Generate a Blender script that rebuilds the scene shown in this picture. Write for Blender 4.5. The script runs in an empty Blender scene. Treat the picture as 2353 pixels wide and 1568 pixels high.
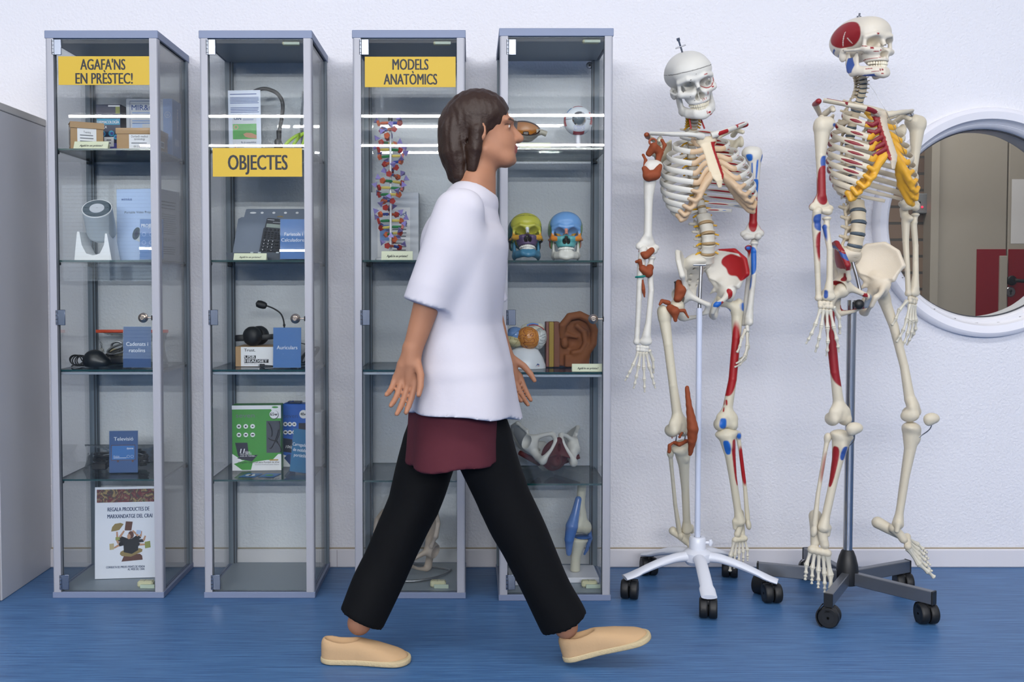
import bpy, math, random
import numpy as np
from mathutils import Vector, Matrix
random.seed(7)
SC = bpy.context.scene
COL = SC.collection
rad = math.radians

# ------------------------------------------------------------------ camera, world, lights, exposure
IMW, IMH = 2353.0, 1568.0
F, CX, CY, PIT, EYE = 2250.0, 1080.0, 728.0, rad(2.0), 1.03
cam = bpy.data.objects.new('camera', bpy.data.cameras.new('camera'))
COL.objects.link(cam)
cam.location = (0, 0, EYE)
cam.rotation_euler = (math.pi / 2 - PIT, 0, 0)
cam.data.sensor_width = 36.0
cam.data.lens = 36.0 * F / IMW
cam.data.shift_x = (IMW / 2 - CX) / IMW
cam.data.shift_y = (CY - IMH / 2) / IMW
cam.data.clip_start = 0.05
SC.camera = cam

world = bpy.data.worlds.new('world')
SC.world = world
world.use_nodes = True
world.node_tree.nodes['Background'].inputs[0].default_value = (0.75, 0.87, 1.0, 1)
world.node_tree.nodes['Background'].inputs[1].default_value = 3.0

SC.view_settings.view_transform = 'Standard'
SC.view_settings.look = 'None'
SC.view_settings.exposure = -0.04
SC.view_settings.gamma = 1.0
SC.view_settings.use_curve_mapping = False
SC.cycles.use_denoising = True
SC.cycles.max_bounces = 10
SC.cycles.transparent_max_bounces = 40
SC.cycles.glossy_bounces = 4
SC.cycles.transmission_bounces = 8
SC.cycles.caustics_reflective = False
SC.cycles.caustics_refractive = False

def area(name, loc, rot, sx, sy, power, color):
    l = bpy.data.lights.new(name, 'AREA')
    l.shape = 'RECTANGLE'; l.size = sx; l.size_y = sy
    l.energy = power; l.color = color
    o = bpy.data.objects.new(name, l); COL.objects.link(o)
    o.location = loc; o.rotation_euler = rot
    return o
COOL = (1.0, 0.975, 0.955)
area('ceiling_panel_near_wall', (0.2, 1.3, 2.93), (rad(14), 0, 0), 6.5, 0.6, 112, COOL)
area('fill_light_middle', (0.2, -0.25, 2.93), (rad(28), 0, 0), 7.0, 0.9, 40, COOL)  # added frontal fill light, placed out of the cabinet glass reflections
area('tube_row_light_near', (-0.4, -3.99, 2.77), (rad(72), 0, 0), 7.6, 0.028, 165, COOL)
area('tube_row_light_far', (-0.4, -6.19, 2.77), (rad(74), 0, 0), 7.6, 0.028, 205, COOL)
area('corridor_lamp', (1.9, 4.25, 2.55), (0, 0, 0), 1.6, 0.25, 19, (1.0, 0.95, 0.88))
TUBE_STRENGTH = 26.0
# ------------------------------------------------------------------ helpers
WALL_Y = 3.514
CP, SP = math.cos(PIT), math.sin(PIT)
def ray(px, py):
    u = -(py - CY) / F
    return Vector(((px - CX) / F, CP + u * SP, -SP + u * CP))
def at(px, py, Y):
    """world point seen at photo pixel (px, py) on the plane y = Y"""
    d = ray(px, py); t = Y / d.y
    return Vector((d.x * t, Y, EYE + d.z * t))
def pxm(py, Y):
    """metres per photo pixel at depth Y"""
    return Y / ray(CX, py).y / F

def lin(c):
    c = c / 255.0
    return c / 12.92 if c <= 0.04045 else ((c + 0.055) / 1.055) ** 2.4
def rgb(h):
    h = h.lstrip('#')
    return tuple(lin(int(h[i:i + 2], 16)) for i in (0, 2, 4))

M = {}
def mat(name, color, rough=0.5, metal=0.0, spec=0.5, bump=0.0, bscale=200.0, coat=0.0, emit=0.0, alpha=1.0, vary=0.0, vscale=8.0):
    m = bpy.data.materials.new(name); m.use_nodes = True
    nt = m.node_tree; b = nt.nodes['Principled BSDF']
    c = rgb(color) if isinstance(color, str) else color
    b.inputs['Base Color'].default_value = (*c, 1)
    b.inputs['Roughness'].default_value = rough
    b.inputs['Metallic'].default_value = metal
    b.inputs['Specular IOR Level'].default_value = spec
    b.inputs['Coat Weight'].default_value = coat
    b.inputs['Alpha'].default_value = alpha
    if emit:
        b.inputs['Emission Color'].default_value = (*c, 1)
        b.inputs['Emission Strength'].default_value = emit
    if bump or vary:
        tc = nt.nodes.new('ShaderNodeTexCoord')
    if bump:
        n = nt.nodes.new('ShaderNodeTexNoise'); n.inputs['Scale'].default_value = bscale
        n.inputs['Detail'].default_value = 3.0
        bp = nt.nodes.new('ShaderNodeBump'); bp.inputs['Strength'].default_value = bump
        bp.inputs['Distance'].default_value = 0.002
        nt.links.new(tc.outputs['Object'], n.inputs['Vector'])
        nt.links.new(n.outputs['Fac'], bp.inputs['Height'])
        nt.links.new(bp.outputs['Normal'], b.inputs['Normal'])
    if vary:
        n2 = nt.nodes.new('ShaderNodeTexNoise'); n2.inputs['Scale'].default_value = vscale
        n2.inputs['Detail'].default_value = 4.0
        mx = nt.nodes.new('ShaderNodeMix'); mx.data_type = 'RGBA'
        mx.inputs['A'].default_value = (*[x * (1 - vary) for x in c], 1)
        mx.inputs['B'].default_value = (*[min(1, x * (1 + vary)) for x in c], 1)
        nt.links.new(tc.outputs['Object'], n2.inputs['Vector'])
        nt.links.new(n2.outputs['Fac'], mx.inputs['Factor'])
        nt.links.new(mx.outputs['Result'], b.inputs['Base Color'])
    M[name] = m
    return m
def painted(name, rough=0.45, spec=0.5, coat=0.0, bump=0.0, bscale=300.0):
    """hand-painted plastic: its colour sits in the mesh's own colour attribute"""
    m = mat(name, '#ffffff', rough, 0, spec, bump, bscale, coat)
    nt = m.node_tree
    a = nt.nodes.new('ShaderNodeAttribute'); a.attribute_name = 'Col'
    nt.links.new(a.outputs['Color'], nt.nodes['Principled BSDF'].inputs['Base Color'])
    return m
def thin_glass(name, tint, ior=1.5, rough=0.0, refl=1.0):
    """a clear sheet: tinted see-through mixed with a Fresnel mirror"""
    m = bpy.data.materials.new(name); m.use_nodes = True
    nt = m.node_tree
    for n in list(nt.nodes):
        if n.type != 'OUTPUT_MATERIAL': nt.nodes.remove(n)
    out = [n for n in nt.nodes if n.type == 'OUTPUT_MATERIAL'][0]
    t = nt.nodes.new('ShaderNodeBsdfTransparent'); t.inputs[0].default_value = (*tint, 1)
    g = nt.nodes.new('ShaderNodeBsdfGlossy'); g.inputs['Roughness'].default_value = rough
    fr = nt.nodes.new('ShaderNodeFresnel'); fr.inputs[0].default_value = ior
    ml = nt.nodes.new('ShaderNodeMath'); ml.operation = 'MULTIPLY'; ml.inputs[1].default_value = refl
    mx = nt.nodes.new('ShaderNodeMixShader')
    nt.links.new(fr.outputs[0], ml.inputs[0]); nt.links.new(ml.outputs[0], mx.inputs[0])
    nt.links.new(t.outputs[0], mx.inputs[1]); nt.links.new(g.outputs[0], mx.inputs[2])
    nt.links.new(mx.outputs[0], out.inputs[0])
    M[name] = m
    return m

# ---- object helpers
def wm(o):
    m = o.matrix_basis.copy()
    while o.parent:
        o = o.parent; m = o.matrix_basis @ m
    return m
def tag(o, label=None, cat=None, group=None, kind=None):
    if label: o['label'] = label
    if cat: o['category'] = cat
    if group: o['group'] = group
    if kind: o['kind'] = kind
    return o
def thing(name, label, cat, loc=(0, 0, 0), rz=0.0, group=None, rot=None):
    o = bpy.data.objects.new(name, None); COL.objects.link(o)
    o.empty_display_size = 0.05
    o.location = loc; o.rotation_euler = rot if rot else (0, 0, rz)
    return tag(o, label, cat, group)
def link_mesh(name, me, parent=None, loc=None, mtx=None):
    o = bpy.data.objects.new(name, me); COL.objects.link(o)
    if parent: o.parent = parent
    if mtx is not None: o.matrix_basis = mtx
    elif loc is not None: o.location = loc
    return o
def copy_tree(o, parent=None):
    c = o.copy(); COL.objects.link(c); c.parent = parent
    for ch in [x for x in COL.objects if x.parent == o]:
        copy_tree(ch, c)
    return c

def V(*a): return Vector(a)
def rx(a): return Matrix.Rotation(a, 4, 'X')
def ry(a): return Matrix.Rotation(a, 4, 'Y')
def rzm(a): return Matrix.Rotation(a, 4, 'Z')
def tr(*a): return Matrix.Translation(Vector(a if len(a) == 3 else a[0]))

TEXT_CACHE = {}
def text_geo(s, bold):
    k = (s, bold)
    if k not in TEXT_CACHE:
        cu = bpy.data.curves.new('t', 'FONT'); cu.body = s; cu.size = 1.0; cu.offset = bold
        cu.resolution_u = 3; cu.fill_mode = 'FRONT'
        o = bpy.data.objects.new('t', cu)
        me = o.to_mesh()
        vs = [tuple(v.co) for v in me.vertices]; fs = [tuple(p.vertices) for p in me.polygons]
        o.to_mesh_clear(); bpy.data.objects.remove(o); bpy.data.curves.remove(cu)
        TEXT_CACHE[k] = (vs, fs)
    return TEXT_CACHE[k]

class MB:
    """collects shapes and links them as ONE mesh object"""
    def __init__(s, mat=None, M=None):
        s.v, s.f, s.m, s.sm, s.mats = [], [], [], [], []
        s.cur = mat; s.M = M
    def mi(s, m):
        m = m or s.cur
        if isinstance(m, str): m = globals()['M'][m]
        if m not in s.mats: s.mats.append(m)
        return s.mats.index(m)
    def add(s, vs, fs, mat=None, smooth=False, T=None, convex=False):
        vs = [Vector(v) for v in vs]
        if convex:
            c = sum(vs, Vector()) / len(vs)
            out = []
            for f in fs:
                a, b, d = vs[f[0]], vs[f[1]], vs[f[2]]
                n = (b - a).cross(d - a)
                fc = sum((vs[i] for i in f), Vector()) / len(f)
                out.append(f if n.dot(fc - c) >= 0 else tuple(reversed(f)))
            fs = out
        if T is not None: vs = [T @ v for v in vs]
        if s.M is not None: vs = [s.M @ v for v in vs]
        o = len(s.v); k = s.mi(mat)
        s.v += vs
        for f in fs:
            s.f.append(tuple(i + o for i in f)); s.m.append(k); s.sm.append(smooth)
        return s
    def box(s, c, sz, mat=None, b=0.0, T=None):
        hx, hy, hz = sz[0] / 2, sz[1] / 2, sz[2] / 2
        c = Vector(c)
        if b <= 0:
            vs = [c + V(x * hx, y * hy, z * hz) for x in (-1, 1) for y in (-1, 1) for z in (-1, 1)]
            fs = [(0, 1, 3, 2), (4, 6, 7, 5), (0, 4, 5, 1), (2, 3, 7, 6), (0, 2, 6, 4), (1, 5, 7, 3)]
            return s.add(vs, fs, mat, False, T, True)
        b = min(b, hx * .95, hy * .95, hz * .95)
        vs, idx = [], {}
        for x in (-1, 1):
            for y in (-1, 1):
                for z in (-1, 1):
                    for ax in range(3):
                        p = [x * (hx - b), y * (hy - b), z * (hz - b)]
                        p[ax] = (x * hx, y * hy, z * hz)[ax]
                        idx[(x, y, z, ax)] = len(vs); vs.append(c + Vector(p))
        fs = []
        for ax in range(3):
            o1, o2 = [a for a in range(3) if a != ax]
            for sg in (-1, 1):
                q = []
                for (a, bb) in ((-1, -1), (1, -1), (1, 1), (-1, 1)):
                    k = [0, 0, 0]; k[ax] = sg; k[o1] = a; k[o2] = bb
                    q.append(idx[(*k, ax)])
                fs.append(tuple(q))
            for a in (-1, 1):
                for bb in (-1, 1):
                    q = []
                    for (sg, w) in ((-1, o1), (1, o1), (1, o2), (-1, o2)):
                        k = [0, 0, 0]; k[ax] = sg; k[o1] = a; k[o2] = bb
                        q.append(idx[(*k, w)])
                    fs.append(tuple(q))
        for x in (-1, 1):
            for y in (-1, 1):
                for z in (-1, 1):
                    fs.append(tuple(idx[(x, y, z, a)] for a in range(3)))
        return s.add(vs, fs, mat, False, T, True)
    def quad(s, x0, x1, z0, z1, y, mat=None, T=None):
        return s.add([(x0, y, z0), (x1, y, z0), (x1, y, z1), (x0, y, z1)], [(0, 1, 2, 3)], mat, False, T)
    def poly(s, pts, y, mat=None, T=None):
        """flat outline (x, z) facing -Y; points counter-clockwise seen from the front"""
        return s.add([(p[0], y, p[1]) for p in pts], [tuple(range(len(pts)))], mat, False, T)
    def disc(s, cx, cz, r, y, mat=None, n=24, T=None, rz=None):
        rz = rz or r
        return s.poly([(cx + r * math.cos(2 * math.pi * i / n), cz + rz * math.sin(2 * math.pi * i / n)) for i in range(n)], y, mat, T)
    def ringd(s, cx, cz, r0, r1, y, mat=None, n=32, T=None):
        vs, fs = [], []
        for i in range(n):
            a = 2 * math.pi * i / n
            vs += [(cx + r0 * math.cos(a), y, cz + r0 * math.sin(a)), (cx + r1 * math.cos(a), y, cz + r1 * math.sin(a))]
        for i in range(n):
            j = (i + 1) % n
            fs.append((2 * i, 2 * i + 1, 2 * j + 1, 2 * j))
        return s.add(vs, fs, mat, False, T)
    def prism(s, pts, y0, y1, mat=None, T=None, smooth=False):
        """outline (x, z) counter-clockwise from the front, extruded from y0 (front) to y1"""
        n = len(pts)
        vs = [(p[0], y0, p[1]) for p in pts] + [(p[0], y1, p[1]) for p in pts]
        fs = [tuple(range(n)), tuple(reversed(range(n, 2 * n)))]
        for i in range(n):
            j = (i + 1) % n
            fs.append((j, i, n + i, n + j))
        return s.add(vs, fs, mat, smooth, T)
    def tube(s, pts, r, n=8, mat=None, closed=False, caps=True, up=None, T=None, smooth=True):
        """sweep of a round (r number / list) or oval (r tuples (side, up)) section"""
        pts = [Vector(p) for p in pts]
        N = len(pts)
        rs = r if isinstance(r, list) else [r] * N
        tg = []
        for i in range(N):
            if closed: d = pts[(i + 1) % N] - pts[i - 1]
            else: d = pts[min(i + 1, N - 1)] - pts[max(i - 1, 0)]
            tg.append(d.normalized() if d.length > 1e-9 else V(0, 0, 1))
        u = Vector(up) if up is not None else (V(0, 0, 1) if abs(tg[0].z) < .9 else V(0, 1, 0))
        vs, fs = [], []
        for i in range(N):
            if up is not None: u = Vector(up)
            v = u - tg[i] * u.dot(tg[i])
            if v.length < 1e-6: v = tg[i].orthogonal()
            v.normalize(); u = v
            w = tg[i].cross(v)
            a, b = rs[i] if isinstance(rs[i], tuple) else (rs[i], rs[i])
            for k in range(n):
                t = 2 * math.pi * k / n
                vs.append(pts[i] + w * (a * math.cos(t)) + v * (b * math.sin(t)))
        for i in range(N if closed else N - 1):
            j = (i + 1) % N
            for k in range(n):
                l = (k + 1) % n
                fs.append((i * n + k, i * n + l, j * n + l, j * n + k))
        if caps and not closed:
            fs.append(tuple(reversed(range(n)))); fs.append(tuple(range((N - 1) * n, N * n)))
        return s.add(vs, fs, mat, smooth, T)
    def cyl(s, p0, p1, r0, r1=None, n=20, mat=None, T=None):
        return s.tube([p0, p1], [r0, r0 if r1 is None else r1], n, mat, T=T)
    def lathe(s, prof, n=32, mat=None, T=None, smooth=True, arc=2 * math.pi):
        """profile (r, z) revolved about Z; listed bottom to top on the outside"""
        vs, fs = [], []
        k = len(prof); full = arc > 6.28
        m = n if full else n + 1
        for i in range(m):
            a = arc * i / n
            for (r, z) in prof: vs.append((r * math.cos(a), r * math.sin(a), z))
        for i in range(n):
            j = (i + 1) % m
            for q in range(k - 1):
                fs.append((i * k + q, j * k + q, j * k + q + 1, i * k + q + 1))
        return s.add(vs, fs, mat, smooth, T)
    def ball(s, c, r, mat=None, n=16, T=None):
        r = r if isinstance(r, tuple) else (r, r, r)
        m = n // 2
        prof = [(math.sin(math.pi * i / m), -math.cos(math.pi * i / m)) for i in range(m + 1)]
        prof[0] = (1e-4, -1); prof[-1] = (1e-4, 1)
        S = tr(*c) @ Matrix.Diagonal((*r, 1))
        return s.lathe(prof, n, mat, S if T is None else T @ S)
    def text(s, txt, x, z, y, size, mat=None, w=None, bold=0.0, align='c', T=None, shear=0.0):
        """writing facing -Y; size is the em height, w the full width of the line"""
        if bold:
            for k, sh in enumerate((-bold, 0, bold)):
                s.text(txt, x + sh * size * .8, z, y - k * 4e-5, size, mat, w, 0, align, T, shear)
            return s
        vs, fs = text_geo(txt, 0)
        if not vs: return s
        x0 = min(v[0] for v in vs); x1 = max(v[0] for v in vs)
        sx = (w / (x1 - x0)) if w else size
        off = {'c': (x0 + x1) / 2, 'l': x0, 'r': x1}[align]
        return s.add([((v[0] - off + shear * v[1]) * sx + x, y, v[1] * size + z) for v in vs], fs, mat, False, T)
    def lines(s, x0, x1, z, n, dz, th, y, mat=None, ragged=.15, T=None):
        """rows of print too small to read"""
        for i in range(n):
            e = x1 - (x1 - x0) * ragged * random.random()
            s.quad(x0, e, z - i * dz - th, z - i * dz, y, mat, T)
        return s
    def bars(s, x0, x1, z0, z1, y, mat, n=14, T=None):
        w = (x1 - x0) / n
        for i in range(n):
            if random.random() < .85:
                a = x0 + w * i
                s.quad(a, a + w * random.uniform(.3, .7), z0, z1, y, mat, T)
        return s
    def build(s, name, parent=None, world=False, angle=40, loc=None):
        vs = s.v
        if world and parent is not None:
            inv = wm(parent).inverted(); vs = [inv @ v for v in vs]
        if loc is not None:
            L = Vector(loc); vs = [v - L for v in vs]
        me = bpy.data.meshes.new(name)
        me.from_pydata([tuple(v) for v in vs], [], s.f)
        for m in s.mats: me.materials.append(m)
        me.polygons.foreach_set('material_index', s.m)
        me.polygons.foreach_set('use_smooth', s.sm)
        me.update()
        if any(s.sm): me.set_sharp_from_angle(angle=rad(angle))
        return link_mesh(name, me, parent, loc)

# ---- signed-distance modelling: smooth organic solids
def _a(p): return np.asarray(p, dtype=np.float64)
def ell(p, c, r, R=None):
    q = p - _a(c)
    if R is not None: q = q @ np.array(R.to_3x3())
    q1 = q / _a(r); k0 = np.sqrt((q1 * q1).sum(1)); q2 = q1 / _a(r); k1 = np.sqrt((q2 * q2).sum(1))
    return k0 * (k0 - 1) / np.maximum(k1, 1e-9)
def cap(p, a, b, ra, rb=None):
    rb = ra if rb is None else rb
    a = _a(a); b = _a(b); pa = p - a; ba = b - a
    t = np.clip((pa @ ba) / max(ba @ ba, 1e-12), 0, 1)
    d = pa - t[:, None] * ba
    return np.sqrt((d * d).sum(1)) - (ra + (rb - ra) * t)
def chain(p, pts, rs, k=0.004):
    d = None
    rs = rs if isinstance(rs, (list, tuple)) else [rs] * len(pts)
    for i in range(len(pts) - 1):
        e = cap(p, pts[i], pts[i + 1], rs[i], rs[i + 1])
        d = e if d is None else smin(d, e, min(k, .0016))
    return d
def rbx(p, c, h, r, R=None):
    q = p - _a(c)
    if R is not None: q = q @ np.array(R.to_3x3())
    q = np.abs(q) - (_a(h) - r)
    return np.sqrt((np.maximum(q, 0) ** 2).sum(1)) + np.minimum(q.max(1), 0) - r
def tri(p, a, b, c, th):
    a, b, c = _a(a), _a(b), _a(c)
    ba, cb, ac = b - a, c - b, a - c
    n = np.cross(ba, ac)
    pa, pb, pc = p - a, p - b, p - c
    def s(e, q): return np.sign(q @ np.cross(e, n))
    def sg(e, q):
        t = np.clip((q @ e) / (e @ e), 0, 1)[:, None]
        d = e * t - q
        return (d * d).sum(1)
    out = (s(ba, pa) + s(cb, pb) + s(ac, pc)) < 2
    d = np.where(out, np.minimum(np.minimum(sg(ba, pa), sg(cb, pb)), sg(ac, pc)), (pa @ n) ** 2 / (n @ n))
    return np.sqrt(d) - th
def smin(a, b, k):
    h = np.clip(.5 + .5 * (b - a) / k, 0, 1)
    return b + (a - b) * h - k * h * (1 - h)
def smax(a, b, k): return -smin(-a, -b, k)
def sub(a, b, k=0.002): return smax(a, -b, k)
def mir(p):
    q = p.copy(); q[:, 0] = np.abs(q[:, 0]); return q

def nets(f, lo, hi, h):
    lo = _a(lo); hi = _a(hi)
    n = np.ceil((hi - lo) / h).astype(int) + 1
    n = ((n + 3) // 4) * 4 + 1
    def pts(ix): return lo + ix * h
    cn = (n - 1) // 4 + 1
    ci = np.stack(np.meshgrid(*[np.arange(k) for k in cn], indexing='ij'), -1).reshape(-1, 3) * 4
    cd = f(pts(ci)).reshape(cn)
    D = np.kron(cd, np.ones((4, 4, 4)))[:n[0], :n[1], :n[2]] if False else None
    near = np.abs(cd) < 4 * h * 1.9
    big = np.repeat(np.repeat(np.repeat(cd, 4, 0), 4, 1), 4, 2)
    msk = np.repeat(np.repeat(np.repeat(near, 4, 0), 4, 1), 4, 2)
    # each coarse sample covers fine indices [4i-2, 4i+2)
    big = np.pad(big[2:], ((0, 2), (0, 0), (0, 0)), mode='edge'); big = np.pad(big[:, 2:], ((0, 0), (0, 2), (0, 0)), mode='edge'); big = np.pad(big[:, :, 2:], ((0, 0), (0, 0), (0, 2)), mode='edge')
    msk = np.pad(msk[2:], ((0, 2), (0, 0), (0, 0)), mode='edge'); msk = np.pad(msk[:, 2:], ((0, 0), (0, 2), (0, 0)), mode='edge'); msk = np.pad(msk[:, :, 2:], ((0, 0), (0, 0), (0, 2)), mode='edge')
    D = big[:n[0], :n[1], :n[2]].copy(); msk = msk[:n[0], :n[1], :n[2]]
    ix = np.argwhere(msk)
    D[msk] = f(pts(ix))
    D[0] = np.maximum(D[0], h); D[-1] = np.maximum(D[-1], h)
    D[:, 0] = np.maximum(D[:, 0], h); D[:, -1] = np.maximum(D[:, -1], h)
    D[:, :, 0] = np.maximum(D[:, :, 0], h); D[:, :, -1] = np.maximum(D[:, :, -1], h)
    S = D < 0
    cs = n - 1
    acc = np.zeros((*cs, 3)); cnt = np.zeros(cs)
    cross = []
    for ax in range(3):
        s0 = [slice(None)] * 3; s1 = [slice(None)] * 3
        s0[ax] = slice(0, -1); s1[ax] = slice(1, None)
        d0, d1 = D[tuple(s0)], D[tuple(s1)]
        c = S[tuple(s0)] != S[tuple(s1)]
        cross.append((c, S[tuple(s0)]))
        t = np.where(c, d0 / np.where(c, d0 - d1, 1), 0)
        o1, o2 = [a for a in range(3) if a != ax]
        base = np.stack(np.meshgrid(*[np.arange(k) for k in c.shape], indexing='ij'), -1).astype(float)
        base[..., ax] += t
        base *= c[..., None]
        for a in (0, 1):
            for b in (0, 1):
                sl = [slice(None)] * 3
                sl[o1] = slice(a, a + cs[o1]); sl[o2] = slice(b, b + cs[o2])
                acc += base[tuple(sl)]; cnt += c[tuple(sl)]
    act = cnt > 0
    idx = -np.ones(cs, dtype=int); idx[act] = np.arange(act.sum())
    verts = lo + h * acc[act] / cnt[act][:, None]
    faces = []
    for ax in range(3):
        c, s0 = cross[ax]
        o1, o2 = [a for a in range(3) if a != ax]
        e = np.argwhere(c)
        e = e[(e[:, o1] > 0) & (e[:, o2] > 0) & (e[:, o1] < cs[o1]) & (e[:, o2] < cs[o2])]
        if not len(e): continue
        ins = s0[tuple(e.T)]
        def g(a, b):
            k = e.copy(); k[:, o1] += a; k[:, o2] += b
            return idx[tuple(k.T)]
        q = np.stack([g(-1, -1), g(0, -1), g(0, 0), g(-1, 0)], 1)
        flip = ins if ax != 1 else ~ins
        q[~flip] = q[~flip][:, ::-1]
        faces.append(q)
    return verts, np.concatenate(faces)
def relax(net, n=4, k=.55):
    vs, fs = net; e = np.concatenate([fs[:, [0, 1]], fs[:, [1, 2]], fs[:, [2, 3]], fs[:, [3, 0]]])
    for _ in range(n):
        a = np.zeros_like(vs); c = np.zeros(len(vs))
        np.add.at(a, e[:, 0], vs[e[:, 1]]); np.add.at(a, e[:, 1], vs[e[:, 0]]); np.add.at(c, e[:, 0], 1); np.add.at(c, e[:, 1], 1)
        vs = vs * (1 - k) + k * a / c[:, None]
    return vs, fs

def solid(name, f, lo, hi, h, mat, parent=None, paint=None, mtx=None, world=False):
    """surface of the solid f < 0 as one smooth mesh; paint(verts) gives its colours"""
    vs, fs = nets(f, lo, hi, h)
    me = bpy.data.meshes.new(name)
    pv = vs
    if world and parent is not None:
        inv = np.array(wm(parent).inverted())
        pv = vs @ inv[:3, :3].T + inv[:3, 3]
    me.from_pydata(pv.tolist(), [], fs.tolist())
    me.polygons.foreach_set('use_smooth', [True] * len(me.polygons))
    if paint is not None:
        c = paint(vs)
        at_ = me.color_attributes.new('Col', 'FLOAT_COLOR', 'POINT')
        at_.data.foreach_set('color', np.concatenate([c, np.ones((len(c), 1))], 1).ravel())
    me.materials.append(M[mat] if isinstance(mat, str) else mat)
    me.update()
    return link_mesh(name, me, parent, mtx=mtx)
def flat(c):
    c = _a(rgb(c) if isinstance(c, str) else c)
    return lambda v: np.tile(c, (len(v), 1))
def dab(col, mask, c):
    col[mask] = _a(rgb(c) if isinstance(c, str) else c)
def soft(col, d, c, e=.0022):
    """paint c where d > 0 (metres inside the patch), with a brush-soft edge"""
    w = np.clip(.5 + d / e, 0, 1)[:, None]
    col[:] = col * (1 - w) + _a(rgb(c) if isinstance(c, str) else c) * w
def hashn(v, s):
    """cheap smooth noise on points"""
    a = v * s
    return (np.sin(a[:, 0] * 1.7 + 1.3 * np.sin(a[:, 1] * 1.1)) + np.sin(a[:, 1] * 1.9 + 1.1 * np.sin(a[:, 2] * 1.3)) + np.sin(a[:, 2] * 2.1 + 1.7 * np.sin(a[:, 0] * .9))) / 3
def bez(p0, p1, p2, p3, n=12):
    p0, p1, p2, p3 = map(Vector, (p0, p1, p2, p3))
    return [(1 - t) ** 3 * p0 + 3 * (1 - t) ** 2 * t * p1 + 3 * (1 - t) * t * t * p2 + t ** 3 * p3 for t in [i / n for i in range(n + 1)]]
def spline(pts, n=8):
    P_ = [Vector(p) for p in pts]; out = []
    for i in range(len(P_) - 1):
        a = P_[max(i - 1, 0)]; b = P_[i]; c = P_[i + 1]; d = P_[min(i + 2, len(P_) - 1)]
        for k in range(n):
            t = k / n
            out.append(.5 * ((2 * b) + (c - a) * t + (2 * a - 5 * b + 4 * c - d) * t * t + (3 * b - a - 3 * c + d) * t ** 3))
    return out + [P_[-1]]
# ------------------------------------------------------------------ materials
def wall_material():
    m = mat('wall_plaster', '#e6e6ec', 0.85, spec=0.25)
    nt = m.node_tree; b = nt.nodes['Principled BSDF']
    tc = nt.nodes.new('ShaderNodeTexCoord')
    n = nt.nodes.new('ShaderNodeTexNoise'); n.inputs['Scale'].default_value = 105; n.inputs['Detail'].default_value = 3; n.inputs['Roughness'].default_value = .5
    bp = nt.nodes.new('ShaderNodeBump'); bp.inputs['Strength'].default_value = .6; bp.inputs['Distance'].default_value = .006
    nt.links.new(tc.outputs['Object'], n.inputs['Vector']); nt.links.new(n.outputs['Fac'], bp.inputs['Height'])
    nt.links.new(bp.outputs['Normal'], b.inputs['Normal'])
    return m
def floor_material():
    m = mat('blue_linoleum', '#3f74ad', 0.42, spec=0.35)
    nt = m.node_tree; b = nt.nodes['Principled BSDF']
    tc = nt.nodes.new('ShaderNodeTexCoord')
    mp = nt.nodes.new('ShaderNodeMapping'); mp.inputs['Scale'].default_value = (2.2, 60, 1)
    n = nt.nodes.new('ShaderNodeTexNoise'); n.inputs['Scale'].default_value = 2.4; n.inputs['Detail'].default_value = 7; n.inputs['Roughness'].default_value = .65
    cr = nt.nodes.new('ShaderNodeValToRGB')
    cr.color_ramp.elements[0].position = .3; cr.color_ramp.elements[0].color = (*rgb('#33598c'), 1)
    cr.color_ramp.elements[1].position = .72; cr.color_ramp.elements[1].color = (*rgb('#5f8fc2'), 1)
    n2 = nt.nodes.new('ShaderNodeTexNoise'); n2.inputs['Scale'].default_value = 1.3; n2.inputs['Detail'].default_value = 5
    mx = nt.nodes.new('ShaderNodeMix'); mx.data_type = 'RGBA'; mx.blend_type = 'MULTIPLY'; mx.inputs['Factor'].default_value = .35
    nt.links.new(tc.outputs['Object'], mp.inputs['Vector']); nt.links.new(mp.outputs[0], n.inputs['Vector'])
    nt.links.new(tc.outputs['Object'], n2.inputs['Vector'])
    nt.links.new(n.outputs['Fac'], cr.inputs['Fac']); nt.links.new(cr.outputs['Color'], mx.inputs['A']); nt.links.new(n2.outputs['Fac'], mx.inputs['B'])
    nt.links.new(mx.outputs['Result'], b.inputs['Base Color'])
    bp = nt.nodes.new('ShaderNodeBump'); bp.inputs['Strength'].default_value = .12; bp.inputs['Distance'].default_value = .001
    nt.links.new(n.outputs['Fac'], bp.inputs['Height']); nt.links.new(bp.outputs['Normal'], b.inputs['Normal'])
    return m
def brick_material():
    m = mat('dark_brick', '#6d5a50', 0.85)
    nt = m.node_tree; b = nt.nodes['Principled BSDF']
    tc = nt.nodes.new('ShaderNodeTexCoord')
    mp = nt.nodes.new('ShaderNodeMapping'); mp.inputs['Rotation'].default_value = (rad(90), 0, 0)
    br = nt.nodes.new('ShaderNodeTexBrick')
    br.inputs['Scale'].default_value = 1.0; br.inputs['Brick Width'].default_value = .20; br.inputs['Row Height'].default_value = .083; br.inputs['Mortar Size'].default_value = .007
    br.inputs['Color1'].default_value = (*rgb('#8d7767'), 1); br.inputs['Color2'].default_value = (*rgb('#735f54'), 1); br.inputs['Mortar'].default_value = (*rgb('#54504d'), 1)
    nt.links.new(tc.outputs['Object'], mp.inputs['Vector']); nt.links.new(mp.outputs[0], br.inputs['Vector'])
    nt.links.new(br.outputs['Color'], b.inputs['Base Color'])
    bp = nt.nodes.new('ShaderNodeBump'); bp.inputs['Strength'].default_value = .6; bp.inputs['Distance'].default_value = .004; bp.invert = True
    nt.links.new(br.outputs['Fac'], bp.inputs['Height']); nt.links.new(bp.outputs['Normal'], b.inputs['Normal'])
    return m
wall_material(); floor_material(); brick_material()
mat('white_paint', '#eceaec', .5); mat('ceiling_paint', '#e4e5e8', .9)
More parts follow.
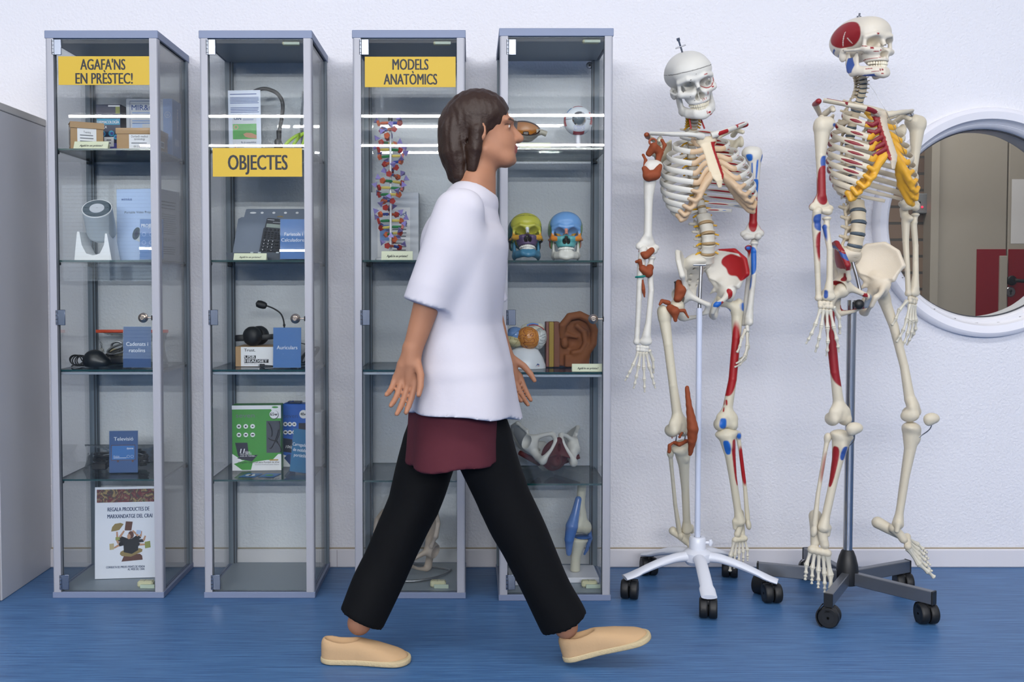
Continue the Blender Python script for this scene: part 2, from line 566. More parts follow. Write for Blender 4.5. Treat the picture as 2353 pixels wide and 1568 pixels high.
mat('skirting', '#dcdadf', .35); mat('skirting_joint', '#8d8a8c', .8); mat('grime', '#a79a85', .9)
mat('frame_white', '#edecf2', .3, spec=.5); mat('gasket', '#3a3c42', .6)
mat('cupboard_grey', '#c8c8cc', .45); mat('cupboard_edge', '#e2e1de', .5); mat('cupboard_top', '#c9c6c2', .5)
mat('room_grey', '#9ba3ab', .8); mat('shelf_wood', '#6f7276', .7)
mat('door_greige', '#b3aba0', .5, vary=.04); mat('door_dark', '#5d5852', .6); mat('kick_red', '#8c1420', .35); mat('steel', '#9a9aa0', .3, 1.0)
mat('black_plastic', '#141417', .45); mat('reader_grey', '#85888c', .5)
mat('red_led', '#ff1830', .5, emit=6.0)
mat('corridor_floor', '#6d6a66', .5); mat('lamp_white', '#ffffff', .5, emit=TUBE_STRENGTH)
mat('blind_white', '#e7eaec', .6)
thin_glass('window_glass', (.93, .95, .95), refl=.55)

# ------------------------------------------------------------------ the room
RX0, RX1, RY0, RH = -5.8, 4.4, -6.8, 2.95
def struct(name, mb, parent=None):
    o = mb.build(name, parent)
    if parent is None: o['kind'] = 'structure'
    return o
WC = at(2265, 513, WALL_Y); WR = 262 * pxm(513, WALL_Y); WG = WR * .86
def round_hole_wall(name, y0, y1, x0, x1, z0, z1, c, r, mt):
    """wall slab with a round opening"""
    mb = MB(mt)
    angs = sorted([2 * math.pi * i / 96 for i in range(96)] + [math.atan2(z - c.z, x - c.x) % (2 * math.pi) for x in (x0, x1) for z in (z0, z1)])
    n = len(angs)
    inn, out = [], []
    for a in angs:
        ca, sa = math.cos(a), math.sin(a)
        inn.append((c.x + r * ca, c.z + r * sa))
        t = min([(x1 - c.x) / ca if ca > 1e-9 else 1e9, (x0 - c.x) / ca if ca < -1e-9 else 1e9, (z1 - c.z) / sa if sa > 1e-9 else 1e9, (z0 - c.z) / sa if sa < -1e-9 else 1e9])
        out.append((c.x + t * ca, c.z + t * sa))
    vs = [(p[0], y0, p[1]) for p in inn + out] + [(p[0], y1, p[1]) for p in inn + out]
    fs = []
    for i in range(n):
        j = (i + 1) % n
        fs += [(i, n + i, n + j, j), (2 * n + j, 3 * n + j, 3 * n + i, 2 * n + i), (i, j, 2 * n + j, 2 * n + i)]
    mb.add(vs, fs)
    return mb
struct('wall_back', round_hole_wall('wall_back', WALL_Y, WALL_Y + .16, RX0, RX1, 0, RH, WC, WG, 'wall_plaster'))
mb = MB('blue_linoleum'); mb.box(((RX0 + RX1) / 2, (RY0 + WALL_Y) / 2, -.05), (RX1 - RX0, WALL_Y - RY0, .1)); struct('floor', mb)
mb = MB('ceiling_paint'); mb.box(((RX0 + RX1) / 2, (RY0 + WALL_Y) / 2, RH + .05), (RX1 - RX0, WALL_Y - RY0, .1)); struct('ceiling', mb)
mb = MB('room_grey'); mb.box((RX0 - .05, (RY0 + WALL_Y) / 2, RH / 2), (.1, WALL_Y - RY0, RH)); struct('wall_left', mb)
mb = MB('room_grey'); mb.box((RX1 + .05, (RY0 + WALL_Y) / 2, RH / 2), (.1, WALL_Y - RY0, RH)); struct('wall_right', mb)
# the far wall behind the camera, with the window whose blinds mirror in the glass
wx0, wx1, wz0, wz1 = -5.5, -4.1, 1.05, 2.35
mb = MB('room_grey')
mb.box(((RX0 + wx0) / 2, RY0 - .05, RH / 2), (wx0 - RX0, .1, RH)); mb.box(((wx1 + RX1) / 2, RY0 - .05, RH / 2), (RX1 - wx1, .1, RH))
mb.box(((wx0 + wx1) / 2, RY0 - .05, wz0 / 2), (wx1 - wx0, .1, wz0)); mb.box(((wx0 + wx1) / 2, RY0 - .05, (wz1 + RH) / 2), (wx1 - wx0, .1, RH - wz1))
struct('wall_front', mb)
mb = MB('blind_white')
for i in range(26):
    mb.box(((wx0 + wx1) / 2, RY0 + .03, wz0 + .05 * i + .03), (wx1 - wx0 + .06, .045, .003), T=None)
for x in (wx0, (wx0 + wx1) / 2, wx1):
    mb.box((x, RY0 - .03, (wz0 + wz1) / 2), (.06, .05, wz1 - wz0))
struct('window_2', mb)

# skirting tiles with joints
bh = at(1500, 1261, WALL_Y).z
mb = MB('skirting')
mb.box(((RX0 + RX1) / 2, WALL_Y - .006, bh / 2), (RX1 - RX0, .012, bh), b=.004)
for i in range(14):
    x = RX0 + .35 + i * .71
    mb.box((x, WALL_Y - .0121, bh / 2), (.0016, .0006, bh * .92), 'skirting_joint')
mb.box(((RX0 + RX1) / 2, WALL_Y - .0015, bh + .002), (RX1 - RX0, .003, .004), 'grime')
struct('baseboard_back', mb)

# round window
mb = MB('frame_white')
T = tr(WC.x, WALL_Y, WC.z) @ rx(rad(90))           # lathe axis along -Y
mb.lathe([(WG - .012, -.12), (WG - .012, -.02), (WG - .004, -.004), (WG + .006, .004), (WG + .012, .018), (WG + .016, .030), (WR - .016, .036), (WR - .004, .030), (WR, .022), (WR, -.001)], 128, T=T)
mb.lathe([(WG - .0125, -.036), (WG - .0125, -.030), (WG - .0165, -.030), (WG - .0165, -.036)], 128, 'gasket', T)
for k in range(9):
    a = rad(200 + k * 13)
    mb.box((WC.x + (WG + .008) * math.cos(a), WALL_Y - .0075, WC.z + (WG + .008) * math.sin(a)), (.012, .001, .002), 'gasket', T=tr(WC.x, 0, WC.z) @ ry(-a - rad(90)) @ tr(-WC.x, 0, -WC.z) if False else None)
wf = struct('window_1', mb); wf['label'] = 'white round window frame in plaster wall'
mb = MB('window_glass')
mb.lathe([(0.001, .003), (WG - .011, .003), (WG - .011, -.003), (.001, -.003)], 96, T=tr(WC.x, WALL_Y + .045, WC.z) @ rx(rad(90)), smooth=False)
mb.build('pane', wf)

# corridor behind it
CY1 = 4.95
mb = MB('dark_brick'); bx0 = at(2126, 500, CY1).x; bx1 = at(2304, 500, CY1).x + 1.05
mb.box(((.1 + bx0) / 2, CY1 + .06, 1.35), (bx0 - .1, .12, 2.7)); mb.box(((bx1 + 3.7) / 2, CY1 + .06, 1.35), (3.7 - bx1, .12, 2.7)); mb.box(((bx0 + bx1) / 2, CY1 + .06, 2.5), (bx1 - bx0, .12, .4)); struct('wall_corridor', mb)
mb = MB('corridor_floor'); mb.box((1.9, (WALL_Y + .16 + CY1) / 2, -.05), (3.6, CY1 - WALL_Y, .1)); struct('floor_corridor', mb)
mb = MB('ceiling_paint'); mb.box((1.9, (WALL_Y + .16 + CY1) / 2, 2.75), (3.6, CY1 - WALL_Y, .1)); struct('ceiling_corridor', mb)
mb = MB('room_grey'); mb.box((.05, (WALL_Y + .16 + CY1) / 2, 1.35), (.1, CY1 - WALL_Y, 2.7)); struct('wall_corridor_left', mb)
mb = MB('room_grey'); mb.box((3.75, (WALL_Y + .16 + CY1) / 2, 1.35), (.1, CY1 - WALL_Y, 2.7)); struct('wall_corridor_right', mb)
# corridor door: metal frame, narrow and wide leaf, red kick plates
xl = at(2122, 500, CY1).x; xf = at(2140, 500, CY1).x; xs = at(2304, 500, CY1).x; xr = xs + 1.0
mb = MB('door_greige')
mb.box(((xl + xf) / 2, CY1 - .03, 1.1), (xf - xl, .1, 2.2)); mb.box((xr + .03, CY1 - .03, 1.1), (.06, .1, 2.2)); mb.box(((xl + xr) / 2, CY1 - .03, 2.25), (xr - xl + .1, .1, .1))
dr = struct('door_1', mb); dr['label'] = 'greige double door with red lower panels seen through the round window'
DF = CY1 - .045
mb = MB('door_greige'); mb.box(((xf + xs) / 2, DF + .02, 1.1), (xs - xf - .008, .04, 2.18), b=.003); mb.build('leaf', dr)
mb = MB('door_greige'); mb.box(((xs + xr) / 2, DF + .02, 1.1), (xr - xs - .008, .04, 2.18), b=.003); mb.build('leaf', dr)
mb = MB('door_dark'); mb.box((xs, DF + .03, 1.1), (.01, .02, 2.18)); mb.box((xf, DF + .03, 1.1), (.01, .02, 2.18)); mb.build('gap_strip', dr)  # dark strips set in the gaps at both sides of the narrow leaf
zt = at(2300, 573, DF).z; xk = at(2242, 600, DF).x
mb = MB('kick_red'); mb.box(((xk + xs) / 2 - .002, DF - .003, zt / 2), (xs - xk - .01, .006, zt), b=.001); mb.build('kick_plate', dr)
mb = MB('kick_red'); mb.box(((xs + xr) / 2, DF - .003, zt / 2), (xr - xs - .012, .006, zt), b=.001); mb.build('kick_plate', dr)
p0, p1 = at(2294, 588, DF), at(2308, 740, DF)
mb = MB('door_greige'); mb.box(((p0.x + p1.x) / 2, DF - .012, p0.z / 2), (p1.x - p0.x, .014, p0.z), b=.002); mb.build('meeting_stile', dr)
hc = at(2323, 645, DF)
mb = MB('black_plastic')
mb.lathe([(.001, .014), (.021, .014), (.025, .010), (.025, 0)], 24, T=tr(hc.x, DF, hc.z) @ rx(rad(90)))
mb.tube([(hc.x, DF - .01, hc.z), (hc.x, DF - .05, hc.z), (hc.x + .02, DF - .058, hc.z - .002), (hc.x + .12, DF - .058, hc.z - .008)], .0095, 10)
mb.build('handle', dr)
lc = at(2320, 671, DF)
mb = MB('steel')
mb.lathe([(.001, .010), (.022, .010), (.026, .006), (.026, 0)], 28, T=tr(lc.x, DF, lc.z) @ rx(rad(90)))
mb.ball((lc.x, DF - .009, lc.z + .005), (.008, .003, .008), 'black_plastic'); mb.box((lc.x, DF - .010, lc.z - .007), (.006, .003, .014), 'black_plastic')
mb.build('lock_cylinder', dr)
hz = at(2139, 510, DF)
mb = MB('steel'); mb.cyl((hz.x, DF - .008, hz.z - .035), (hz.x, DF - .008, hz.z + .035), .009, n=12); mb.build('hinge', dr)
nt0, nt1 = at(2325, 412, DF), at(2420, 560, DF)
mb = MB('white_paint'); mb.quad(nt0.x, nt1.x, nt1.z, nt0.z, DF - .001); mb.build('notice_sheet', dr)
a0, a1 = at(2099, 446, CY1), at(2126, 492, CY1)
mb = MB('reader_grey'); mb.box(((a0.x + a1.x) / 2 - .003, CY1 - .012, (a0.z + a1.z) / 2), (a1.x - a0.x, .045, a0.z - a1.z), b=.004)
ar = mb.build('door_reader'); tag(ar, 'small grey box with a red light on the brick wall behind the round window', 'card reader')
mb = MB('red_led'); q = at(2119, 476, CY1 - .036); mb.ball((q.x, q.y, q.z), .0045); mb.build('led', ar)
mb = MB('black_plastic'); q = at(2113, 465, CY1 - .036); mb.ball((q.x, q.y, q.z), .006)
mb.build('button', ar)

# tall grey cupboard at the left edge
cx1 = at(120, 1305, WALL_Y).x; cz1 = at(108, 275, WALL_Y).z
cyf = WALL_Y - .395
cu = thing('storage_cupboard', 'tall plain grey cupboard with overlapping top board at the left edge', 'cupboard', (cx1 - .4, (cyf + WALL_Y) / 2, 0))
mb = MB('cupboard_grey'); mb.box((cx1 - .4, (cyf + WALL_Y) / 2 + .006, (cz1 - .026) / 2), (.8, WALL_Y - cyf - .016, cz1 - .026), b=.002); mb.build('carcass', cu, True)
mb = MB('cupboard_top'); mb.box((cx1 - .4, (cyf + WALL_Y) / 2 + .0, cz1 - .0125), (.803, WALL_Y - cyf - .004, .025), b=.002); mb.build('top_board', cu, True)
for k in range(2):
    mb = MB('cupboard_edge'); mb.box((cx1 - .2 - .4 * k, cyf - .006, (cz1 - .03) / 2 + .002), (.396, .018, cz1 - .032), b=.002)
    d = mb.build('door', cu, True)

# ceiling tube rows that mirror in the cabinet glass
for i, (y, z, xa, xb) in enumerate([(-4.012, 2.775, -4.2, 3.4), (-6.212, 2.775, -4.2, 3.4)]):
    mb = MB('lamp_white')
    n = 5; L = (xb - xa) / n
    t = None
    for k in range(n):
        mb.cyl((xa + k * L + .02, y, z), (xa + (k + 1) * L - .02, y, z), .012, n=12)
    mb.box(((xa + xb) / 2, y - .02, z + .055), (xb - xa, .09, .05), 'white_paint')
    mb.box(((xa + xb) / 2, y, (z + RH) / 2 + .035), (.03, .03, RH - z - .08), 'white_paint')
    o = mb.build('ceiling_light'); o['kind'] = 'structure'
# ------------------------------------------------------------------ glass display cabinets
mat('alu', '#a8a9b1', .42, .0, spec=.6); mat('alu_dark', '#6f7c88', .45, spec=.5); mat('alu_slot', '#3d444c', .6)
mat('panel_blue', '#7c88a3', .5); mat('panel_grey', '#8b97a2', .45); mat('chrome', '#8f96a3', .22, 1.0); mat('brass_nickel', '#b9aa9c', .25, 1.0)
mat('glass_edge', '#0d3b3a', .15, spec=.8); mat('peg_black', '#0d0e10', .5); mat('sign_yellow', '#cfac2c', .55); mat('sign_ink', '#22272f', .6)
mat('sensor_cream', '#cfcda8', .5); mat('sensor_strip', '#b9c8b6', .4); mat('alu_rail', '#9aa0a8', .35, .6)
thin_glass('cabinet_glass', (.980, .992, .991), refl=.5); thin_glass('shelf_glass', (.945, .978, .972), refl=.8)
CW, CD, CH = .359, .35, 1.836
PW = .026
CABX = [-1.180, -.6865, -.1955, .2740]; CABY = [3.160, 3.160, 3.155, 3.132]
FR = 3.16
SHELF = [[at(231, y, FR + .02).z for y in ys] for ys in ([341, 598, 850, 1102], [341, 598, 850, 1103], [598, 850, 1104], [342, 599, 854, 1108])]
BASE_T = .020
def edge_glass(mb, c, sz, axis_edges, body, edge):
    """sheet of glass: faces across axis_edges get the dark green cut edge"""
    hx, hy, hz = sz[0] / 2, sz[1] / 2, sz[2] / 2
    c = Vector(c)
    for ax in range(3):
        for sg in (-1, 1):
            o1, o2 = [a for a in range(3) if a != ax]
            h = (hx, hy, hz)
            vs = []
            for (a, b) in ((-1, -1), (1, -1), (1, 1), (-1, 1)):
                p = [0, 0, 0]; p[ax] = sg * h[ax]; p[o1] = a * h[o1]; p[o2] = b * h[o2]
                vs.append(c + Vector(p))
            n = (vs[1] - vs[0]).cross(vs[2] - vs[1])
            f = (0, 1, 2, 3) if n[ax] * sg > 0 else (3, 2, 1, 0)
            mb.add(vs, [f], edge if ax in axis_edges else body)
def round_post(mb, x, y, z0, z1, w, sx, sy):
    """square profile with its outer corner rounded (outer corner towards sx, sy)"""
    h = w / 2; r = .007
    pts = [(-h, -h), (h - r, -h)] + [(h - r + r * math.sin(a), -h + r - r * math.cos(a)) for a in (rad(30), rad(60))] + [(h, -h + r), (h, h), (-h, h)]
    # outer corner is at (+h, -h) here
    P2 = [(p[0] * (1 if sx > 0 else -1), p[1] * (1 if sy < 0 else -1)) for p in pts]
    area2 = sum(P2[i][0] * P2[(i + 1) % len(P2)][1] - P2[(i + 1) % len(P2)][0] * P2[i][1] for i in range(len(P2)))
    if area2 < 0: P2.reverse()
    n = len(P2)
    vs = [(x + p[0], y + p[1], z0) for p in P2] + [(x + p[0], y + p[1], z1) for p in P2]
    fs = [tuple(reversed(range(n))), tuple(range(n, 2 * n))] + [(i, (i + 1) % n, n + (i + 1) % n, n + i) for i in range(n)]
    mb.add(vs, fs)
    # glazing slots on the two inner sides
    mb.box((x - sx * (h + .0004), y - sy * (h - .006) * 1.0, (z0 + z1) / 2), (.0012, .006, z1 - z0), 'alu_slot')
    mb.box((x - sx * (h - .006), y - sy * (h + .0004), (z0 + z1) / 2), (.006, .0012, z1 - z0), 'alu_slot')
def cabinet(i, label, lock, rails):
    t = thing('display_cabinet', label, 'cabinet', (CABX[i], CABY[i] + CD / 2, 0), group='glass display cabinets along the wall')
    hw, hd = CW / 2, CD / 2
    zb, zt = BASE_T, CH - .025
    mb = MB('panel_blue'); mb.box((0, 0, CH - .0125), (CW + .004, CD, .025), b=.0015); mb.box((0, 0, CH - .0265), (CW - .02, CD - .02, .003), 'panel_grey'); mb.build('top_panel', t)
    mb = MB('panel_blue'); mb.box((0, 0, BASE_T / 2), (CW + .004, CD, BASE_T), b=.0015); mb.box((0, 0, BASE_T + .0008), (CW - .03, CD - .03, .0016), 'panel_grey'); mb.build('base_panel', t)
    for sx in (-1, 1):
        for sy in (-1, 1):
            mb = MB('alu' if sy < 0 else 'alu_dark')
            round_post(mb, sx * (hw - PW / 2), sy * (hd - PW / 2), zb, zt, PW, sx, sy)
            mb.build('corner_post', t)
    H = zt - zb
    for sx in (-1, 1):
        mb = MB(); edge_glass(mb, (sx * (hw - .007), 0, (zb + zt) / 2), (.004, CD - 2 * PW + .004, H), (1, 2), 'cabinet_glass', 'glass_edge'); mb.build('side_pane', t)
    mb = MB(); edge_glass(mb, (0, hd - .007, (zb + zt) / 2), (CW - 2 * PW + .004, .004, H), (0, 2), 'cabinet_glass', 'glass_edge')
    back = mb.build('back_pane', t)
    if i == 3:
        g = at(1354, 152, CABY[i] + CD)
        mb = MB('steel'); gx, gz = g.x - CABX[i], g.z
        T = tr(gx, hd - .0095, gz) @ rx(rad(90))
        mb.lathe([(.001, .003), (.0055, .003), (.0055, .005), (.010, .005), (.0125, .003), (.0125, 0)], 24, T=T); mb.disc(gx, gz, .004, hd - .0135, 'peg_black'); mb.build('grommet', back)
    # door: hung on three plate hinges at its left side, lock at its right
    dx0, dx1 = -hw + PW - .004, hw - PW + .003
    dy = -hd + .006
    mb = MB(); edge_glass(mb, ((dx0 + dx1) / 2, dy, (zb + zt) / 2), (dx1 - dx0, .005, H - .008), (0, 2), 'cabinet_glass', 'glass_edge')
    door = mb.build('door', t)
    for hy in (108, 730, 1339):
        z = at(130, hy, CABY[i]).z
        mb = MB('chrome'); mb.box((dx0 + .018, dy - .0045, z), (.024, .003, .050), b=.0013)
        mb.cyl((dx0 + .003, dy - .004, z - .024), (dx0 + .003, dy - .004, z + .024), .0042, n=12)
        for k in range(4): mb.box((dx0 + .003, dy - .0083, z - .018 + .012 * k), (.0065, .001, .0012), 'peg_black')
        mb.build('hinge', door)
    if lock:
        c = at(lock[0], lock[1], CABY[i] - .01); x, z = c.x - CABX[i], c.z
        mb = MB('brass_nickel'); T = tr(x, dy - .0025, z) @ rx(rad(90))
        mb.lathe([(.001, .014), (.006, .014), (.0075, .0125), (.0075, .010), (.0105, .009), (.0125, .006), (.0155, .004), (.0162, 0)], 32, T=T)
        mb.box((x, dy - .0168, z), (.007, .0006, .0016), 'peg_black')
        mb.cyl((x + .014, dy - .004, z), (hw - PW - .001, dy - .004, z), .0025, n=10)
        mb.box((hw - PW - .001, dy - .004, z), (.004, .008, .016), 'peg_black', b=.001)
        mb.build('lock', door)
    for j, z in enumerate(SHELF[i]):
        mb = MB(); edge_glass(mb, (0, .004, z - .003), (CW - .026, CD - .036, .006), (0, 1), 'shelf_glass', 'glass_edge')
        if j == rails:
            for sy in (-1, 1): mb.box((0, .004 + sy * (hd - .024), z - .012), (CW - 2 * PW + .004, .008, .009), 'alu_rail', b=.001)
            for sx in (-1, 1): mb.box((sx * (hw - .015), .004, z - .012), (.006, CD - 2 * PW, .009), 'alu_rail', b=.001)
        sh = mb.build('shelf', t)
        for sx in (-1, 1):
            for sy in (-1, 1):
                mb = MB('peg_black'); mb.cyl((sx * (hw - .008), sy * (hd - PW - .012), z - .0115), (sx * (hw - .024), sy * (hd - PW - .012), z - .0115), .0052, n=10)
                mb.build('shelf_peg', sh)
    if i:
        c = at((0, 668, 1015, 1358)[i], (0, 101, 100, 99)[i], CABY[i] + .03); x = c.x - CABX[i]
        mb = MB('sensor_cream'); mb.box((x, -hd + .035, CH - .034), (.054, .022, .011), b=.003); mb.box((x + .004, -hd + .024, CH - .035), (.050, .003, .009), 'sensor_strip'); mb.build('alarm_sensor', t)
    return t, door
cab = []
LBL = ['leftmost tall glass display cabinet, with the AGAFA\'NS EN PRÈSTEC! sign on its door',
       'tall glass display cabinet with the OBJECTES sign across its door',
       'tall glass display cabinet with the MODELS ANATÒMICS sign, behind the walking person',
       'rightmost tall glass display cabinet, with anatomical skulls inside and no sign']
for i in range(4):
    cab.append(cabinet(i, LBL[i], (None, None, None, None)[i] or [(326, 731), (677, 733), (1030, 735), (1364, 734)][i], [2, 2, 1, 2][i]))
def door_sign(i, x0, y0, x1, y1, rows, name):
    t, door = cab[i]
    a = at(x0, y0, CABY[i]); b = at(x1, y1, CABY[i])
    ox = CABX[i]; y = -CD / 2 + .0028
    mb = MB('sign_yellow'); mb.box(((a.x + b.x) / 2 - ox, y, (a.z + b.z) / 2), (b.x - a.x, .0008, a.z - b.z))
    for (s, px0, px1, ytop, ybot) in rows:
        p = at(px0, ytop, CABY[i]); q = at(px1, ybot, CABY[i])
        mb.text(s, (p.x + q.x) / 2 - ox, q.z, y - .0006, (p.z - q.z) / .73, 'sign_ink', w=q.x - p.x, bold=.027)
    o = mb.build('sign', door); o['label'] = name
door_sign(0, 133, 129, 343, 195, [("AGAFA'NS", 184, 287, 134, 160), ('EN PRÈSTEC!', 173, 304, 166, 192)], 'yellow sign with black capitals')
door_sign(1, 488, 340, 694, 406, [('OBJECTES', 524, 660, 354, 390)], 'yellow sign with black capitals')
door_sign(2, 838, 130, 1047, 200, [('MODELS', 902, 984, 134, 160), ('ANATÒMICS', 882, 1004, 168, 194)], 'yellow sign with black capitals')
# ------------------------------------------------------------------ contents: shared makers
mat('cardboard', '#b0906a', .8, vary=.06); mat('cardboard_edge', '#8d7250', .85); mat('label_white', '#e6e7ea', .6); mat('print_grey', '#6d7178', .7); mat('print_black', '#1d1e22', .6)
mat('card_blue', '#2f6fb4', .45); mat('card_navy', '#31568c', .45); mat('card_teal', '#1f6f9e', .45); mat('ink_white', '#eef1f5', .6); mat('tent_cream', '#dfe3c6', .5)
mat('navy_box', '#1f2748', .4); mat('navy_side', '#15182c', .45); mat('cyan', '#3fa0c8', .5); mat('olive', '#8d9550', .6); mat('violet', '#4b4c9a', .5)
mat('pale_blue', '#a9c0e4', .45); mat('mid_blue', '#6d95d3', .45); mat('box_grey', '#c3c8d1', .5); mat('ink_blue', '#2a4a8c', .6)
mat('white_plastic', '#e6e8ea', .35); mat('silver_mesh', '#b9c2c8', .5); mat('lens_dark', '#3c4c58', .35); mat('rubber_black', '#101113', .55); mat('mouse_black', '#12171b', .35)
mat('seal_orange', '#c8451c', .4); mat('cable_grey', '#5d6064', .5); mat('beige', '#b7a982', .5); mat('chrome_dull', '#a7a9ad', .3, 1.0)
mat('poster_white', '#dfe3ee', .5); mat('ink_navy', '#1d3a63', .6); mat('skin_print', '#b98d72', .6); mat('brown_print', '#5d3a30', .6); mat('gold_print', '#8d7a4c', .6); mat('fig_black', '#191b20', .6)
mat('leaf_green', '#4d9a4a', .5, vary=.5, vscale=22); mat('leaflet', '#ced6e6', .55); mat('lime', '#b5e03a', .45); mat('stand_grey', '#737d8d', .5); mat('stand_dark', '#36414f', .5)
mat('calc_body', '#32353c', .45); mat('calc_key', '#202227', .4); mat('lcd', '#8d9893', .25)
mat('green_box', '#3c9030', .45); mat('royal_blue', '#0f57b5', .4); mat('deep_blue', '#123a75', .45); mat('gold', '#a98a3c', .45); mat('window_dark', '#4a4c52', .2)
thin_glass('acrylic', (.97, .98, .99), refl=.6)
def film_material():
    m = thin_glass('plastic_film', (.965, .972, .975), ior=1.35, refl=.8, rough=.12)
    nt = m.node_tree
    tc = nt.nodes.new('ShaderNodeTexCoord'); n = nt.nodes.new('ShaderNodeTexNoise'); n.inputs['Scale'].default_value = 26; n.inputs['Detail'].default_value = 4
    bp = nt.nodes.new('ShaderNodeBump'); bp.inputs['Strength'].default_value = .5; bp.inputs['Distance'].default_value = .012
    nt.links.new(tc.outputs['Object'], n.inputs['Vector']); nt.links.new(n.outputs['Fac'], bp.inputs['Height'])
    for k in nt.nodes:
        if k.type in ('BSDF_GLOSSY', 'FRESNEL'): nt.links.new(bp.outputs['Normal'], k.inputs['Normal'])
film_material()
def painting_material():
    m = mat('painted_scene', '#5a5348', .6); nt = m.node_tree
    tc = nt.nodes.new('ShaderNodeTexCoord'); n = nt.nodes.new('ShaderNodeTexNoise'); n.inputs['Scale'].default_value = 38; n.inputs['Detail'].default_value = 6; n.inputs['Distortion'].default_value = 1.5
    cr = nt.nodes.new('ShaderNodeValToRGB')
    cols = ['#22301f', '#8b8061', '#6e2530', '#3a3d3a', '#a3895a', '#51463f']
    while len(cr.color_ramp.elements) < len(cols): cr.color_ramp.elements.new(.5)
    for i, c in enumerate(cols):
        cr.color_ramp.elements[i].position = .28 + i * .085; cr.color_ramp.elements[i].color = (*rgb(c), 1)
    nt.links.new(tc.outputs['Object'], n.inputs['Vector']); nt.links.new(n.outputs['Fac'], cr.inputs['Fac']); nt.links.new(cr.outputs['Color'], nt.nodes['Principled BSDF'].inputs['Base Color'])
painting_material()
BASEZ = BASE_T + .0017
def SZ(i, j): return BASEZ + .0004 if j < 0 else SHELF[i][j] + .0006
def X(px, py, Y): return at(px, py, Y).x

def carton(name, label, cat, i, j, px0, px1, ytop, Y, d, rz=0.0, body='cardboard', draw=None, sides=None, group=None, hfix=None, bottom=None):
    """printed box standing on a shelf: front face spans px0..px1 and rises to ytop at depth Y"""
    z = SZ(i, j)
    py = (ytop + 40)
    x0, x1 = X(px0, py, Y), X(px1, py, Y)
    w = (x1 - x0) / math.cos(rz); h = hfix or at(px0, ytop, Y).z - z
    c = Vector(((x0 + x1) / 2, Y, z)) + rzm(rz) @ V(0, d / 2, 0) + V(0, math.tan(abs(rz)) * 0, 0)
    t = thing(name, label, cat, c, rz, group)
    mb = MB(body); mb.box((0, 0, h / 2), (w, d, h), b=.0012); mb.build('box', t)
    if draw:
        mb = MB('label_white'); draw(mb, w, h, -d / 2 - .0004, d); mb.build('print', t)
    return t, w, h
def holder(label, i, j, px0, px1, y0, Y, rows, card='card_blue', tilt=4, rz=0.0, extra=None, roll=0.0, h=None, glare=False):
    """acrylic sign holder with a printed blue card"""
    z = SZ(i, j)
    x0, x1 = X(px0, y0 + 40, Y), X(px1, y0 + 40, Y); w = (x1 - x0)
    h = h or (at(px0, y0, Y).z - z)
    t = thing('sign_holder', label, 'sign', ((x0 + x1) / 2, Y, z + abs(math.sin(roll)) * w * .5), 0, 'blue shelf signs', rot=(0, roll, rz))
    T = tr(0, 0, .0015) @ rx(rad(-tilt))
    mb = MB(card, M=T); mb.box((0, .0012, h / 2), (w - .003, .0008, h - .004))
    for (s, zz, size, ww) in rows: mb.text(s, 0, h * zz, .0006, size, 'ink_white', w=ww * w if ww else None, bold=.012)
    if extra: extra(mb, w, h, .0006)
    mb.build('card', t)
    mb = MB('acrylic', M=T); mb.box((0, 0, h / 2), (w, .0009, h)); mb.box((0, .0026, h / 2), (w, .0009, h)); mb.M = None; mb.box((0, .018, .0008), (w, .034, .0012)); mb.build('acrylic_stand', t)
    return t
def tent(label, i, j, px0, px1, ytop, Y, rz=0.0):
    z = SZ(i, j); x0, x1 = X(px0, ytop, Y), X(px1, ytop, Y); w = x1 - x0; h = max(.018, at(px0, ytop, Y).z - z)
    t = thing('tent_card', label, 'card', ((x0 + x1) / 2, Y + .012, z), rz, 'cream tent cards on the shelves')
    mb = MB('tent_cream')
    for s in (-1, 1):
        mb.add([(-w / 2, s * .012, 0), (w / 2, s * .012, 0), (w / 2, 0, h), (-w / 2, 0, h)], [(0, 1, 2, 3)])
        mb.add([(-w / 2, s * .012 - s * .001, 0), (w / 2, s * .012 - s * .001, 0), (w / 2, -s * .001, h), (-w / 2, -s * .001, h)], [(3, 2, 1, 0)])
    T = Matrix.Rotation(-math.atan2(.012, h), 4, 'X')
    mb.text("Agafa'm en préstec!", 0, h * .34, 0, h * .42, 'print_black', w=w * .66, bold=.03, shear=.25, T=tr(0, -.0125, 0) @ T)
    mb.build('folded_card', t)
    return t

# ------------------------------------------------------------------ cabinet one
def d1(mb, w, h, y, d):
    mb.quad(-w * .30, w * .28, h * .1, h * .80, y); mb.text('Training', 0, h * .62, y - .0003, .010, 'print_black', w=w * .22); mb.lines(-w * .22, w * .2, h * .56, 4, h * .11, h * .035, y - .0003, 'print_grey')
    T = ry(0) @ rzm(rad(-90))
    mb.box((0, y - .002, h * .9), (w + .004, .003, h * .2), 'cardboard'); mb.box((0, 0, h + .0012), (w + .004, d + .004, .003), 'cardboard', b=.001)
    mb.quad(-d * .18, d * .18, h * .12, h * .86, -w / 2 - .0004, 'label_white', T); mb.bars(-d * .1, d * .12, h * .2, h * .76, -w / 2 - .0008, 'print_black', 5, T)
carton('cardboard_box', 'small brown cardboard box turned to show its barcode, in front of the dark flashcards box', 'box', 0, 0, 169, 232, 283, 3.226, .062, rad(27), draw=d1, group='brown boxes on the top shelf')
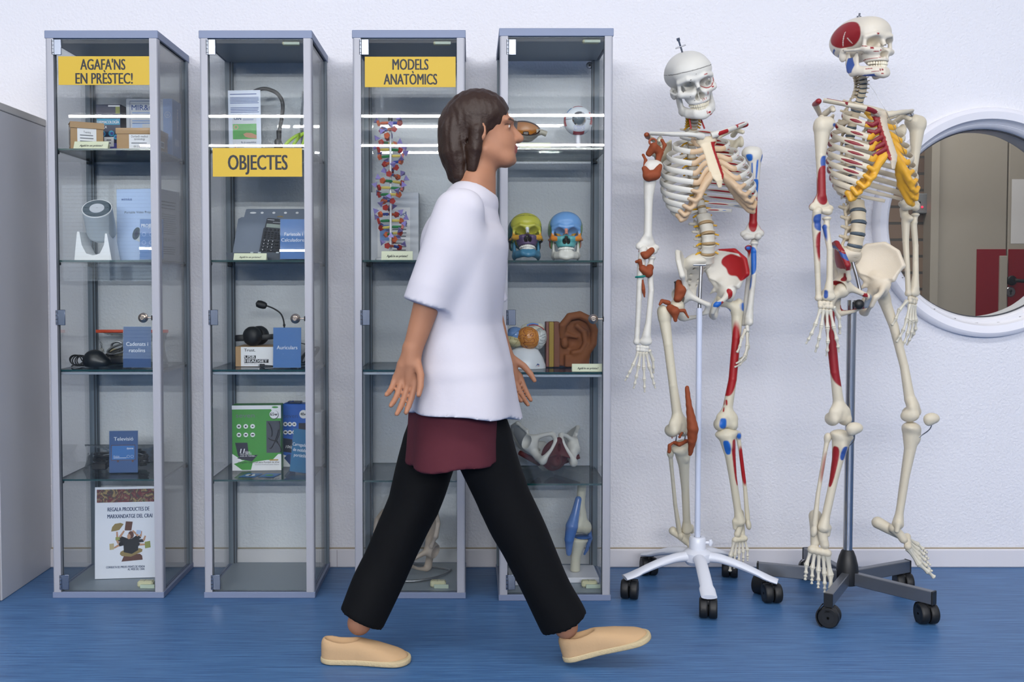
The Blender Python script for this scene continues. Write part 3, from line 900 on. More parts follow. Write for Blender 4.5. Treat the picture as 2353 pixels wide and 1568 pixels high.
def d2(mb, w, h, y, d):
    mb.box((0, 0, h * .86), (w + .005, d + .005, h * .28), 'cardboard', b=.001)
    mb.quad(-w * .18, w * .36, h * .02, h * .70, y - .0005); mb.text("Dorland's medical", w * .09, h * .56, y - .0009, .010, 'print_black', w=w * .42); mb.text('terminology', w * .09, h * .44, y - .0009, .010, 'print_black', w=w * .28)
    mb.lines(-w * .12, w * .28, h * .32, 1, .01, h * .04, y - .0009, 'print_grey'); mb.text('001.5 802 STE', w * .09, h * .1, y - .0009, .009, 'print_black', w=w * .3)
    T = rzm(rad(90)); mb.quad(-d * .1, d * .2, h * .2, h * .5, -w / 2 - .0004, 'label_white', T); mb.quad(-d * .07, d * .17, h * .25, h * .45, -w / 2 - .0008, 'print_grey', T)
carton('cardboard_box', 'lidded brown cardboard box with a white title label, right of the tent card', 'box', 0, 0, 268, 358, 294, 3.215, .125, 0, draw=d2, group='brown boxes on the top shelf')
def d3(mb, w, h, y, d):
    mb.quad(-w / 2 + .001, w * .5, h * .55, h * .7, y, 'cyan') if False else None
    mb.quad(-w / 2 + .002, w / 2 - .002, h * .60, h * .72, y, 'cyan'); mb.quad(w * .3, w * .48, h * .82, h * .98, y, 'olive'); mb.quad(w * .0, w * .48, h * .955, h * .985, y - .0002, 'label_white')
    mb.text('FLASHCARDS DE', -w * .46, h * .745, y - .0004, .012, 'ink_white', w=w * .9, align='l'); mb.text('FARMACOLOGÍA', -w * .46, h * .625, y - .0004, .014, 'ink_white', w=w * .9, align='l', bold=.03); mb.text('BÀSICA', -w * .46, h * .53, y - .0004, .013, 'ink_white', w=w * .4, align='l', bold=.02)
    for (a, b, r) in ((-.25, .42, .13), (.12, .43, .12), (.3, .36, .1), (-.1, .3, .08)): mb.disc(w * a, h * b, w * r, y - .0002, 'cyan', 18); mb.disc(w * a + .002, h * b, w * r * .55, y - .0004, 'violet', 14)
    mb.quad(-w / 2 + .001, w / 2 - .001, .002, h * .24, y - .0001, 'violet'); mb.quad(-w * .18, w * .22, h * .17, h * .36, y - .0006); mb.lines(-w * .08, w * .12, h * .31, 2, h * .06, h * .02, y - .0009, 'print_grey')
    mb.quad(-w * .3, w * .3, h * .02, h * .13, y - .0005); mb.bars(-w * .24, w * .24, h * .03, h * .12, y - .0009, 'print_grey', 20)
    T = rzm(rad(90)); mb.quad(-d / 2, d / 2, 0, h, -w / 2 - .0003, 'navy_side', T); mb.lines(-d * .2, d * .1, h * .5, 5, h * .06, h * .02, -w / 2 - .0006, 'print_grey', T=T)
carton('flashcard_box', 'dark navy box of pharmacology flashcards behind the brown boxes', 'box', 0, 0, 221, 277, 240, 3.36, .055, 0, 'navy_box', d3)
def d4(mb, w, h, y, d):
    mb.quad(w * .30, w / 2, 0, h, y - .0002, 'mid_blue')
    mb.ringd(w * .40, h * .72, .009, .0102, y - .0005, 'label_white'); mb.text('Et', w * .40, h * .70, y - .0005, .010, 'label_white')
    for (a, b, c, e) in ((-.42, .28, .955, .962), (-.42, .28, .03, .037)): mb.quad(w * a, w * b, h * c, h * e, y - .0003, 'ink_blue')
    mb.quad(-w * .42, -w * .413, h * .03, h * .962, y - .0003, 'ink_blue')
    mb.text('MIR&tAL', -w * .38, h * .80, y - .0004, .026, 'ink_blue', w=w * .62, align='l', bold=.012); mb.lines(-w * .37, w * .1, h * .76, 1, .01, .003, y - .0003, 'mid_blue'); mb.lines(-w * .37, w * .08, h * .62, 2, .008, .003, y - .0003, 'mid_blue')
    mb.quad(-w * .37, -w * .15, h * .46, h * .57, y - .0003, 'pale_blue')
    T = rzm(rad(90)); mb.quad(-d / 2, d / 2, 0, h, -w / 2 - .0003, 'mid_blue', T); mb.text('MIREtAL', 0, 0, -w / 2 - .0006, .022, 'label_white', T=T @ tr(0, 0, h * .66) @ ry(rad(90))); mb.quad(-d * .25, d * .25, h * .2, h * .32, -w / 2 - .0006, 'pale_blue', T)
carton('card_box', 'large white and blue boxed card set lettered MIR, at the back beside the flashcards box', 'box', 0, 0, 290, 396, 227, 3.372, .10, 0, 'box_grey', d4)
tent('cream tent card in front of the turned brown box in the leftmost cabinet', 0, 0, 168, 247, 324, 3.195)

# projector
t = thing('projector', 'white cylindrical projector on a curved stand, left of its pale blue box', 'projector', (X(223, 590, 3.265), 3.265, SZ(0, 1)))
s_ = pxm(560, 3.29)
Ws = 84 * s_
mb = MB('white_plastic')
yk = [(-Ws * .5, 0), (Ws * .5, 0), (Ws * .46, .03), (Ws * .38, .088), (Ws * .33, .088), (Ws * .30, .05), (Ws * .18, .022), (0, .016), (-Ws * .18, .022), (-Ws * .30, .05), (-Ws * .36, .094), (-Ws * .42, .094), (-Ws * .48, .03)]
mb.prism(yk, -.035, .045); mb.build('stand', t)
axd = V(.10, -.66, .74).normalized(); fc = V((239 - 226) * s_, -.045, (597 - 481) * s_)
R3 = axd.to_track_quat('Z', 'Y').to_matrix().to_4x4(); T = tr(*fc) @ R3
r_ = .0475
mb = MB('silver_mesh'); mb.lathe([(.001, -.115), (r_ * .8, -.115), (r_ * .97, -.106), (r_, -.094), (r_, -.002)], 40, T=T); mb.build('body', t)
mb = MB('white_plastic'); mb.lathe([(r_ * .93, .0006), (r_ * .985, .001), (r_ * 1.0, -.002)], 40, T=T); mb.lathe([(.001, .003), (r_ * .48, .003), (r_ * .5, .0012)], 32, 'box_grey', T); mb.lathe([(r_ * .5, .0008), (r_ * .94, .0008)], 40, 'lens_dark', T); mb.build('front_ring', t)
def d5(mb, w, h, y, d):
    mb.text('wimius', -w * .38, h * .84, y, .014, 'ink_blue', w=w * .26, align='l', bold=.02); mb.text('Portable Video Projector', -w * .30, h * .66, y, .011, 'print_black', w=w * .78, align='l')
    T = tr(-w * .02, y - .001, h * .38) @ ry(rad(22)); mb.quad(0, w * .34, -.022, .022, 0, 'silver_mesh', T); mb.disc(0, 0, .013, -.0004, 'lens_dark', 24, T, .022); mb.disc(.001, 0, .006, -.0008, 'navy_box', 18, T, .011)
    mb.quad(w * .08, w * .36, h * .06, h * .22, y, 'box_grey')
    Ts = rzm(rad(90)); mb.quad(-d / 2 + .001, d / 2, 0, h, -w / 2 - .0003, 'box_grey', Ts); mb.lines(-d * .35, d * .35, h * .84, 3, h * .045, h * .016, -w / 2 - .0006, 'print_grey', T=Ts); mb.lines(-d * .35, d * .38, h * .66, 10, h * .03, h * .008, -w / 2 - .0006, 'print_grey', T=Ts); mb.text('CE RoHS', 0, h * .28, -w / 2 - .0006, .014, 'print_grey', T=Ts, w=d * .6); mb.lines(-d * .3, d * .3, h * .2, 4, h * .03, h * .01, -w / 2 - .0006, 'print_grey', T=Ts)
carton('projector_box', 'pale blue carton printed Portable Video Projector with a picture of the device', 'box', 0, 1, 264, 366, 434, 3.325, .15, rad(-11), 'pale_blue', d5)
def d6(mb, w, h, y):
    for k in range(6):
        mb.ringd(-w * .32 + w * .30 * (k % 3), h * (.62 - .2 * (k // 3)), .0055, .0065, y, 'pale_blue', 20)
    for k in range(3): mb.quad(-w * .37 + w * .3 * k, -w * .27 + w * .3 * k, h * .25, h * .32, y, 'pale_blue')
holder('blue sign reading PROJECTOR standing behind the right front post', 0, 1, 320, 375, 503, 3.235, [('PROJECTOR', .79, .016, .86)], rz=rad(4), extra=d6)

# shelf three: mouse, zip bag, locks
t = thing('computer_mouse', 'black wired computer mouse with its looped cable on the third shelf', 'mouse', (X(218, 840, 3.28), 3.28, SZ(0, 2)))
mo = lambda p: smax(smin(ell(p, (0, 0, .021), (.040, .030, .037)), ell(p, (.028, 0, .016), (.026, .025, .020)), .012), -p[:, 2] + .001, .003)
solid('shell', mo, (-.06, -.05, -.01), (.07, .05, .07), .0026, 'mouse_black', t)
mb = MB('rubber_black'); mb.ball((.047, 0, .026), (.009, .003, .008), n=12); mb.build('scroll_wheel', t)
mb = MB('rubber_black')
for k in range(5): mb.tube([(-.045 + .02 * math.cos(a) - .004 * k, .012 * math.sin(a * .5 + k), .02 + .017 * math.sin(a) + .001 * k) for a in [2 * math.pi * q / 20 for q in range(20)]], .0021, 6, closed=True)
mb.tube(spline([(-.075, -.01, .003), (-.06, -.012, .008), (-.03, -.01, .006)], 5), .0021, 6)
mb.build('cable', t)
t = thing('cable_lock', 'black laptop lock with a coiled steel cable inside the orange sealed bag', 'lock', (X(272, 838, 3.378), 3.378, SZ(0, 2)))
mb = MB('rubber_black'); mb.box((.0, 0, .016), (.085, .03, .028), b=.006); mb.tube([(-.04, 0, .03), (-.01, -.005, .042), (.015, 0, .055)], [.008, .009, .005], 10); mb.build('lock_body', t)
mb = MB('cable_grey')
for k in range(4): mb.tube([(.01 + .045 * math.cos(a), .006 * k - .01, .056 + .014 * math.sin(a) + .28 * .045 * math.cos(a)) for a in [2 * math.pi * q / 24 for q in range(24)]], .0030, 6, closed=True)
mb.tube([(.065 + .030 * math.cos(a), .02, .026 + .010 * math.sin(a)) for a in [2 * math.pi * q / 24 for q in range(24)]], .0025, 6, closed=True)
mb.build('steel_cable', t)
mb = MB('chrome_dull'); mb.ball((.03, -.018, .06), .007, n=12); mb.cyl((.012, -.01, .052), (.02, -.014, .058), .004); mb.build('lock_barrel', t)
t = thing('padlock', 'beige padlock body half hidden behind the Cadenats i ratolins sign', 'lock', (X(270, 838, 3.418), 3.418, SZ(0, 2)))
mb = MB('beige'); mb.box((0, 0, .026), (.07, .026, .052), b=.006); mb.build('body', t)
mb = MB('chrome_dull'); mb.tube([(-.02, 0, .05), (-.02, 0, .062)] + [(.02 * -math.cos(a), 0, .062 + .014 * math.sin(a)) for a in [math.pi * q / 8 for q in range(9)]] + [(.02, 0, .05)], .004, 8); mb.build('shackle', t)
def film_bag(name, label, i, j, px0, px1, y0, Y, dep, seed, seal=None):
    z = SZ(i, j); x0, x1 = X(px0, y0 + 40, Y), X(px1, y0 + 40, Y); w = x1 - x0; h = at(px0, y0, Y).z - z
    t = thing(name, label, 'bag', ((x0 + x1) / 2, Y, z))
    rnd = random.Random(seed); n, m = 16, 12
    mb = MB('plastic_film')
    jit = {}
    for s in (-1, 1):
        vs, fs = [], []
        for a in range(n + 1):
            for b in range(m + 1):
                u, v = a / n, b / m
                bulge = math.sin(math.pi * u) ** .3 * (1 - v) ** .5 * dep
                pin = .012 * math.sin(math.pi * v) * (1 if u < .5 else -1) * abs(2 * u - 1) ** 3
                e = 0 if a in (0, n) or b == m else 1
                vs.append((-w / 2 + w * u + pin, s * (bulge + .001 + e * rnd.uniform(0, .0035)), .0012 + (h - .001) * v))
        for a in range(n):
            for b in range(m):
                q = (a * (m + 1) + b, (a + 1) * (m + 1) + b, (a + 1) * (m + 1) + b + 1, a * (m + 1) + b + 1)
                fs.append(q if s < 0 else q[::-1])
        mb.add(vs, fs, smooth=True)
    mb.build('film', t, angle=180)
    if seal:
        mb = MB(seal); mb.box((0, 0, h + .002), (w + .004, .003, .011), b=.001); mb.build('seal_strip', t)
    return t
film_bag('zip_bag', 'clear plastic bag with an orange zip seal, behind the Cadenats i ratolins sign', 0, 2, 222, 386, 763, 3.400, .080, 3, 'seal_orange')
holder('blue sign reading Cadenats i ratolins in front of the zip bag', 0, 2, 281, 347, 751, 3.215, [('Cadenats i', .53, .0185, .76), ('ratolins', .38, .0185, .56)], 'card_navy', tilt=3)

# shelf four: bagged cables and television sign
t = thing('cable_bundle', 'bundle of black cables in a clear bag behind the Televisió sign', 'cable', (X(278, 1075, 3.38), 3.38, SZ(0, 3)))
mb = MB('rubber_black')
rnd = random.Random(5)
for k in range(9):
    a, b, o = rnd.uniform(.070, .096), rnd.uniform(.018, .04), rnd.uniform(0, 6)
    mb.tube([(a * math.cos(q) + rnd.uniform(-.002, .002), b * math.sin(q), max(.006, .030 + .016 * math.sin(q + o) + .10 * a * math.cos(q) + .003 * k - .012)) for q in [2 * math.pi * e / 26 for e in range(26)]], .0034, 6, closed=True)
mb.build('cable_loops', t)
for c_, q_ in (((-.06, -.035, .0115), (.05, .02, .022)), ((-.015, -.03, .012), (.02, .018, .02)), ((.05, -.03, .025), (.05, .02, .03))):
    mb = MB('rubber_black'); mb.box(c_, q_, b=.003); mb.build('plug', t)
film_bag('plastic_bag', 'crumpled clear bag around the black cables behind the Televisió sign', 0, 3, 194, 368, 1022, 3.39, .085, 9)
def d7(mb, w, h, y):
    mb.quad(-w * .42, w * .40, h * .30, h * .66, y, 'brown_print'); mb.quad(-w * .40, w * .38, h * .315, h * .645, y - .0003, 'card_blue')
    mb.text('iiyama', w * .22, h * .56, y - .0006, .009, 'ink_white', w=w * .22, bold=.02, shear=.2); mb.text('ProLite', -w * .34, h * .38, y - .0006, .007, 'ink_white', w=w * .2, align='l', shear=.2); mb.lines(-w * .34, w * .1, h * .365, 1, .01, .0016, y - .0006, 'ink_white')
    for k in range(2): mb.ringd(w * (.16 + .13 * k), h * .39, .0042, .0048, y - .0006, 'ink_white', 16)
    for k in (-.22, .28): mb.quad(w * k, w * k + .006, h * .26, h * .30, y, 'brown_print')
holder('blue sign reading Televisió with a drawn screen on the fourth shelf', 0, 3, 250, 316, 991, 3.27, [('Televisió', .76, .0175, .66)], 'card_navy', tilt=3, rz=rad(5), extra=d7)

# poster on the base
z = SZ(0, -1); Yp = 3.30
x0, x1 = X(219, 1225, Yp), X(360, 1225, Yp); w = x1 - x0; h = at(219, 1122, Yp).z - z
t = thing('poster', 'white poster board with a seated many-armed figure, on the floor of the leftmost cabinet', 'poster', ((x0 + x1) / 2, Yp, z + .0015), 0, rot=(rad(-3), 0, rad(6)))
mb = MB('poster_white'); mb.box((0, .002, h / 2), (w, .004, h)); mb.build('board', t)
mb = MB('ink_navy'); y = -.0004
def PX(a): return -w / 2 + w * (a - 549) / (1340 - 549)
def PZ(b): return h * (1290 - b) / (1290 - 135)
mb.text('REGALA PRODUCTES DE', PX(708), PZ(442), y, .0190, w=PX(1232) - PX(708), align='l', bold=.03); mb.text('MARXANDATGE DEL CRAI', PX(706), PZ(530), y, .0190, w=PX(1268) - PX(706), align='l', bold=.03)
mb.build('title', t)
mb = MB('ink_navy'); mb.text('CONSULTA ELS PREUS I PUNTS DE VENDA', PX(690), PZ(1160), y, .0105, w=PX(1175) - PX(690), align='l', bold=.03); mb.text('AL WEB DEL CRAI:', PX(960), PZ(1192), y, .0105, w=PX(1172) - PX(960), align='l', bold=.03)
mb.build('caption', t)
mb = MB('painted_scene'); mb.quad(PX(572), PX(1332), PZ(330), PZ(165), y); mb.build('picture_band', t)
mb = MB('fig_black')
def blob(pts, m, yy): mb.poly([(PX(a), PZ(b)) for a, b in pts], yy, m)
blob([(880, 1080), (1147, 1062), (1140, 1010), (1110, 985), (915, 1000)], 'brown_print', y)
blob([(860, 985), (885, 1010), (1000, 1020), (1140, 960), (1145, 930), (1110, 915), (900, 940), (870, 955)], 'gold_print', y - .0002)
blob([(910, 960), (1010, 985), (1090, 940), (1095, 820), (1060, 800), (960, 790), (905, 830)], 'fig_black', y - .0004)
def limb(pts, r0, r1, m, yy):
    for (a, b), (c, d) in zip(pts, pts[1:]):
        p, q = V(PX(a), 0, PZ(b)), V(PX(c), 0, PZ(d)); dd = (q - p).normalized(); nn = V(-dd.z, 0, dd.x)
        mb.add([p + nn * r0, p - nn * r0, q - nn * r1, q + nn * r1], [(0, 1, 2, 3)], m, T=tr(0, yy, 0))
def limb2(el, hand, m='fig_black'):
    limb([(1000, 830), el], .0065, .005, m, y - .0003); limb([el, hand], .0038, .0026, 'skin_print', y - .00035)
limb2((860, 770), (915, 690)); limb2((830, 800), (825, 700)); limb2((850, 870), (790, 905)); limb2((1090, 760), (1020, 690)); limb2((1120, 770), (1130, 700)); limb2((1160, 820), (1180, 760)); limb2((1110, 870), (1190, 870)); limb2((845, 850), (815, 790))
mb.disc(PX(1000), PZ(745), .0095, y - .0006, 'brown_print', 20, rz=.013); mb.disc(PX(975), PZ(765), .006, y - .0008, 'skin_print', 16, rz=.009)
blob([(752, 697), (812, 690), (855, 678), (908, 606), (870, 590), (800, 600), (765, 640)], 'gold_print', y - .0005)
for pts, m in (([(920, 686), (1005, 690), (1022, 578), (936, 572)], 'brown_print'), ([(1065, 735), (1125, 738), (1128, 690), (1072, 684)], 'pale_blue'), ([(806, 808), (860, 806), (860, 768), (808, 768)], 'olive'), ([(734, 928), (790, 922), (786, 846), (730, 852)], 'beige'), ([(1178, 920), (1248, 908), (1240, 826), (1172, 838)], 'olive')):
    blob(pts, m, y - .0006)
mb.build('figure_print', t)

# alarm sensors on the cabinet floors (fixed to the base)
for i, px in ((0, 337), (2, 1010), (3, 1358)):
    t = cab[i][0]; Ys = 3.205
    xx = X(px, 1345, Ys) - CABX[i]; yy = Ys - (CABY[i] + CD / 2)
    mb = MB('sensor_cream'); mb.box((xx - .005, yy + .008, BASEZ + .011), (.052, .028, .021), b=.005); mb.box((xx + .006, yy - .010, BASEZ + .0065), (.048, .007, .0125), 'sensor_strip', b=.001); mb.box((xx - .008, yy + .008, BASEZ + .0217), (.0008, .026, .0004), 'print_grey'); mb.ringd(0, 0, .0045, .0055, 0, 'print_grey', 18, T=tr(xx + .008, yy + .010, BASEZ + .0219) @ rx(rad(-90)))
    mb.build('alarm_sensor', t)

# ------------------------------------------------------------------ cabinet two
z = SZ(1, 0); Yl = 3.34
x0, x1 = X(526, 270, Yl), X(600, 270, Yl); w = x1 - x0; h = at(526, 206, Yl).z - z
t = thing('leaflet', 'tall pale leaflet with a green photo of a cupped hand, above the OBJECTES sign', 'leaflet', ((x0 + x1) / 2, Yl, z + .0025), 0, rot=(rad(-5), rad(-1.5), rad(3)))
mb = MB('leaflet'); mb.box((0, .001, h / 2), (w, .0012, h)); mb.build('sheet', t)
mb = MB('ink_navy'); y = -.0002
mb.lines(-w * .44, w * .44, h * .945, 1, .01, h * .012, y, 'ink_blue'); mb.lines(-w * .44, w * .45, h * .89, 5, h * .022, h * .008, y, 'ink_blue', .05); mb.lines(-w * .43, w * .45, h * .73, 4, h * .024, h * .009, y, 'ink_blue', .05)
mb.quad(-w * .38, w * .36, h * .07, h * .62, y, 'box_grey'); mb.text('CRAI', -w * .33, h * .535, y - .0003, .018, w=w * .22, align='l', bold=.04); mb.lines(-w * .05, w * .3, h * .55, 2, .004, .0012, y - .0003, 'ink_blue')
mb.quad(-w * .37, w * .36, h * .23, h * .47, y - .0003, 'leaf_green'); mb.ringd(-w * .27, h * .42, .005, .008, y - .0006, 'skin_print', 20)
mb.poly([(-w * .05, h * .31), (0, h * .27), (w * .12, h * .25), (w * .36, h * .235), (w * .36, h * .29), (w * .2, h * .325), (w * .04, h * .33)], y - .0006, 'skin_print')
mb.text('Pla de sostenibilitat', w * .34, h * .165, y - .0003, .009, 'ink_navy', w=w * .46, align='r', bold=.02); mb.disc(-w * .3, h * .11, .003, y - .0003, 'skin_print', 12); mb.lines(-w * .24, -w * .02, h * .12, 2, h * .012, h * .006, y - .0003, 'print_grey')
mb.build('print', t)
Yg = 3.41; z = SZ(1, 0)
t = thing('gooseneck_lamp', 'black curved gooseneck rising from a jointed base inside the clear bag', 'lamp', (X(640, 330, Yg), Yg, z))
def LG(px, py, dy=0): p = at(px, py, Yg + dy); return p - Vector(t.location)
pts = [LG(642, 300), LG(648, 268), LG(650, 245), LG(647, 229), LG(637, 215), LG(622, 207), LG(607, 204), LG(592, 207), LG(578, 214)]
mb = MB('rubber_black'); mb.tube(spline(pts, 5), .0068, 12); mb.build('neck', t)
b0 = LG(641, 300)
mb = MB('rubber_black'); mb.tube([V(b0.x - .003, 0, .0005), V(b0.x - .003, 0, .02), V(b0.x - .001, 0, b0.z * .5), V(b0.x, 0, b0.z * .62), V(b0.x, 0, b0.z)], [.017, .016, .014, .008, .009], 16); mb.ball((b0.x - .002, -.008, b0.z * .55), .013, n=14); mb.build('base', t)
t = thing('lime_strap', 'bright lime green bent strips in the bag, right of the black gooseneck', 'strap', (X(680, 330, 3.39), 3.39, z))
mb = MB('lime')
for (a, b) in (((655, 335), (692, 308)), ((672, 337), (700, 306)), ((694, 336), (706, 306))):
    p, q = at(a[0], a[1], 3.39) - Vector(t.location), at(b[0], b[1], 3.39) - Vector(t.location); p.z = max(p.z, .004)
    mb.tube(bez(p, p + V(.012, 0, .02), q + V(-.012, 0, -.002), q, 10), [(.003, .0055)] * 11, 8, up=(0, -.2, 1))
mb.build('strips', t)
film_bag('plastic_bag', 'large clear plastic bag around the gooseneck, right of the leaflet', 1, 0, 541, 704, 186, 3.41, .062, 21)
# book stand, calculator
Yb = 3.275; z = SZ(1, 1)
x0, x1 = X(523, 585, Yb), X(717, 585, Yb); w = x1 - x0
t = thing('book_stand', 'grey folding book stand leaning back on the second shelf, holding the calculator', 'stand', ((x0 + x1) / 2, Yb, z))
hp = .185; T = tr(0, .012, .012) @ rx(rad(-40 + 12)) if False else tr(0, .014, .012) @ rx(rad(-27))
mb = MB('stand_grey')
mb.prism([(-w * .46, 0), (w * .46, 0), (w * .44, hp * .80), (w * .40, hp * .84), (-w * .40, hp * .84), (-w * .44, hp * .80)], 0, .004, T=T); mb.build('back_plate', t)
mb = MB('stand_grey'); mb.prism([(-w * .39, hp * .70), (-.03, hp * .70), (0, hp * .67), (.03, hp * .70), (w * .39, hp * .70), (w * .36, hp * 1.02), (w * .34, hp * 1.03), (-w * .34, hp * 1.03), (-w * .36, hp * 1.02)], .0042, .0075, T=T)
for k in (-.06, -.02, .02, .06, .09): mb.disc(k + .03 - .015, hp * .945, .0052, .0038, 'label_white', 16, T, .004)
mb.disc(-w * .27, hp * .945, .011, .0038, 'label_white', 18, T, .0036); mb.disc(.018, hp * .86, .011, .0036, 'gold_print', 18, T, .0035)
mb.quad(.011, .012, hp * .6, hp * .82, -.0004, 'stand_dark', T)
mb.build('extension_plate', t)
mb = MB('stand_dark'); mb.prism([(-w * .47, 0), (w * .47, 0), (w * .5, .026), (-w * .5, .026)], -.022, -.018); mb.box((0, -.002, .0025), (w * .9, .036, .005)); mb.build('ledge', t)
for k in (-.055, -.03, .03):
    mb = MB('silver_mesh'); mb.box((k, -.021, .026), (.010, .006, .005), b=.001); mb.build('page_clip', t)
t = thing('calculator', 'dark scientific calculator leaning on the grey book stand', 'calculator', (X(622, 585, Yb - .005), Yb - .006, z + .0175), 0, rot=(rad(-27), rad(-4 + 9), 0))
cw, ch = .078, .138
mb = MB('calc_body'); mb.prism([(-cw / 2, 0), (cw / 2, 0), (cw / 2, ch * .7), (cw / 2 - .003, ch * .72), (cw / 2 - .005, ch * .98), (cw / 2 - .010, ch), (-cw / 2 + .010, ch), (-cw / 2 + .005, ch * .98), (-cw / 2 + .003, ch * .72), (-cw / 2, ch * .7)], -.006, .006); mb.quad(-cw * .4, -cw * .1, ch * .945, ch * .962, -.0064, 'box_grey'); mb.quad(-cw * .15, cw * .2, ch * .89, ch * .9, -.0064, 'box_grey'); mb.build('body', t)
mb = MB('lcd'); mb.quad(-cw * .40, cw * .40, ch * .74, ch * .84, -.0064); mb.build('display', t)
mb = MB('calc_key')
for r in range(4):
    for c in range(6): mb.box((-cw * .38 + c * cw * .152, -.0072, ch * (.60 - .052 * r)), (.0085, .0026, .0045), b=.001)
for r in range(4):
    for c in range(5): mb.box((-cw * .36 + c * cw * .18, -.0072, ch * (.355 - .085 * r)), (.0115, .003, .0075), b=.001)
for k in range(5): mb.ball((-cw * .36 + k * cw * .18, -.0068, ch * .675), (.004, .002, .004), n=10)
dg = ['789', '456', '123', '0.=']
for r in range(4):
    for c in range(3): mb.text(dg[r][c], -cw * .36 + c * cw * .18, ch * (.355 - .085 * r) - .0026, -.0090, .0072, 'ink_white')
mb.build('keys', t)
holder('blue sign reading Faristols i Calculadores beside the calculator', 1, 1, 642, 706, 503, 3.205, [('Faristols i', .58, .016, .66), ('Calculadores', .44, .016, .88)], tilt=4)
tent('cream tent card in front of the grey book stand', 1, 1, 536, 611, 582, 3.185)

# headset on its carton
def d8(mb, w, h, y, d):
    mb.quad(-w * .40, w * .5, .001, h - .001, y, 'label_white')
    mb.text('Trust.', -w * .34, h * .76, y - .0003, .014, 'print_black', w=w * .20, align='l', bold=.02)
    mb.quad(-w * .34, -w * .13, h * .40, h * .56, y - .0003, 'print_black'); mb.quad(-w * .34, w * .10, h * .19, h * .37, y - .0003, 'print_black')
    mb.text('USB', -w * .33, h * .425, y - .0006, .0125, 'ink_white', w=w * .18, align='l', bold=.03); mb.text('HEADSET', -w * .33, h * .22, y - .0006, .0125, 'ink_white', w=w * .41, align='l', bold=.03); mb.text('PERFECT FOR VIDEO CALLS', -w * .34, h * .12, y - .0003, .0045, 'print_grey', w=w * .32, align='l')
    mb.ringd(w * .33, h * .62, .024, .0255, y - .0003, 'print_grey', 32); mb.ringd(w * .24, h * .36, .010, .011, y - .0003, 'print_grey', 24)
t, w, h = carton('headset_box', 'white and brown carton lettered USB HEADSET under the black headset', 'box', 1, 2, 541, 668, 797, 3.29, .12, 0, 'cardboard', d8)
zb = SZ(1, 2) + h + .0006
Yh = 3.335
t = thing('headset', 'black headset with a raised boom microphone lying on its carton', 'headset', (X(583, 772, Yh), Yh, zb))
mb = MB('rubber_black'); T = tr(-.002, -.02, .0335) @ rzm(rad(-28)) @ rx(rad(90)); mb.lathe([(.001, .022), (.018, .021), (.029, .013), (.0325, .004), (.0325, -.010), (.030, -.016), (.001, -.016)], 32, T=T); mb.build('ear_cup', t)
mb = MB('rubber_black'); T = tr(.014, .035, .0335) @ rzm(rad(-28)) @ rx(rad(90)); mb.lathe([(.001, .016), (.028, .016), (.0325, .010), (.0325, -.004), (.027, -.016), (.001, -.018)], 32, T=T); mb.build('ear_cup', t)
mb = MB('rubber_black'); mb.tube(spline([(.0, -.018, .028), (-.045, -.02, .026), (-.062, -.005, .025), (-.062, .025, .025), (-.03, .05, .026), (.012, .05, .028)], 6), [(.003, .0105)] * 31, 10, up=(0, 0, 1)); mb.tube(spline([(.012, -.012, .027), (.05, -.012, .030), (.075, .0, .032)], 5), [(.003, .0095)] * 11, 10, up=(0, 0, 1)); mb.build('headband', t)
def LH(px, py): return at(px, py, Yh + .012) - Vector(t.location)
bp_ = [LH(653, 775), LH(653, 748), LH(650, 731), LH(643, 719), LH(628, 709), LH(613, 703)]
mb = MB('rubber_black'); mb.tube(spline(bp_, 5), .0026, 8); mb.tube([bp_[1] - V(0, 0, .003), bp_[1] + V(0, 0, .004)], .0042, 10); mb.build('boom', t)
a, b = LH(613, 704), LH(588, 697); mb = MB('rubber_black'); mb.tube([a + (b - a) * k for k in (0, .06, .25, .6, .88, 1)], [.004, .0095, .0125, .0135, .0115, .003], 16); mb.build('microphone_foam', t)
t = thing('cable_coil', 'looped headset cable lying right of the Auriculars sign', 'cable', (X(714, 840, 3.36), 3.36, SZ(1, 2)))
mb = MB('cable_grey')
for k in range(5): mb.tube([(.03 * math.cos(q) - .01 + .002 * k, .016 * math.sin(q) + .003 * k, .034 + .02 * math.sin(q + .6) + .010 * math.cos(q)) for q in [2 * math.pi * e / 22 for e in range(22)]], .0022, 6, closed=True)
mb.tube(spline([(-.035, 0, .075), (-.01, .0, .068), (.012, .002, .048), (.015, .004, .028)], 5), .0022, 6); mb.build('loops', t)
mb = MB('rubber_black'); mb.box((-.148, -.09, .006), (.016, .009, .010), b=.001); mb.box((-.158, -.09, .006), (.006, .006, .006), 'chrome_dull'); mb.tube(spline([(-.14, -.09, .006), (-.10, -.092, .004), (-.05, -.08, .004), (-.005, -.02, .004)], 5), .0018, 6); mb.build('usb_plug', t)
holder('blue sign reading Auriculars in front of the headset carton', 1, 2, 626, 692, 753, 3.21, [('Auriculars', .46, .0175, .72)], tilt=4, glare=True)

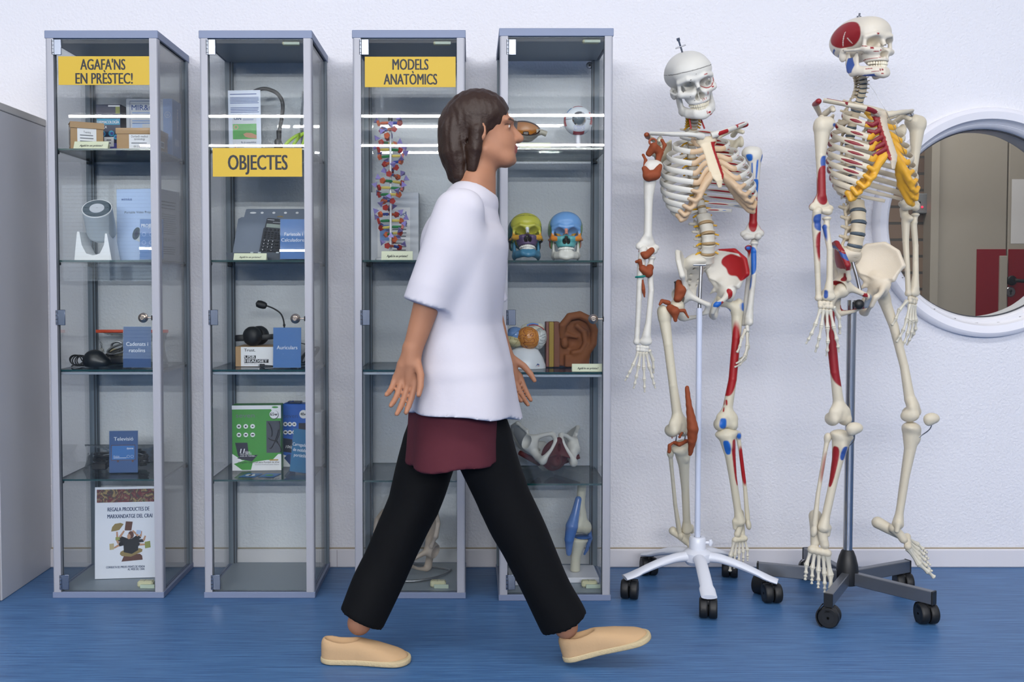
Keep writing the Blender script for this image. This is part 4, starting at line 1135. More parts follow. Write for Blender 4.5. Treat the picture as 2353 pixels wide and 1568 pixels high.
# chargers
def icons(mb, w, h, y, c0, dx, n=3):
    for k in range(6):
        xx = c0 + dx * (k % n); zz = h * (.68 - .13 * (k // n))
        mb.disc(xx, zz, .0078, y, 'label_white', 20); mb.box((xx, y - .0003, zz), ((.007, .006, .006, .008, .008, .009)[k], .0002, (.0055, .006, .004, .005, .005, .0045)[k]), 'print_black'); mb.lines(xx - .006, xx + .006, zz - .011, 1, .01, .001, y, 'print_black')
def d9(mb, w, h, y, d):
    mb.quad(-w / 2, w / 2, h * .94, h, y, 'label_white'); mb.poly([(w * .30, h * .94), (w * .36, h * .80), (w / 2, h * .80), (w / 2, h * .94)], y - .0001, 'label_white'); mb.disc(w * .38, h * .97, .011, y - .0002, 'green_box', 18, rz=.0035)
    mb.text('seven', -w * .42, h * .815, y - .0002, .022, 'print_grey', w=w * .38, align='l')
    mb.disc(w * .36, h * .855, .0155, y - .0003, 'print_black'); mb.disc(w * .355, h * .86, .0145, y - .0005, 'label_white'); mb.text('65w', w * .355, h * .84, y - .0008, .016, 'print_black', w=.024, bold=.03)
    icons(mb, w, h, y - .0002, -w * .36, w * .14)
    mb.quad(w * .20, w * .49, h * .27, h * .76, y - .0002, 'window_dark')
    for (a, b) in (((.24, .74), (.30, .52)), ((.46, .75), (.40, .45)), ((.24, .5), (.42, .42)), ((.26, .34), (.44, .62)), ((.40, .45), (.48, .28))):
        mb.tube(bez((w * a[0], y - .001, h * a[1]), (w * (a[0] + .06), y - .003, h * (a[1] - .06)), (w * (b[0] + .05), y - .003, h * (b[1] + .05)), (w * b[0], y - .001, h * b[1]), 8), .0016, 6, 'rubber_black')
    mb.poly([(-w / 2, h * .26), (-w / 2, 0), (w / 2, 0), (w / 2, h * .25), (w * .44, h * .25), (w * .32, h * .16), (-w * .3, h * .16)], y - .0002, 'label_white')
    mb.poly([(-w * .47, h * .105), (-w * .3, h * .01), (-w * .12, h * .01), (-w * .08, h * .13), (w * .3, h * .17), (-w * .2, h * .17)], y - .0004, 'green_box')
    mb.poly([(-w * .44, h * .43), (-w * .19, h * .43), (-w * .16, h * .22), (-w * .38, h * .22)], y - .0006, 'navy_side'); mb.poly([(-w * .40, h * .19), (-w * .1, h * .14), (w * .02, h * .24), (-w * .3, h * .24)], y - .0007, 'navy_side')
    mb.text('11', -w * .34, h * .27, y - .0010, .022, 'ink_white', align='l', bold=.03, shear=.2); mb.text('tips..', -w * .24, h * .27, y - .0010, .012, 'ink_white', align='l', shear=.2); mb.text('ASUS, LENOVO,', -w * .34, h * .245, y - .0010, .0065, 'ink_white', w=w * .24, align='l'); mb.text('ACER, HP, TOSHIBA...', -w * .34, h * .215, y - .0010, .0065, 'ink_white', w=w * .32, align='l')
    mb.text('Cargador Universal para Portátil de 65w', w * .46, h * .115, y - .0010, .0085, 'print_black', w=w * .84, align='r', bold=.01); mb.text('Universal Notebook/Laptop Adapter', w * .46, h * .085, y - .0010, .0055, 'print_grey', w=w * .5, align='r'); mb.quad(w * .26, w * .44, h * .15, h * .17, y - .0008, 'gold')
carton('charger_box', 'green and white laptop charger carton marked 65w', 'box', 1, 3, 534, 645, 932, 3.335, .065, rad(4), 'green_box', d9, group='charger cartons')
def d10(mb, w, h, y, d):
    mb.text('seven', -w * .44, h * .78, y - .0002, .022, 'deep_blue', w=w * .5, align='l'); mb.disc(w * .28, h * .84, .015, y - .0005, 'label_white'); mb.text('40w', w * .28, h * .82, y - .0008, .015, 'print_black', w=.022, bold=.03)
    icons(mb, w, h, y - .0002, -w * .38, w * .16); mb.quad(w * .1, w * .46, h * .40, h * .70, y - .0002, 'navy_side'); mb.poly([(-w * .48, h * .46), (-w * .14, h * .44), (-w * .05, h * .22), (-w * .48, h * .24)], y - .0003, 'navy_side'); mb.text('10tips', -w * .38, h * .30, y - .0006, .014, 'ink_white', align='l', shear=.2)
    mb.poly([(-w / 2, h * .2), (-w / 2, 0), (w / 2, 0), (w / 2, h * .12), (0, h * .12)], y - .0002, 'label_white'); mb.poly([(-w * .44, h * .14), (-w * .2, h * .02), (-w * .05, h * .02), (0, h * .2), (-w * .3, h * .2)], y - .0004, 'deep_blue')
    mb.box((-w * .1, 0, h + .004), (w * .5, d * .5, .008), 'window_dark', b=.003); mb.add([(-w * .45, y + .01, h), (-w * .1, y + .006, h + .011), (-w * .1, y + .03, h)], [(0, 1, 2)], 'royal_blue')
carton('charger_box', 'blue laptop charger carton marked 40w with a torn open top', 'box', 1, 3, 648, 712, 929, 3.40, .055, rad(-4), 'royal_blue', d10, group='charger cartons')
def d11(mb, w, h, y, d):
    T = rzm(rad(90)); mb.quad(-d * .1, d * .12, h * .55, h * .8, -w / 2 - .0004, 'print_grey', T); mb.disc(0, h * .32, .009, -w / 2 - .0004, 'mid_blue', 18, T); mb.lines(-d * .3, d * .3, h * .15, 1, .01, .003, -w / 2 - .0004, 'print_grey', T=T)
carton('white_box', 'plain white box in the back right corner behind the blue charger carton', 'box', 1, 3, 716, 739, 948, 3.405, .07, 0, 'box_grey', d11)
holder('teal blue sign reading Carregadors de mòbils i portàtils, leaning askew', 1, 3, 662, 707, 989, 3.275, [('Carregadors', .60, .0155, .9), ('de mòbils i', .48, .0155, .8), ('portàtils', .36, .0155, .66)], 'card_teal', tilt=6, rz=rad(-14), roll=rad(4))
for k, (a, b, ch) in enumerate(((554, 597, 'apple'), (598, 640, ''))):
    p, q = at(a, 1086, 3.245), at(b, 1086, 3.245)
    t = thing('sticker_card', ('small blue card with a white apple mark lying in front of the green carton', 'small blue card with a green mark lying in front of the green carton')[k], 'card', ((p.x + q.x) / 2, 3.245, SZ(1, 3)), rad(-6))
    w = q.x - p.x
    mb = MB('card_blue'); mb.add([(-w * .5, -.03, .0012), (w * .38, -.03, .0012), (w * .5, .035, .0012), (-w * .32, .035, .0012)], [(0, 1, 2, 3)]); mb.add([(-w * .5, -.03, 0), (w * .38, -.03, 0), (w * .5, .035, 0), (-w * .32, .035, 0)], [(3, 2, 1, 0)])
    T = tr(0, .0, .0016) @ rx(rad(-90))
    if k == 0:
        mb.disc(-.006, 0, .011, 0, 'ink_white', 20, T, .014); mb.disc(.006, 0, .011, 0, 'ink_white', 20, T, .014); mb.disc(.006, .019, .003, 0, 'ink_white', 10, T, .005); mb.disc(.019, .003, .006, -.0003, 'card_blue', 12, T)
    else:
        mb.disc(0, 0, .014, 0, 'leaf_green', 20, T, .012)
    mb.build('card', t)
# ------------------------------------------------------------------ bones (front is -Y, left side is +X, up is +Z)
painted('bone_paint', rough=.45, spec=.45, bump=.15, bscale=260.0)
painted('gloss_paint', rough=.25, spec=.5)
painted('matt_paint', rough=.7, spec=.3)
WB, IV = rgb('#e6e4dc'), rgb('#dcd2b8')
RED, BLU, BRN, YEL = rgb('#9c1117'), rgb('#1c62b8'), rgb('#8f4526'), rgb('#d9a22c')
RED2, BLU2, YEL2 = rgb('#8e1c22'), rgb('#35559a'), rgb('#e2ab38')
def skull_f(p):
    q = mir(p)
    d = ell(q, (0, .013, .047), (.0715, .091, .069))
    d = smin(d, ell(q, (0, -.046, .050), (.056, .036, .046)), .03)
    d = smin(d, ell(q, (0, .055, .026), (.064, .050, .050)), .03)
    d = smin(d, cap(q, (0, .03, -.012), (0, -.03, -.02), .034, .026), .02)
    d = smax(d, -ell(q, (.092, -.052, .006), (.0315, .034, .044)), .014)
    d = smin(d, ell(q, (0, -.052, -.034), (.042, .037, .034)), .018)
    d = smin(d, chain(q, [(0, -.080, .026), (.028, -.083, .031), (.051, -.064, .024)], [.008, .008, .007]), .012)
    d = smin(d, cap(q, (.020, -.080, -.024), (.050, -.064, -.020), .0125, .0125), .012)
    d = smin(d, ell(q, (0, -.062, -.056), (.0325, .032, .014)), .012)
    d = smin(d, cap(q, (0, -.076, .020), (0, -.088, -.006), .0080, .0062), .008)
    d = sub(d, ell(q, (.0325, -.090, .006), (.0205, .056, .0182), rzm(rad(20))), .005)
    d = smin(d, cap(q, (.0525, -.060, .026), (.0545, -.058, -.016), .0056, .0070), .006)
    d = sub(d, smin(ell(q, (.0068, -.098, -.037), (.0092, .048, .0135)), ell(q, (0, -.098, -.020), (.0070, .036, .0165)), .006), .003)
    d = smin(d, cap(q, (0, -.066, -.014), (0, -.072, -.048), .0014, .0022), .003)
    d = smin(d, cap(q, (0, -.088, -.048), (0, -.093, -.050), .003, .002), .004)
    d = smin(d, chain(q, [(.054, -.060, -.018), (.0655, -.034, -.018), (.0685, -.004, -.014), (.064, .012, -.010)], [.0078, .0050, .0042, .006]), .006)
    d = smin(d, ell(q, (.056, .026, -.026), (.011, .013, .022)), .012)
    d = sub(d, ell(q, (0, -.040, -.078), (.021, .030, .014)), .004)
    d = sub(d, ell(q, (.068, .013, -.012), (.008, .0035, .0035)), .002)
    return d
def jaw_f(p):
    q = mir(p)
    d = chain(q, [(0, -.081, -.105), (.019, -.077, -.103), (.038, -.050, -.100), (.0485, -.014, -.091)], [.0130, .0122, .0110, .0100], .008)
    d = smin(d, chain(q, [(0, -.0795, -.089), (.020, -.074, -.088), (.036, -.048, -.085), (.045, -.02, -.079)], [.0098, .0098, .0095, .0090], .008), .018)
    d = smin(d, ell(q, (0, -.0860, -.110), (.017, .0095, .010)), .008)
    s = q.copy(); s[:, 0] = .0495 + (q[:, 0] - .0495) * 2.2
    r = chain(s, [(.0495, -.010, -.092), (.0495, .008, -.055), (.0495, .011, -.022)], [.015, .0125, .0075], .006)
    r = smin(r, chain(s, [(.0495, -.020, -.084), (.0495, -.019, -.052), (.0495, -.026, -.026)], [.015, .0125, .0055], .006), .014) / 2.0
    r = smin(r, rbx(q, (.0492, -.009, -.064), (.0042, .021, .024), .003), .006)
    return smin(d, r, .006)
SK_LO, SK_HI = (-.082, -.11, -.062), (.082, .115, .124)
JW_LO, JW_HI = (-.066, -.104, -.125), (.066, .03, -.008)
def teeth_mb(upper, m):
    mb = MB(m)
    for i in range(14):
        a = rad(-81 + 162 * i / 13)
        R_ = .0295 if upper else .0275
        x, y = R_ * math.sin(a), -.0500 - (R_ + .0090) * math.cos(a)
        k = abs(i - 6.5)
        w = (.0084 if k < 1 else .0070 if k < 3 else .0072 if k < 5 else .0092) * (1 if upper else .9)
        h = .0125 - .0006 * k
        z = (-.0668 - .0015 * (1 if k < 4 else 0)) if upper else -.0790
        T = tr(x, y, z) @ rzm(a * .93)
        mb.box((0, 0, 0), (w * .93, .0075, h), b=.0018, T=T)
    return mb
NETC = {}
def bone_obj(name, key, f, lo, hi, h, m, parent, paint, mtx=None):
    """solid whose surface is worked out once per key and repainted per use"""
    if key not in NETC: NETC[key] = nets(f, lo, hi, h)
    vs, fs = NETC[key]
    me = bpy.data.meshes.new(name)
    me.from_pydata(vs.tolist(), [], fs.tolist())
    me.polygons.foreach_set('use_smooth', [True] * len(me.polygons))
    c = paint(vs)
    at_ = me.color_attributes.new('Col', 'FLOAT_COLOR', 'POINT')
    at_.data.foreach_set('color', np.concatenate([c, np.ones((len(c), 1))], 1).ravel())
    me.materials.append(M[m]); me.update()
    return link_mesh(name, me, parent, mtx=mtx)
mat('tooth', '#e4dcc4', .3); mat('tooth_white', '#e9e7df', .3)

def hip_f(p):
    """the left hip bone (x > 0); origin midway between the hip joints"""
    q = p
    A = (.076, .004, .026); PS = (.040, .072, .082); c1 = (.076, .056, .128); c2 = (.108, .012, .140); c3 = (.126, -.028, .118); AS = (.122, -.058, .076); AI = (.098, -.048, .030); N = (.052, .046, .034)
    B = np.array([A, AI, AS, c3, c2, c1, PS, N]); ce = B.mean(0); u, w, vt = np.linalg.svd(B - ce); n = vt[2] * np.sign(vt[2][0]); e1, e2 = vt[0], vt[1]
    rr = q - (ce - n * .165 + n * .006); d = np.abs(np.sqrt((rr * rr).sum(1)) - .165) - .0030
    uv = np.stack([(q - ce) @ e1, (q - ce) @ e2], 1); Buv = np.stack([(B - ce) @ e1, (B - ce) @ e2], 1); sg = np.sign(np.cross(Buv[1] - Buv[0], Buv[2] - Buv[0]))
    for i in range(len(Buv)):
        a_, b_ = Buv[i], Buv[(i + 1) % len(Buv)]; t_ = (b_ - a_) / np.linalg.norm(b_ - a_)
        d = np.maximum(d, sg * ((uv[:, 0] - a_[0]) * t_[1] - (uv[:, 1] - a_[1]) * t_[0]))
    d = smin(d, chain(q, [(.044, .070, .062), PS, c1, c2, c3, AS], [.009, .009, .0065, .006, .006, .0075], .004), .012)
    d = smin(d, chain(q, [AS, (.108, -.05, .05), AI], [.006, .0055, .008], .004), .006)
    d = smin(d, chain(q, [PS, N, (.07, .022, .012)], [.008, .008, .012], .004), .008)
    d = smin(d, cap(q, A, (.086, -.010, .004), .013, .026), .02)
    d = smin(d, ell(q, (.090, -.012, 0), (.031, .031, .031)), .014)
    d = smin(d, chain(q, [(.074, -.032, .004), (.045, -.052, -.010), (.022, -.062, -.020)], [.012, .0085, .0085], .006), .010)
    d = smin(d, cap(q, (.014, -.060, -.024), (.011, -.050, -.050), .0095, .009), .008)
    d = smin(d, chain(q, [(.012, -.048, -.052), (.032, -.022, -.074), (.055, .006, -.086)], [.0075, .0065, .010], .006), .008)
    d = smin(d, chain(q, [(.078, .008, -.016), (.066, .022, -.05), (.060, .020, -.082)], [.017, .014, .0155], .008), .012)
    d = smin(d, cap(q, (.06, .03, .0), (.052, .042, -.016), .008, .003), .008)
    d = sub(d, ell(q, (.110, -.020, -.004), (.026, .0255, .0255)), .003)
    d = sub(d, ell(q, (.041, -.020, -.040), (.030, .020, .016), rzm(rad(50))), .006)
    return smax(d, -(q[:, 0] - .003), .001)
def sacrum_f(p):
    q = mir(p); s = q.copy(); s[:, 0] *= .56
    d = chain(s, [(0, .050, .098), (0, .074, .062), (0, .082, .022), (0, .070, -.008), (0, .052, -.024)], [.026, .023, .017, .009, .004], .012)
    d = smin(d, ell(q, (0, .038, .104), (.027, .020, .012)), .010)
    d = smin(d, cap(q, (.02, .054, .092), (.044, .068, .082), .017, .015), .014)
    for z, y in ((.074, .040), (.050, .052), (.028, .062), (.008, .064)):
        d = sub(d, ell(q, (.019 - (.074 - z) * .07, y, z), (.0045, .014, .0045)), .003)
    return d
HP_LO, HP_HI = (-.002, -.08, -.112), (.148, .098, .158)
SA_LO, SA_HI = (-.075, .008, -.04), (.075, .112, .128)
MIRX = Matrix.Diagonal((-1, 1, 1, 1))
def mirror_net(key, key2):
    vs, fs = NETC[key]; v2 = vs.copy(); v2[:, 0] *= -1
    NETC[key2] = (v2, fs[:, ::-1].copy())
def pelvis_parts(parent, L, paintR, paintL, paintS, m='bone_paint'):
    """hip bones and sacrum under parent, placed by matrix L"""
    if 'hipL' not in NETC: NETC['hipL'] = relax(nets(hip_f, HP_LO, HP_HI, .0024), 9)
    a = bone_obj('hip_bone', 'hipL', hip_f, HP_LO, HP_HI, .0024, m, parent, paintL, L)
    if 'hipR' not in NETC: mirror_net('hipL', 'hipR')
    b = bone_obj('hip_bone', 'hipR', hip_f, HP_LO, HP_HI, .0024, m, parent, paintR, L)
    c = bone_obj('sacrum', 'sacrum', sacrum_f, SA_LO, SA_HI, .0024, m, parent, paintS, L)
    return a, b, c
# ------------------------------------------------------------------ cabinet three: DNA model, kit box, pelvis on its stand
mat('dna_red', '#a8352c', .35); mat('dna_orange', '#c8623c', .35); mat('dna_violet', '#8f83c4', .35); mat('dna_blue', '#27429c', .35); mat('dna_green', '#2f7d4a', .35); mat('dna_yellow', '#d6c368', .35); mat('rod_white', '#dcdde0', .25)
Yd = 3.285; z = SZ(2, 0)
t = thing('dna_model', 'coloured double helix model on a white rod, below the MODELS ANATÒMICS sign', 'model', (X(898, 590, Yd), Yd, z))
hD = at(897, 271, Yd).z - z
mb = MB('rod_white'); mb.cyl((0, 0, .008), (0, 0, hD - .006), .0038, n=12); mb.build('rod', t)
mb = MB('rod_white'); mb.lathe([(.001, .009), (.048, .009), (.052, .006), (.052, 0), (.001, 0)], 36); mb.build('foot', t)
mb = MB('rubber_black'); mb.cyl((0, 0, hD - .010), (0, 0, hD + .003), .0075, n=14); mb.build('cap', t)
nR = 20; step = (hD - .045) / nR
for k in range(nR):
    zz = hD - .018 - k * step; a0 = rad(175) - rad(33.5) * k
    cols = [('dna_orange', 'dna_blue'), ('dna_green', 'dna_yellow'), ('dna_blue', 'dna_orange'), ('dna_yellow', 'dna_green')][(k * 7 // 3) % 4]
    ends = []
    for s in (0, 1):
        a = a0 + s * rad(150)
        c = V(.040 * math.cos(a), .040 * math.sin(a), zz - .003 * s)
        ends.append((a, c))
        mb = MB('dna_red' if (k + s) % 3 else 'dna_orange')
        pts = [(.0105 * math.cos(2 * math.pi * i / 5), .0105 * math.sin(2 * math.pi * i / 5)) for i in range(5)]
        mb.prism(pts, -.0042, .0042, T=tr(*c) @ rzm(a + rad(90)) @ rx(rad(15))); mb.build('sugar', t)
        ap = a - rad(16) * (1 if s == 0 else 1)
        pc = V(.051 * math.cos(ap), .051 * math.sin(ap), zz + step * .45)
        mb = MB('dna_violet'); r = .0135
        vs = [V(0, 0, r), V(r * .94, 0, -r * .33), V(-r * .47, r * .82, -r * .33), V(-r * .47, -r * .82, -r * .33)]
        mb.add(vs, [(0, 1, 2), (0, 2, 3), (0, 3, 1), (1, 3, 2)], T=tr(*pc) @ rzm(ap * 1.7) @ rx(rad(40 * k)), convex=True); mb.build('phosphate', t)
    m_ = (ends[0][1] + ends[1][1]) / 2
    mid = m_ * 1.0; mid.z = zz
    for s in (0, 1):
        c = ends[s][1]; d = (mid - c).normalized()
        mb = MB(cols[s]); mb.tube([c + d * .006, c + d * .012, mid - d * .006, mid - d * .0005], [(.003, .0035), (.0055, .005), (.0055, .005), (.003, .003)], 6, up=(0, 0, 1), smooth=False); mb.build('base', t)
def d20(mb, w, h, y, d):
    mb.quad(-w * .36, w * .32, h * .06, h * .78, y); mb.text('molymod', -w * .31, h * .66, y - .0003, .022, 'ink_blue', w=w * .55, align='l', bold=.02); mb.text('22-Layer DNA Kit', -w * .25, h * .57, y - .0003, .009, 'brown_print', w=w * .5, align='l', bold=.02)
    mb.lines(-w * .05, w * .26, h * .52, 9, h * .05, h * .014, y - .0003, 'print_grey'); mb.quad(-w * .31, -w * .12, h * .3, h * .53, y - .0003, 'mid_blue'); mb.bars(w * .05, w * .26, h * .08, h * .14, y - .0003, 'print_black', 14)
carton('kit_box', 'pale grey model kit box with a white label behind the double helix', 'box', 2, 0, 852, 962, 442, 3.41, .07, 0, 'box_grey', d20)
tent('cream tent card at the foot of the double helix', 2, 0, 876, 948, 577, 3.185)
# pelvis
z = SZ(2, -1)
t = thing('pelvis_model', 'pelvis model with a yellow sacrum on a chrome hoop stand behind the person', 'model', (X(942, 1290, 3.46), 3.46, z))
O = Vector(t.location)
hc_ = at(944, 1259, 3.36) - O
Lp = tr(hc_) @ rzm(rad(-14)) @ rx(rad(8)) @ Matrix.Scale(.90, 4)
pb = flat('#b9aa9c'); pelvis_parts(t, Lp, pb, pb, flat('#b08f3c'))
mb = MB('chrome_dull')
Rr = .155; zr = .0062
arc = [V(Rr * math.sin(a), -.02 - (.19 * math.cos(a)) + .0, zr) for a in [rad(-72 + 144 * i / 24) for i in range(25)]]
arc = [V(max(-.128, min(.155, p.x)), p.y, p.z) for p in arc]
mb.tube(arc, .004, 10); mb.build('hoop', t)
for e in (arc[0], arc[-1]):
    mb = MB('chrome_dull'); mb.tube([V(0, .0, zr), e], .0038, 8); mb.build('brace', t)
mb = MB('chrome_dull'); mb.tube([V(0, .0, .0005), V(0, .0, .02), V(0, .0, hc_.z + .03), V(0, -.02, hc_.z + .06)], [.006, .0045, .004, .004], 10); mb.build('upright', t)

# ------------------------------------------------------------------ cabinet four: eye models, skulls, brain, ear, pelvic floor, knee, foot
thin_glass('cornea_glass', (.80, .86, .88), refl=1.6)
mat('amber', '#a8690f', .3); mat('eye_brown', '#35231b', .35); mat('eye_white', '#e6eaee', .3); mat('muscle_red', '#b03038', .4); mat('bone_dull', '#a8a294', .45); mat('stand_white', '#dcdde6', .3)
Ye = 3.285; z = SZ(3, 0)
t = thing('eye_section_model', 'cut-open eye model with an amber inside, left of the whole eyeball', 'model', (X(1210, 335, Ye), Ye, z))
ec = V(-.004, 0, at(1206, 295, Ye).z - z)
Te = tr(ec) @ ry(rad(8)) @ rx(rad(38))
mb = MB('bone_dull'); mb.lathe([(.001, -.045), (.018, -.043), (.034, -.034), (.046, -.018), (.050, 0)], 36, T=Te @ Matrix.Diagonal((1, .95, 1, 1))); mb.build('shell', t)
mb = MB('amber'); mb.lathe([(.046, -.001), (.040, -.016), (.028, -.027), (.001, -.034)], 36, T=Te @ Matrix.Diagonal((1, .95, 1, 1))); mb.build('retina', t)
mb = MB('eye_brown'); mb.lathe([(.050, .0), (.0505, .0015), (.0455, .0015), (.045, 0)], 36, T=Te @ Matrix.Diagonal((1, .95, 1, 1)))
mb.build('rim', t)
mb = MB('eye_brown'); mb.prism([(-.054, -.012), (-.028, -.012), (-.028, .012), (-.054, .014)], -.030, .034, T=Te @ tr(0, 0, -.008)); mb.build('iris_block', t)
mb = MB('eye_brown'); mb.tube([Te @ V(.002, -.03, -.001), Te @ V(.02, -.02, -.012), Te @ V(.044, .002, -.004)], .0012, 6); mb.build('vessel', t)
mb = MB('bone_dull'); mb.tube([Te @ V(.040, 0, -.010), Te @ V(.056, .0, -.006), Te @ V(.072, 0, -.010)], [.012, .009, .0095], 14); mb.build('optic_nerve', t)
mb = MB('eye_brown'); mb.cyl((0, 0, .010), (0, 0, .030), .009, n=16); mb.cyl((0, 0, .0), (0, 0, .012), .003, n=8); mb.box((-.004, -.024, ec.z - .022), (.020, .01, .016), b=.003); mb.build('peg', t)
mb = MB('stand_white'); mb.box((-.01, .02, .003), (.10, .07, .006), b=.0015); mb.build('base_plate', t)
t = thing('eyeball_model', 'whole eyeball model with red muscle patches and a glassy cornea', 'model', (X(1328, 335, Ye), Ye, z))
ez = at(1327, 278, Ye).z - z; er = .0485
def eye_paint(v):
    c = np.tile(_a(rgb('#dfe5ec')), (len(v), 1)); d = v / er
    def patch(u, w_, a, b, col):
        u = Vector(u).normalized(); w_ = Vector(w_); w_ = (w_ - u * w_.dot(u)).normalized(); x_ = u.cross(w_)
        p = np.stack([d @ _a(w_), d @ _a(x_), d @ _a(u)], 1)
        dab(c, (np.abs(p[:, 0]) < a) & (np.abs(p[:, 1]) < b) & (p[:, 2] > 0), col)
    patch((.9, -.40, .1), (0, 0, 1), .42, .26, '#b03038'); patch((-.96, -.26, -.02), (0, 0, 1), .40, .20, '#b03038'); patch((-.05, -.25, 1), (1, 0, 0), .33, .20, '#b03038'); patch((0, -.35, -.95), (1, 0, 0), .38, .24, '#a02a33'); patch((.6, .1, .8), (1, 0, -.7), .3, .07, '#a02a33'); patch((-.62, -.35, .62), (1, 0, 1), .22, .07, '#4f86c4')
    n = hashn(d, 46.)
    dab(c, (d[:, 2] < -.38) & (d[:, 2] > -.72) & (np.abs(d[:, 0]) < .36) & (d[:, 1] < -.3) & (n > .38), '#8f8fcf')
    dab(c, (np.abs(d[:, 2] + .01) < .016) & (d[:, 1] < 0), '#202326')
    return c
solid('sclera', lambda p: smin(ell(p, (0, 0, 0), (er, er, er)), ell(p, (.0, -.2, 0), (.001, .001, .001)), .001), (-.055, -.055, -.055), (.055, .055, .055), .0016, 'gloss_paint', t, eye_paint, tr(0, 0, ez))
mb = MB('lens_dark'); mb.lathe([(.001, .0486), (.012, .0480), (.0225, .0440), (.0235, .0418)], 30, T=tr(0, 0, ez) @ rx(rad(90))); mb.build('iris', t)
mb = MB('cornea_glass'); mb.lathe([(.001, .0590), (.010, .0575), (.019, .0525), (.024, .0435)], 30, T=tr(0, 0, ez) @ rx(rad(90))); mb.build('cornea', t)
mb = MB('stand_white'); mb.box((0, 0, .006), (.118, .085, .0118), b=.002); mb.build('base_plate', t)
mb = MB('stand_white'); mb.cyl((0, 0, .010), (0, 0, ez - er + .004), .0085, n=16); mb.build('post', t)
tent('cream tent card below the cut-open eye model', 3, 0, 1194, 1266, 331, 3.165)

# two coloured skulls
def skull_thing(label, px, Y, sc, pitch, yaw, front, temp, cheek, maxi, jawc, nose, orbit, seam):
    z = SZ(3, 1)
    Rm = rzm(yaw) @ rx(pitch) @ Matrix.Diagonal((sc, sc, sc * .92, 1))
    def cpaint(v):
        c = np.tile(_a(rgb(front)), (len(v), 1)); x = np.abs(v[:, 0]); y = v[:, 1]; zz = v[:, 2]
        dab(c, (x > .052) & (y > -.045), temp); dab(c, (y > .02) & (zz < .1), temp)
        dab(c, (x > .06) & (zz < .012) & (y > -.05), seam)
        dab(c, (zz < -.010 - .22 * np.abs(x - .0)) & (y < -.03) & (x < .05), maxi)
        dab(c, (zz < -.004) & (x < .012) & (y < -.06), maxi)
        dab(c, (x > .036) & (zz < .016) & (zz > -.034) & (y < -.030) & (zz < -.012 + 1.1 * (x - .042)), cheek)
        dab(c, (x < .007) & (zz > -.012) & (zz < .02) & (y < -.082), nose)
        dab(c, (y > -.070) & (y < -.040) & (x < .05) & (zz < .006) & (zz > -.014), orbit)
        dab(c, (y > -.078) & (x < .016) & (zz < -.012) & (zz > -.05), '#4a463f')
        dab(c, np.abs(zz - .078 + .15 * (y + .06)) < (.0012 if seam == '#3b2c2c' else -1), '#55552a')
        return c
    zs = NETC['skull'][0] if 'skull' in NETC else nets(skull_f, SK_LO, SK_HI, .0022)[0]
    jv = nets(jaw_f, JW_LO, JW_HI, .0022)[0] if 'jaw' not in NETC else NETC['jaw'][0]
    low = min((np.concatenate([zs, jv]) @ np.array(Rm.to_3x3()).T)[:, 2])
    t = thing('skull_model', label, 'skull', (X(px, 590, Y), Y, z - low + .0008), group='coloured teaching skulls')
    s = bone_obj('cranium', 'skull', skull_f, SK_LO, SK_HI, .0022, 'gloss_paint', t, cpaint, Rm)
    j = bone_obj('jaw', 'jaw', jaw_f, JW_LO, JW_HI, .0022, 'gloss_paint', t, flat(jawc), Rm)
    for up in (True, False):
        o = teeth_mb(up, 'tooth_white').build('teeth', t); o.matrix_basis = Rm
skull_thing('skull painted yellow and purple with a blue jaw', 1207, 3.275, .80, rad(-18), rad(3), '#c3c046', '#1d6a66', '#d9a02c', '#5d4a6a', '#4a86a6', '#d6d8de', '#7a7a30', '#3b2c2c')
skull_thing('skull painted light blue, teal and orange with a bone white jaw', 1299, 3.275, .81, rad(-9), rad(-3), '#6f9fd6', '#7fae62', '#e08a30', '#5fa8a8', '#dcdad2', '#c9806a', '#c79a3a', '#c97a6a')

# brain on its stand
z = SZ(3, 2); Yb = 3.30
mat('brain_stand', '#dfe4ea', .3)
t = thing('brain_model', 'brain model with blue, orange and yellow lobes on a white stand', 'model', (X(1206.5, 848, Yb), Yb, z))
s_ = pxm(800, Yb)
def BB(px, py, dy=0.0): return ((px - 1215) * s_, dy, (851 - py) * s_)
mb = MB('brain_stand'); mb.lathe([(.001, 0), (.070, 0), (.069, .012), (.060, .036), (.045, .062), (.030, .070), (.001, .070)], 40, T=Matrix.Diagonal((1, .62, 1, 1))); mb.build('stand', t)
mb = MB('ink_blue'); T = tr(.036, -.0415, .008) @ rx(rad(-18))
mb.poly([(-.004, .0), (.004, .011), (.011, .006), (.004, .008)], 0, T=T); mb.poly([(.0005, .0065), (.004, .0112), (.0115, .006), (.007, .006)], -.0002, T=T); mb.text('3B', .0065, .001, -.0004, .006, 'muscle_red', T=T); mb.build('logo', t)
def gyri(v, col, dark, s=150.):
    n = np.abs(hashn(v + .004 * hashn(v, 90.)[:, None], s))
    return np.where((n < .10)[:, None], _a(rgb(dark)), _a(rgb(col)))
def wrinkle(f, amp=.0016, s=150.):
    def g(p):
        n = np.abs(hashn(p + .004 * hashn(p, 90.)[:, None], s))
        return f(p) + amp * np.clip(1 - n / .22, 0, 1)
    return g
def lobe(name, parts, col, dark, amp=.0016, s=150.):
    def f(p):
        d = None
        for (c, r, R_) in parts:
            e = ell(p, c, r, R_); d = e if d is None else smin(d, e, .012)
        return d
    cs = np.array([_a(c) for c, r, R_ in parts]); mr = max(max(r) for c, r, R_ in parts) + .006
    return solid(name, wrinkle(f, amp, s), cs.min(0) - mr, cs.max(0) + mr, .0016, 'gloss_paint', t, lambda v: gyri(v, col, dark, s))
lobe('frontal_lobe', [(BB(1187, 789, -.004), (.032, .034, .020), ry(rad(14)))], '#c8bd8e', '#a3976a', .0008, 120.)
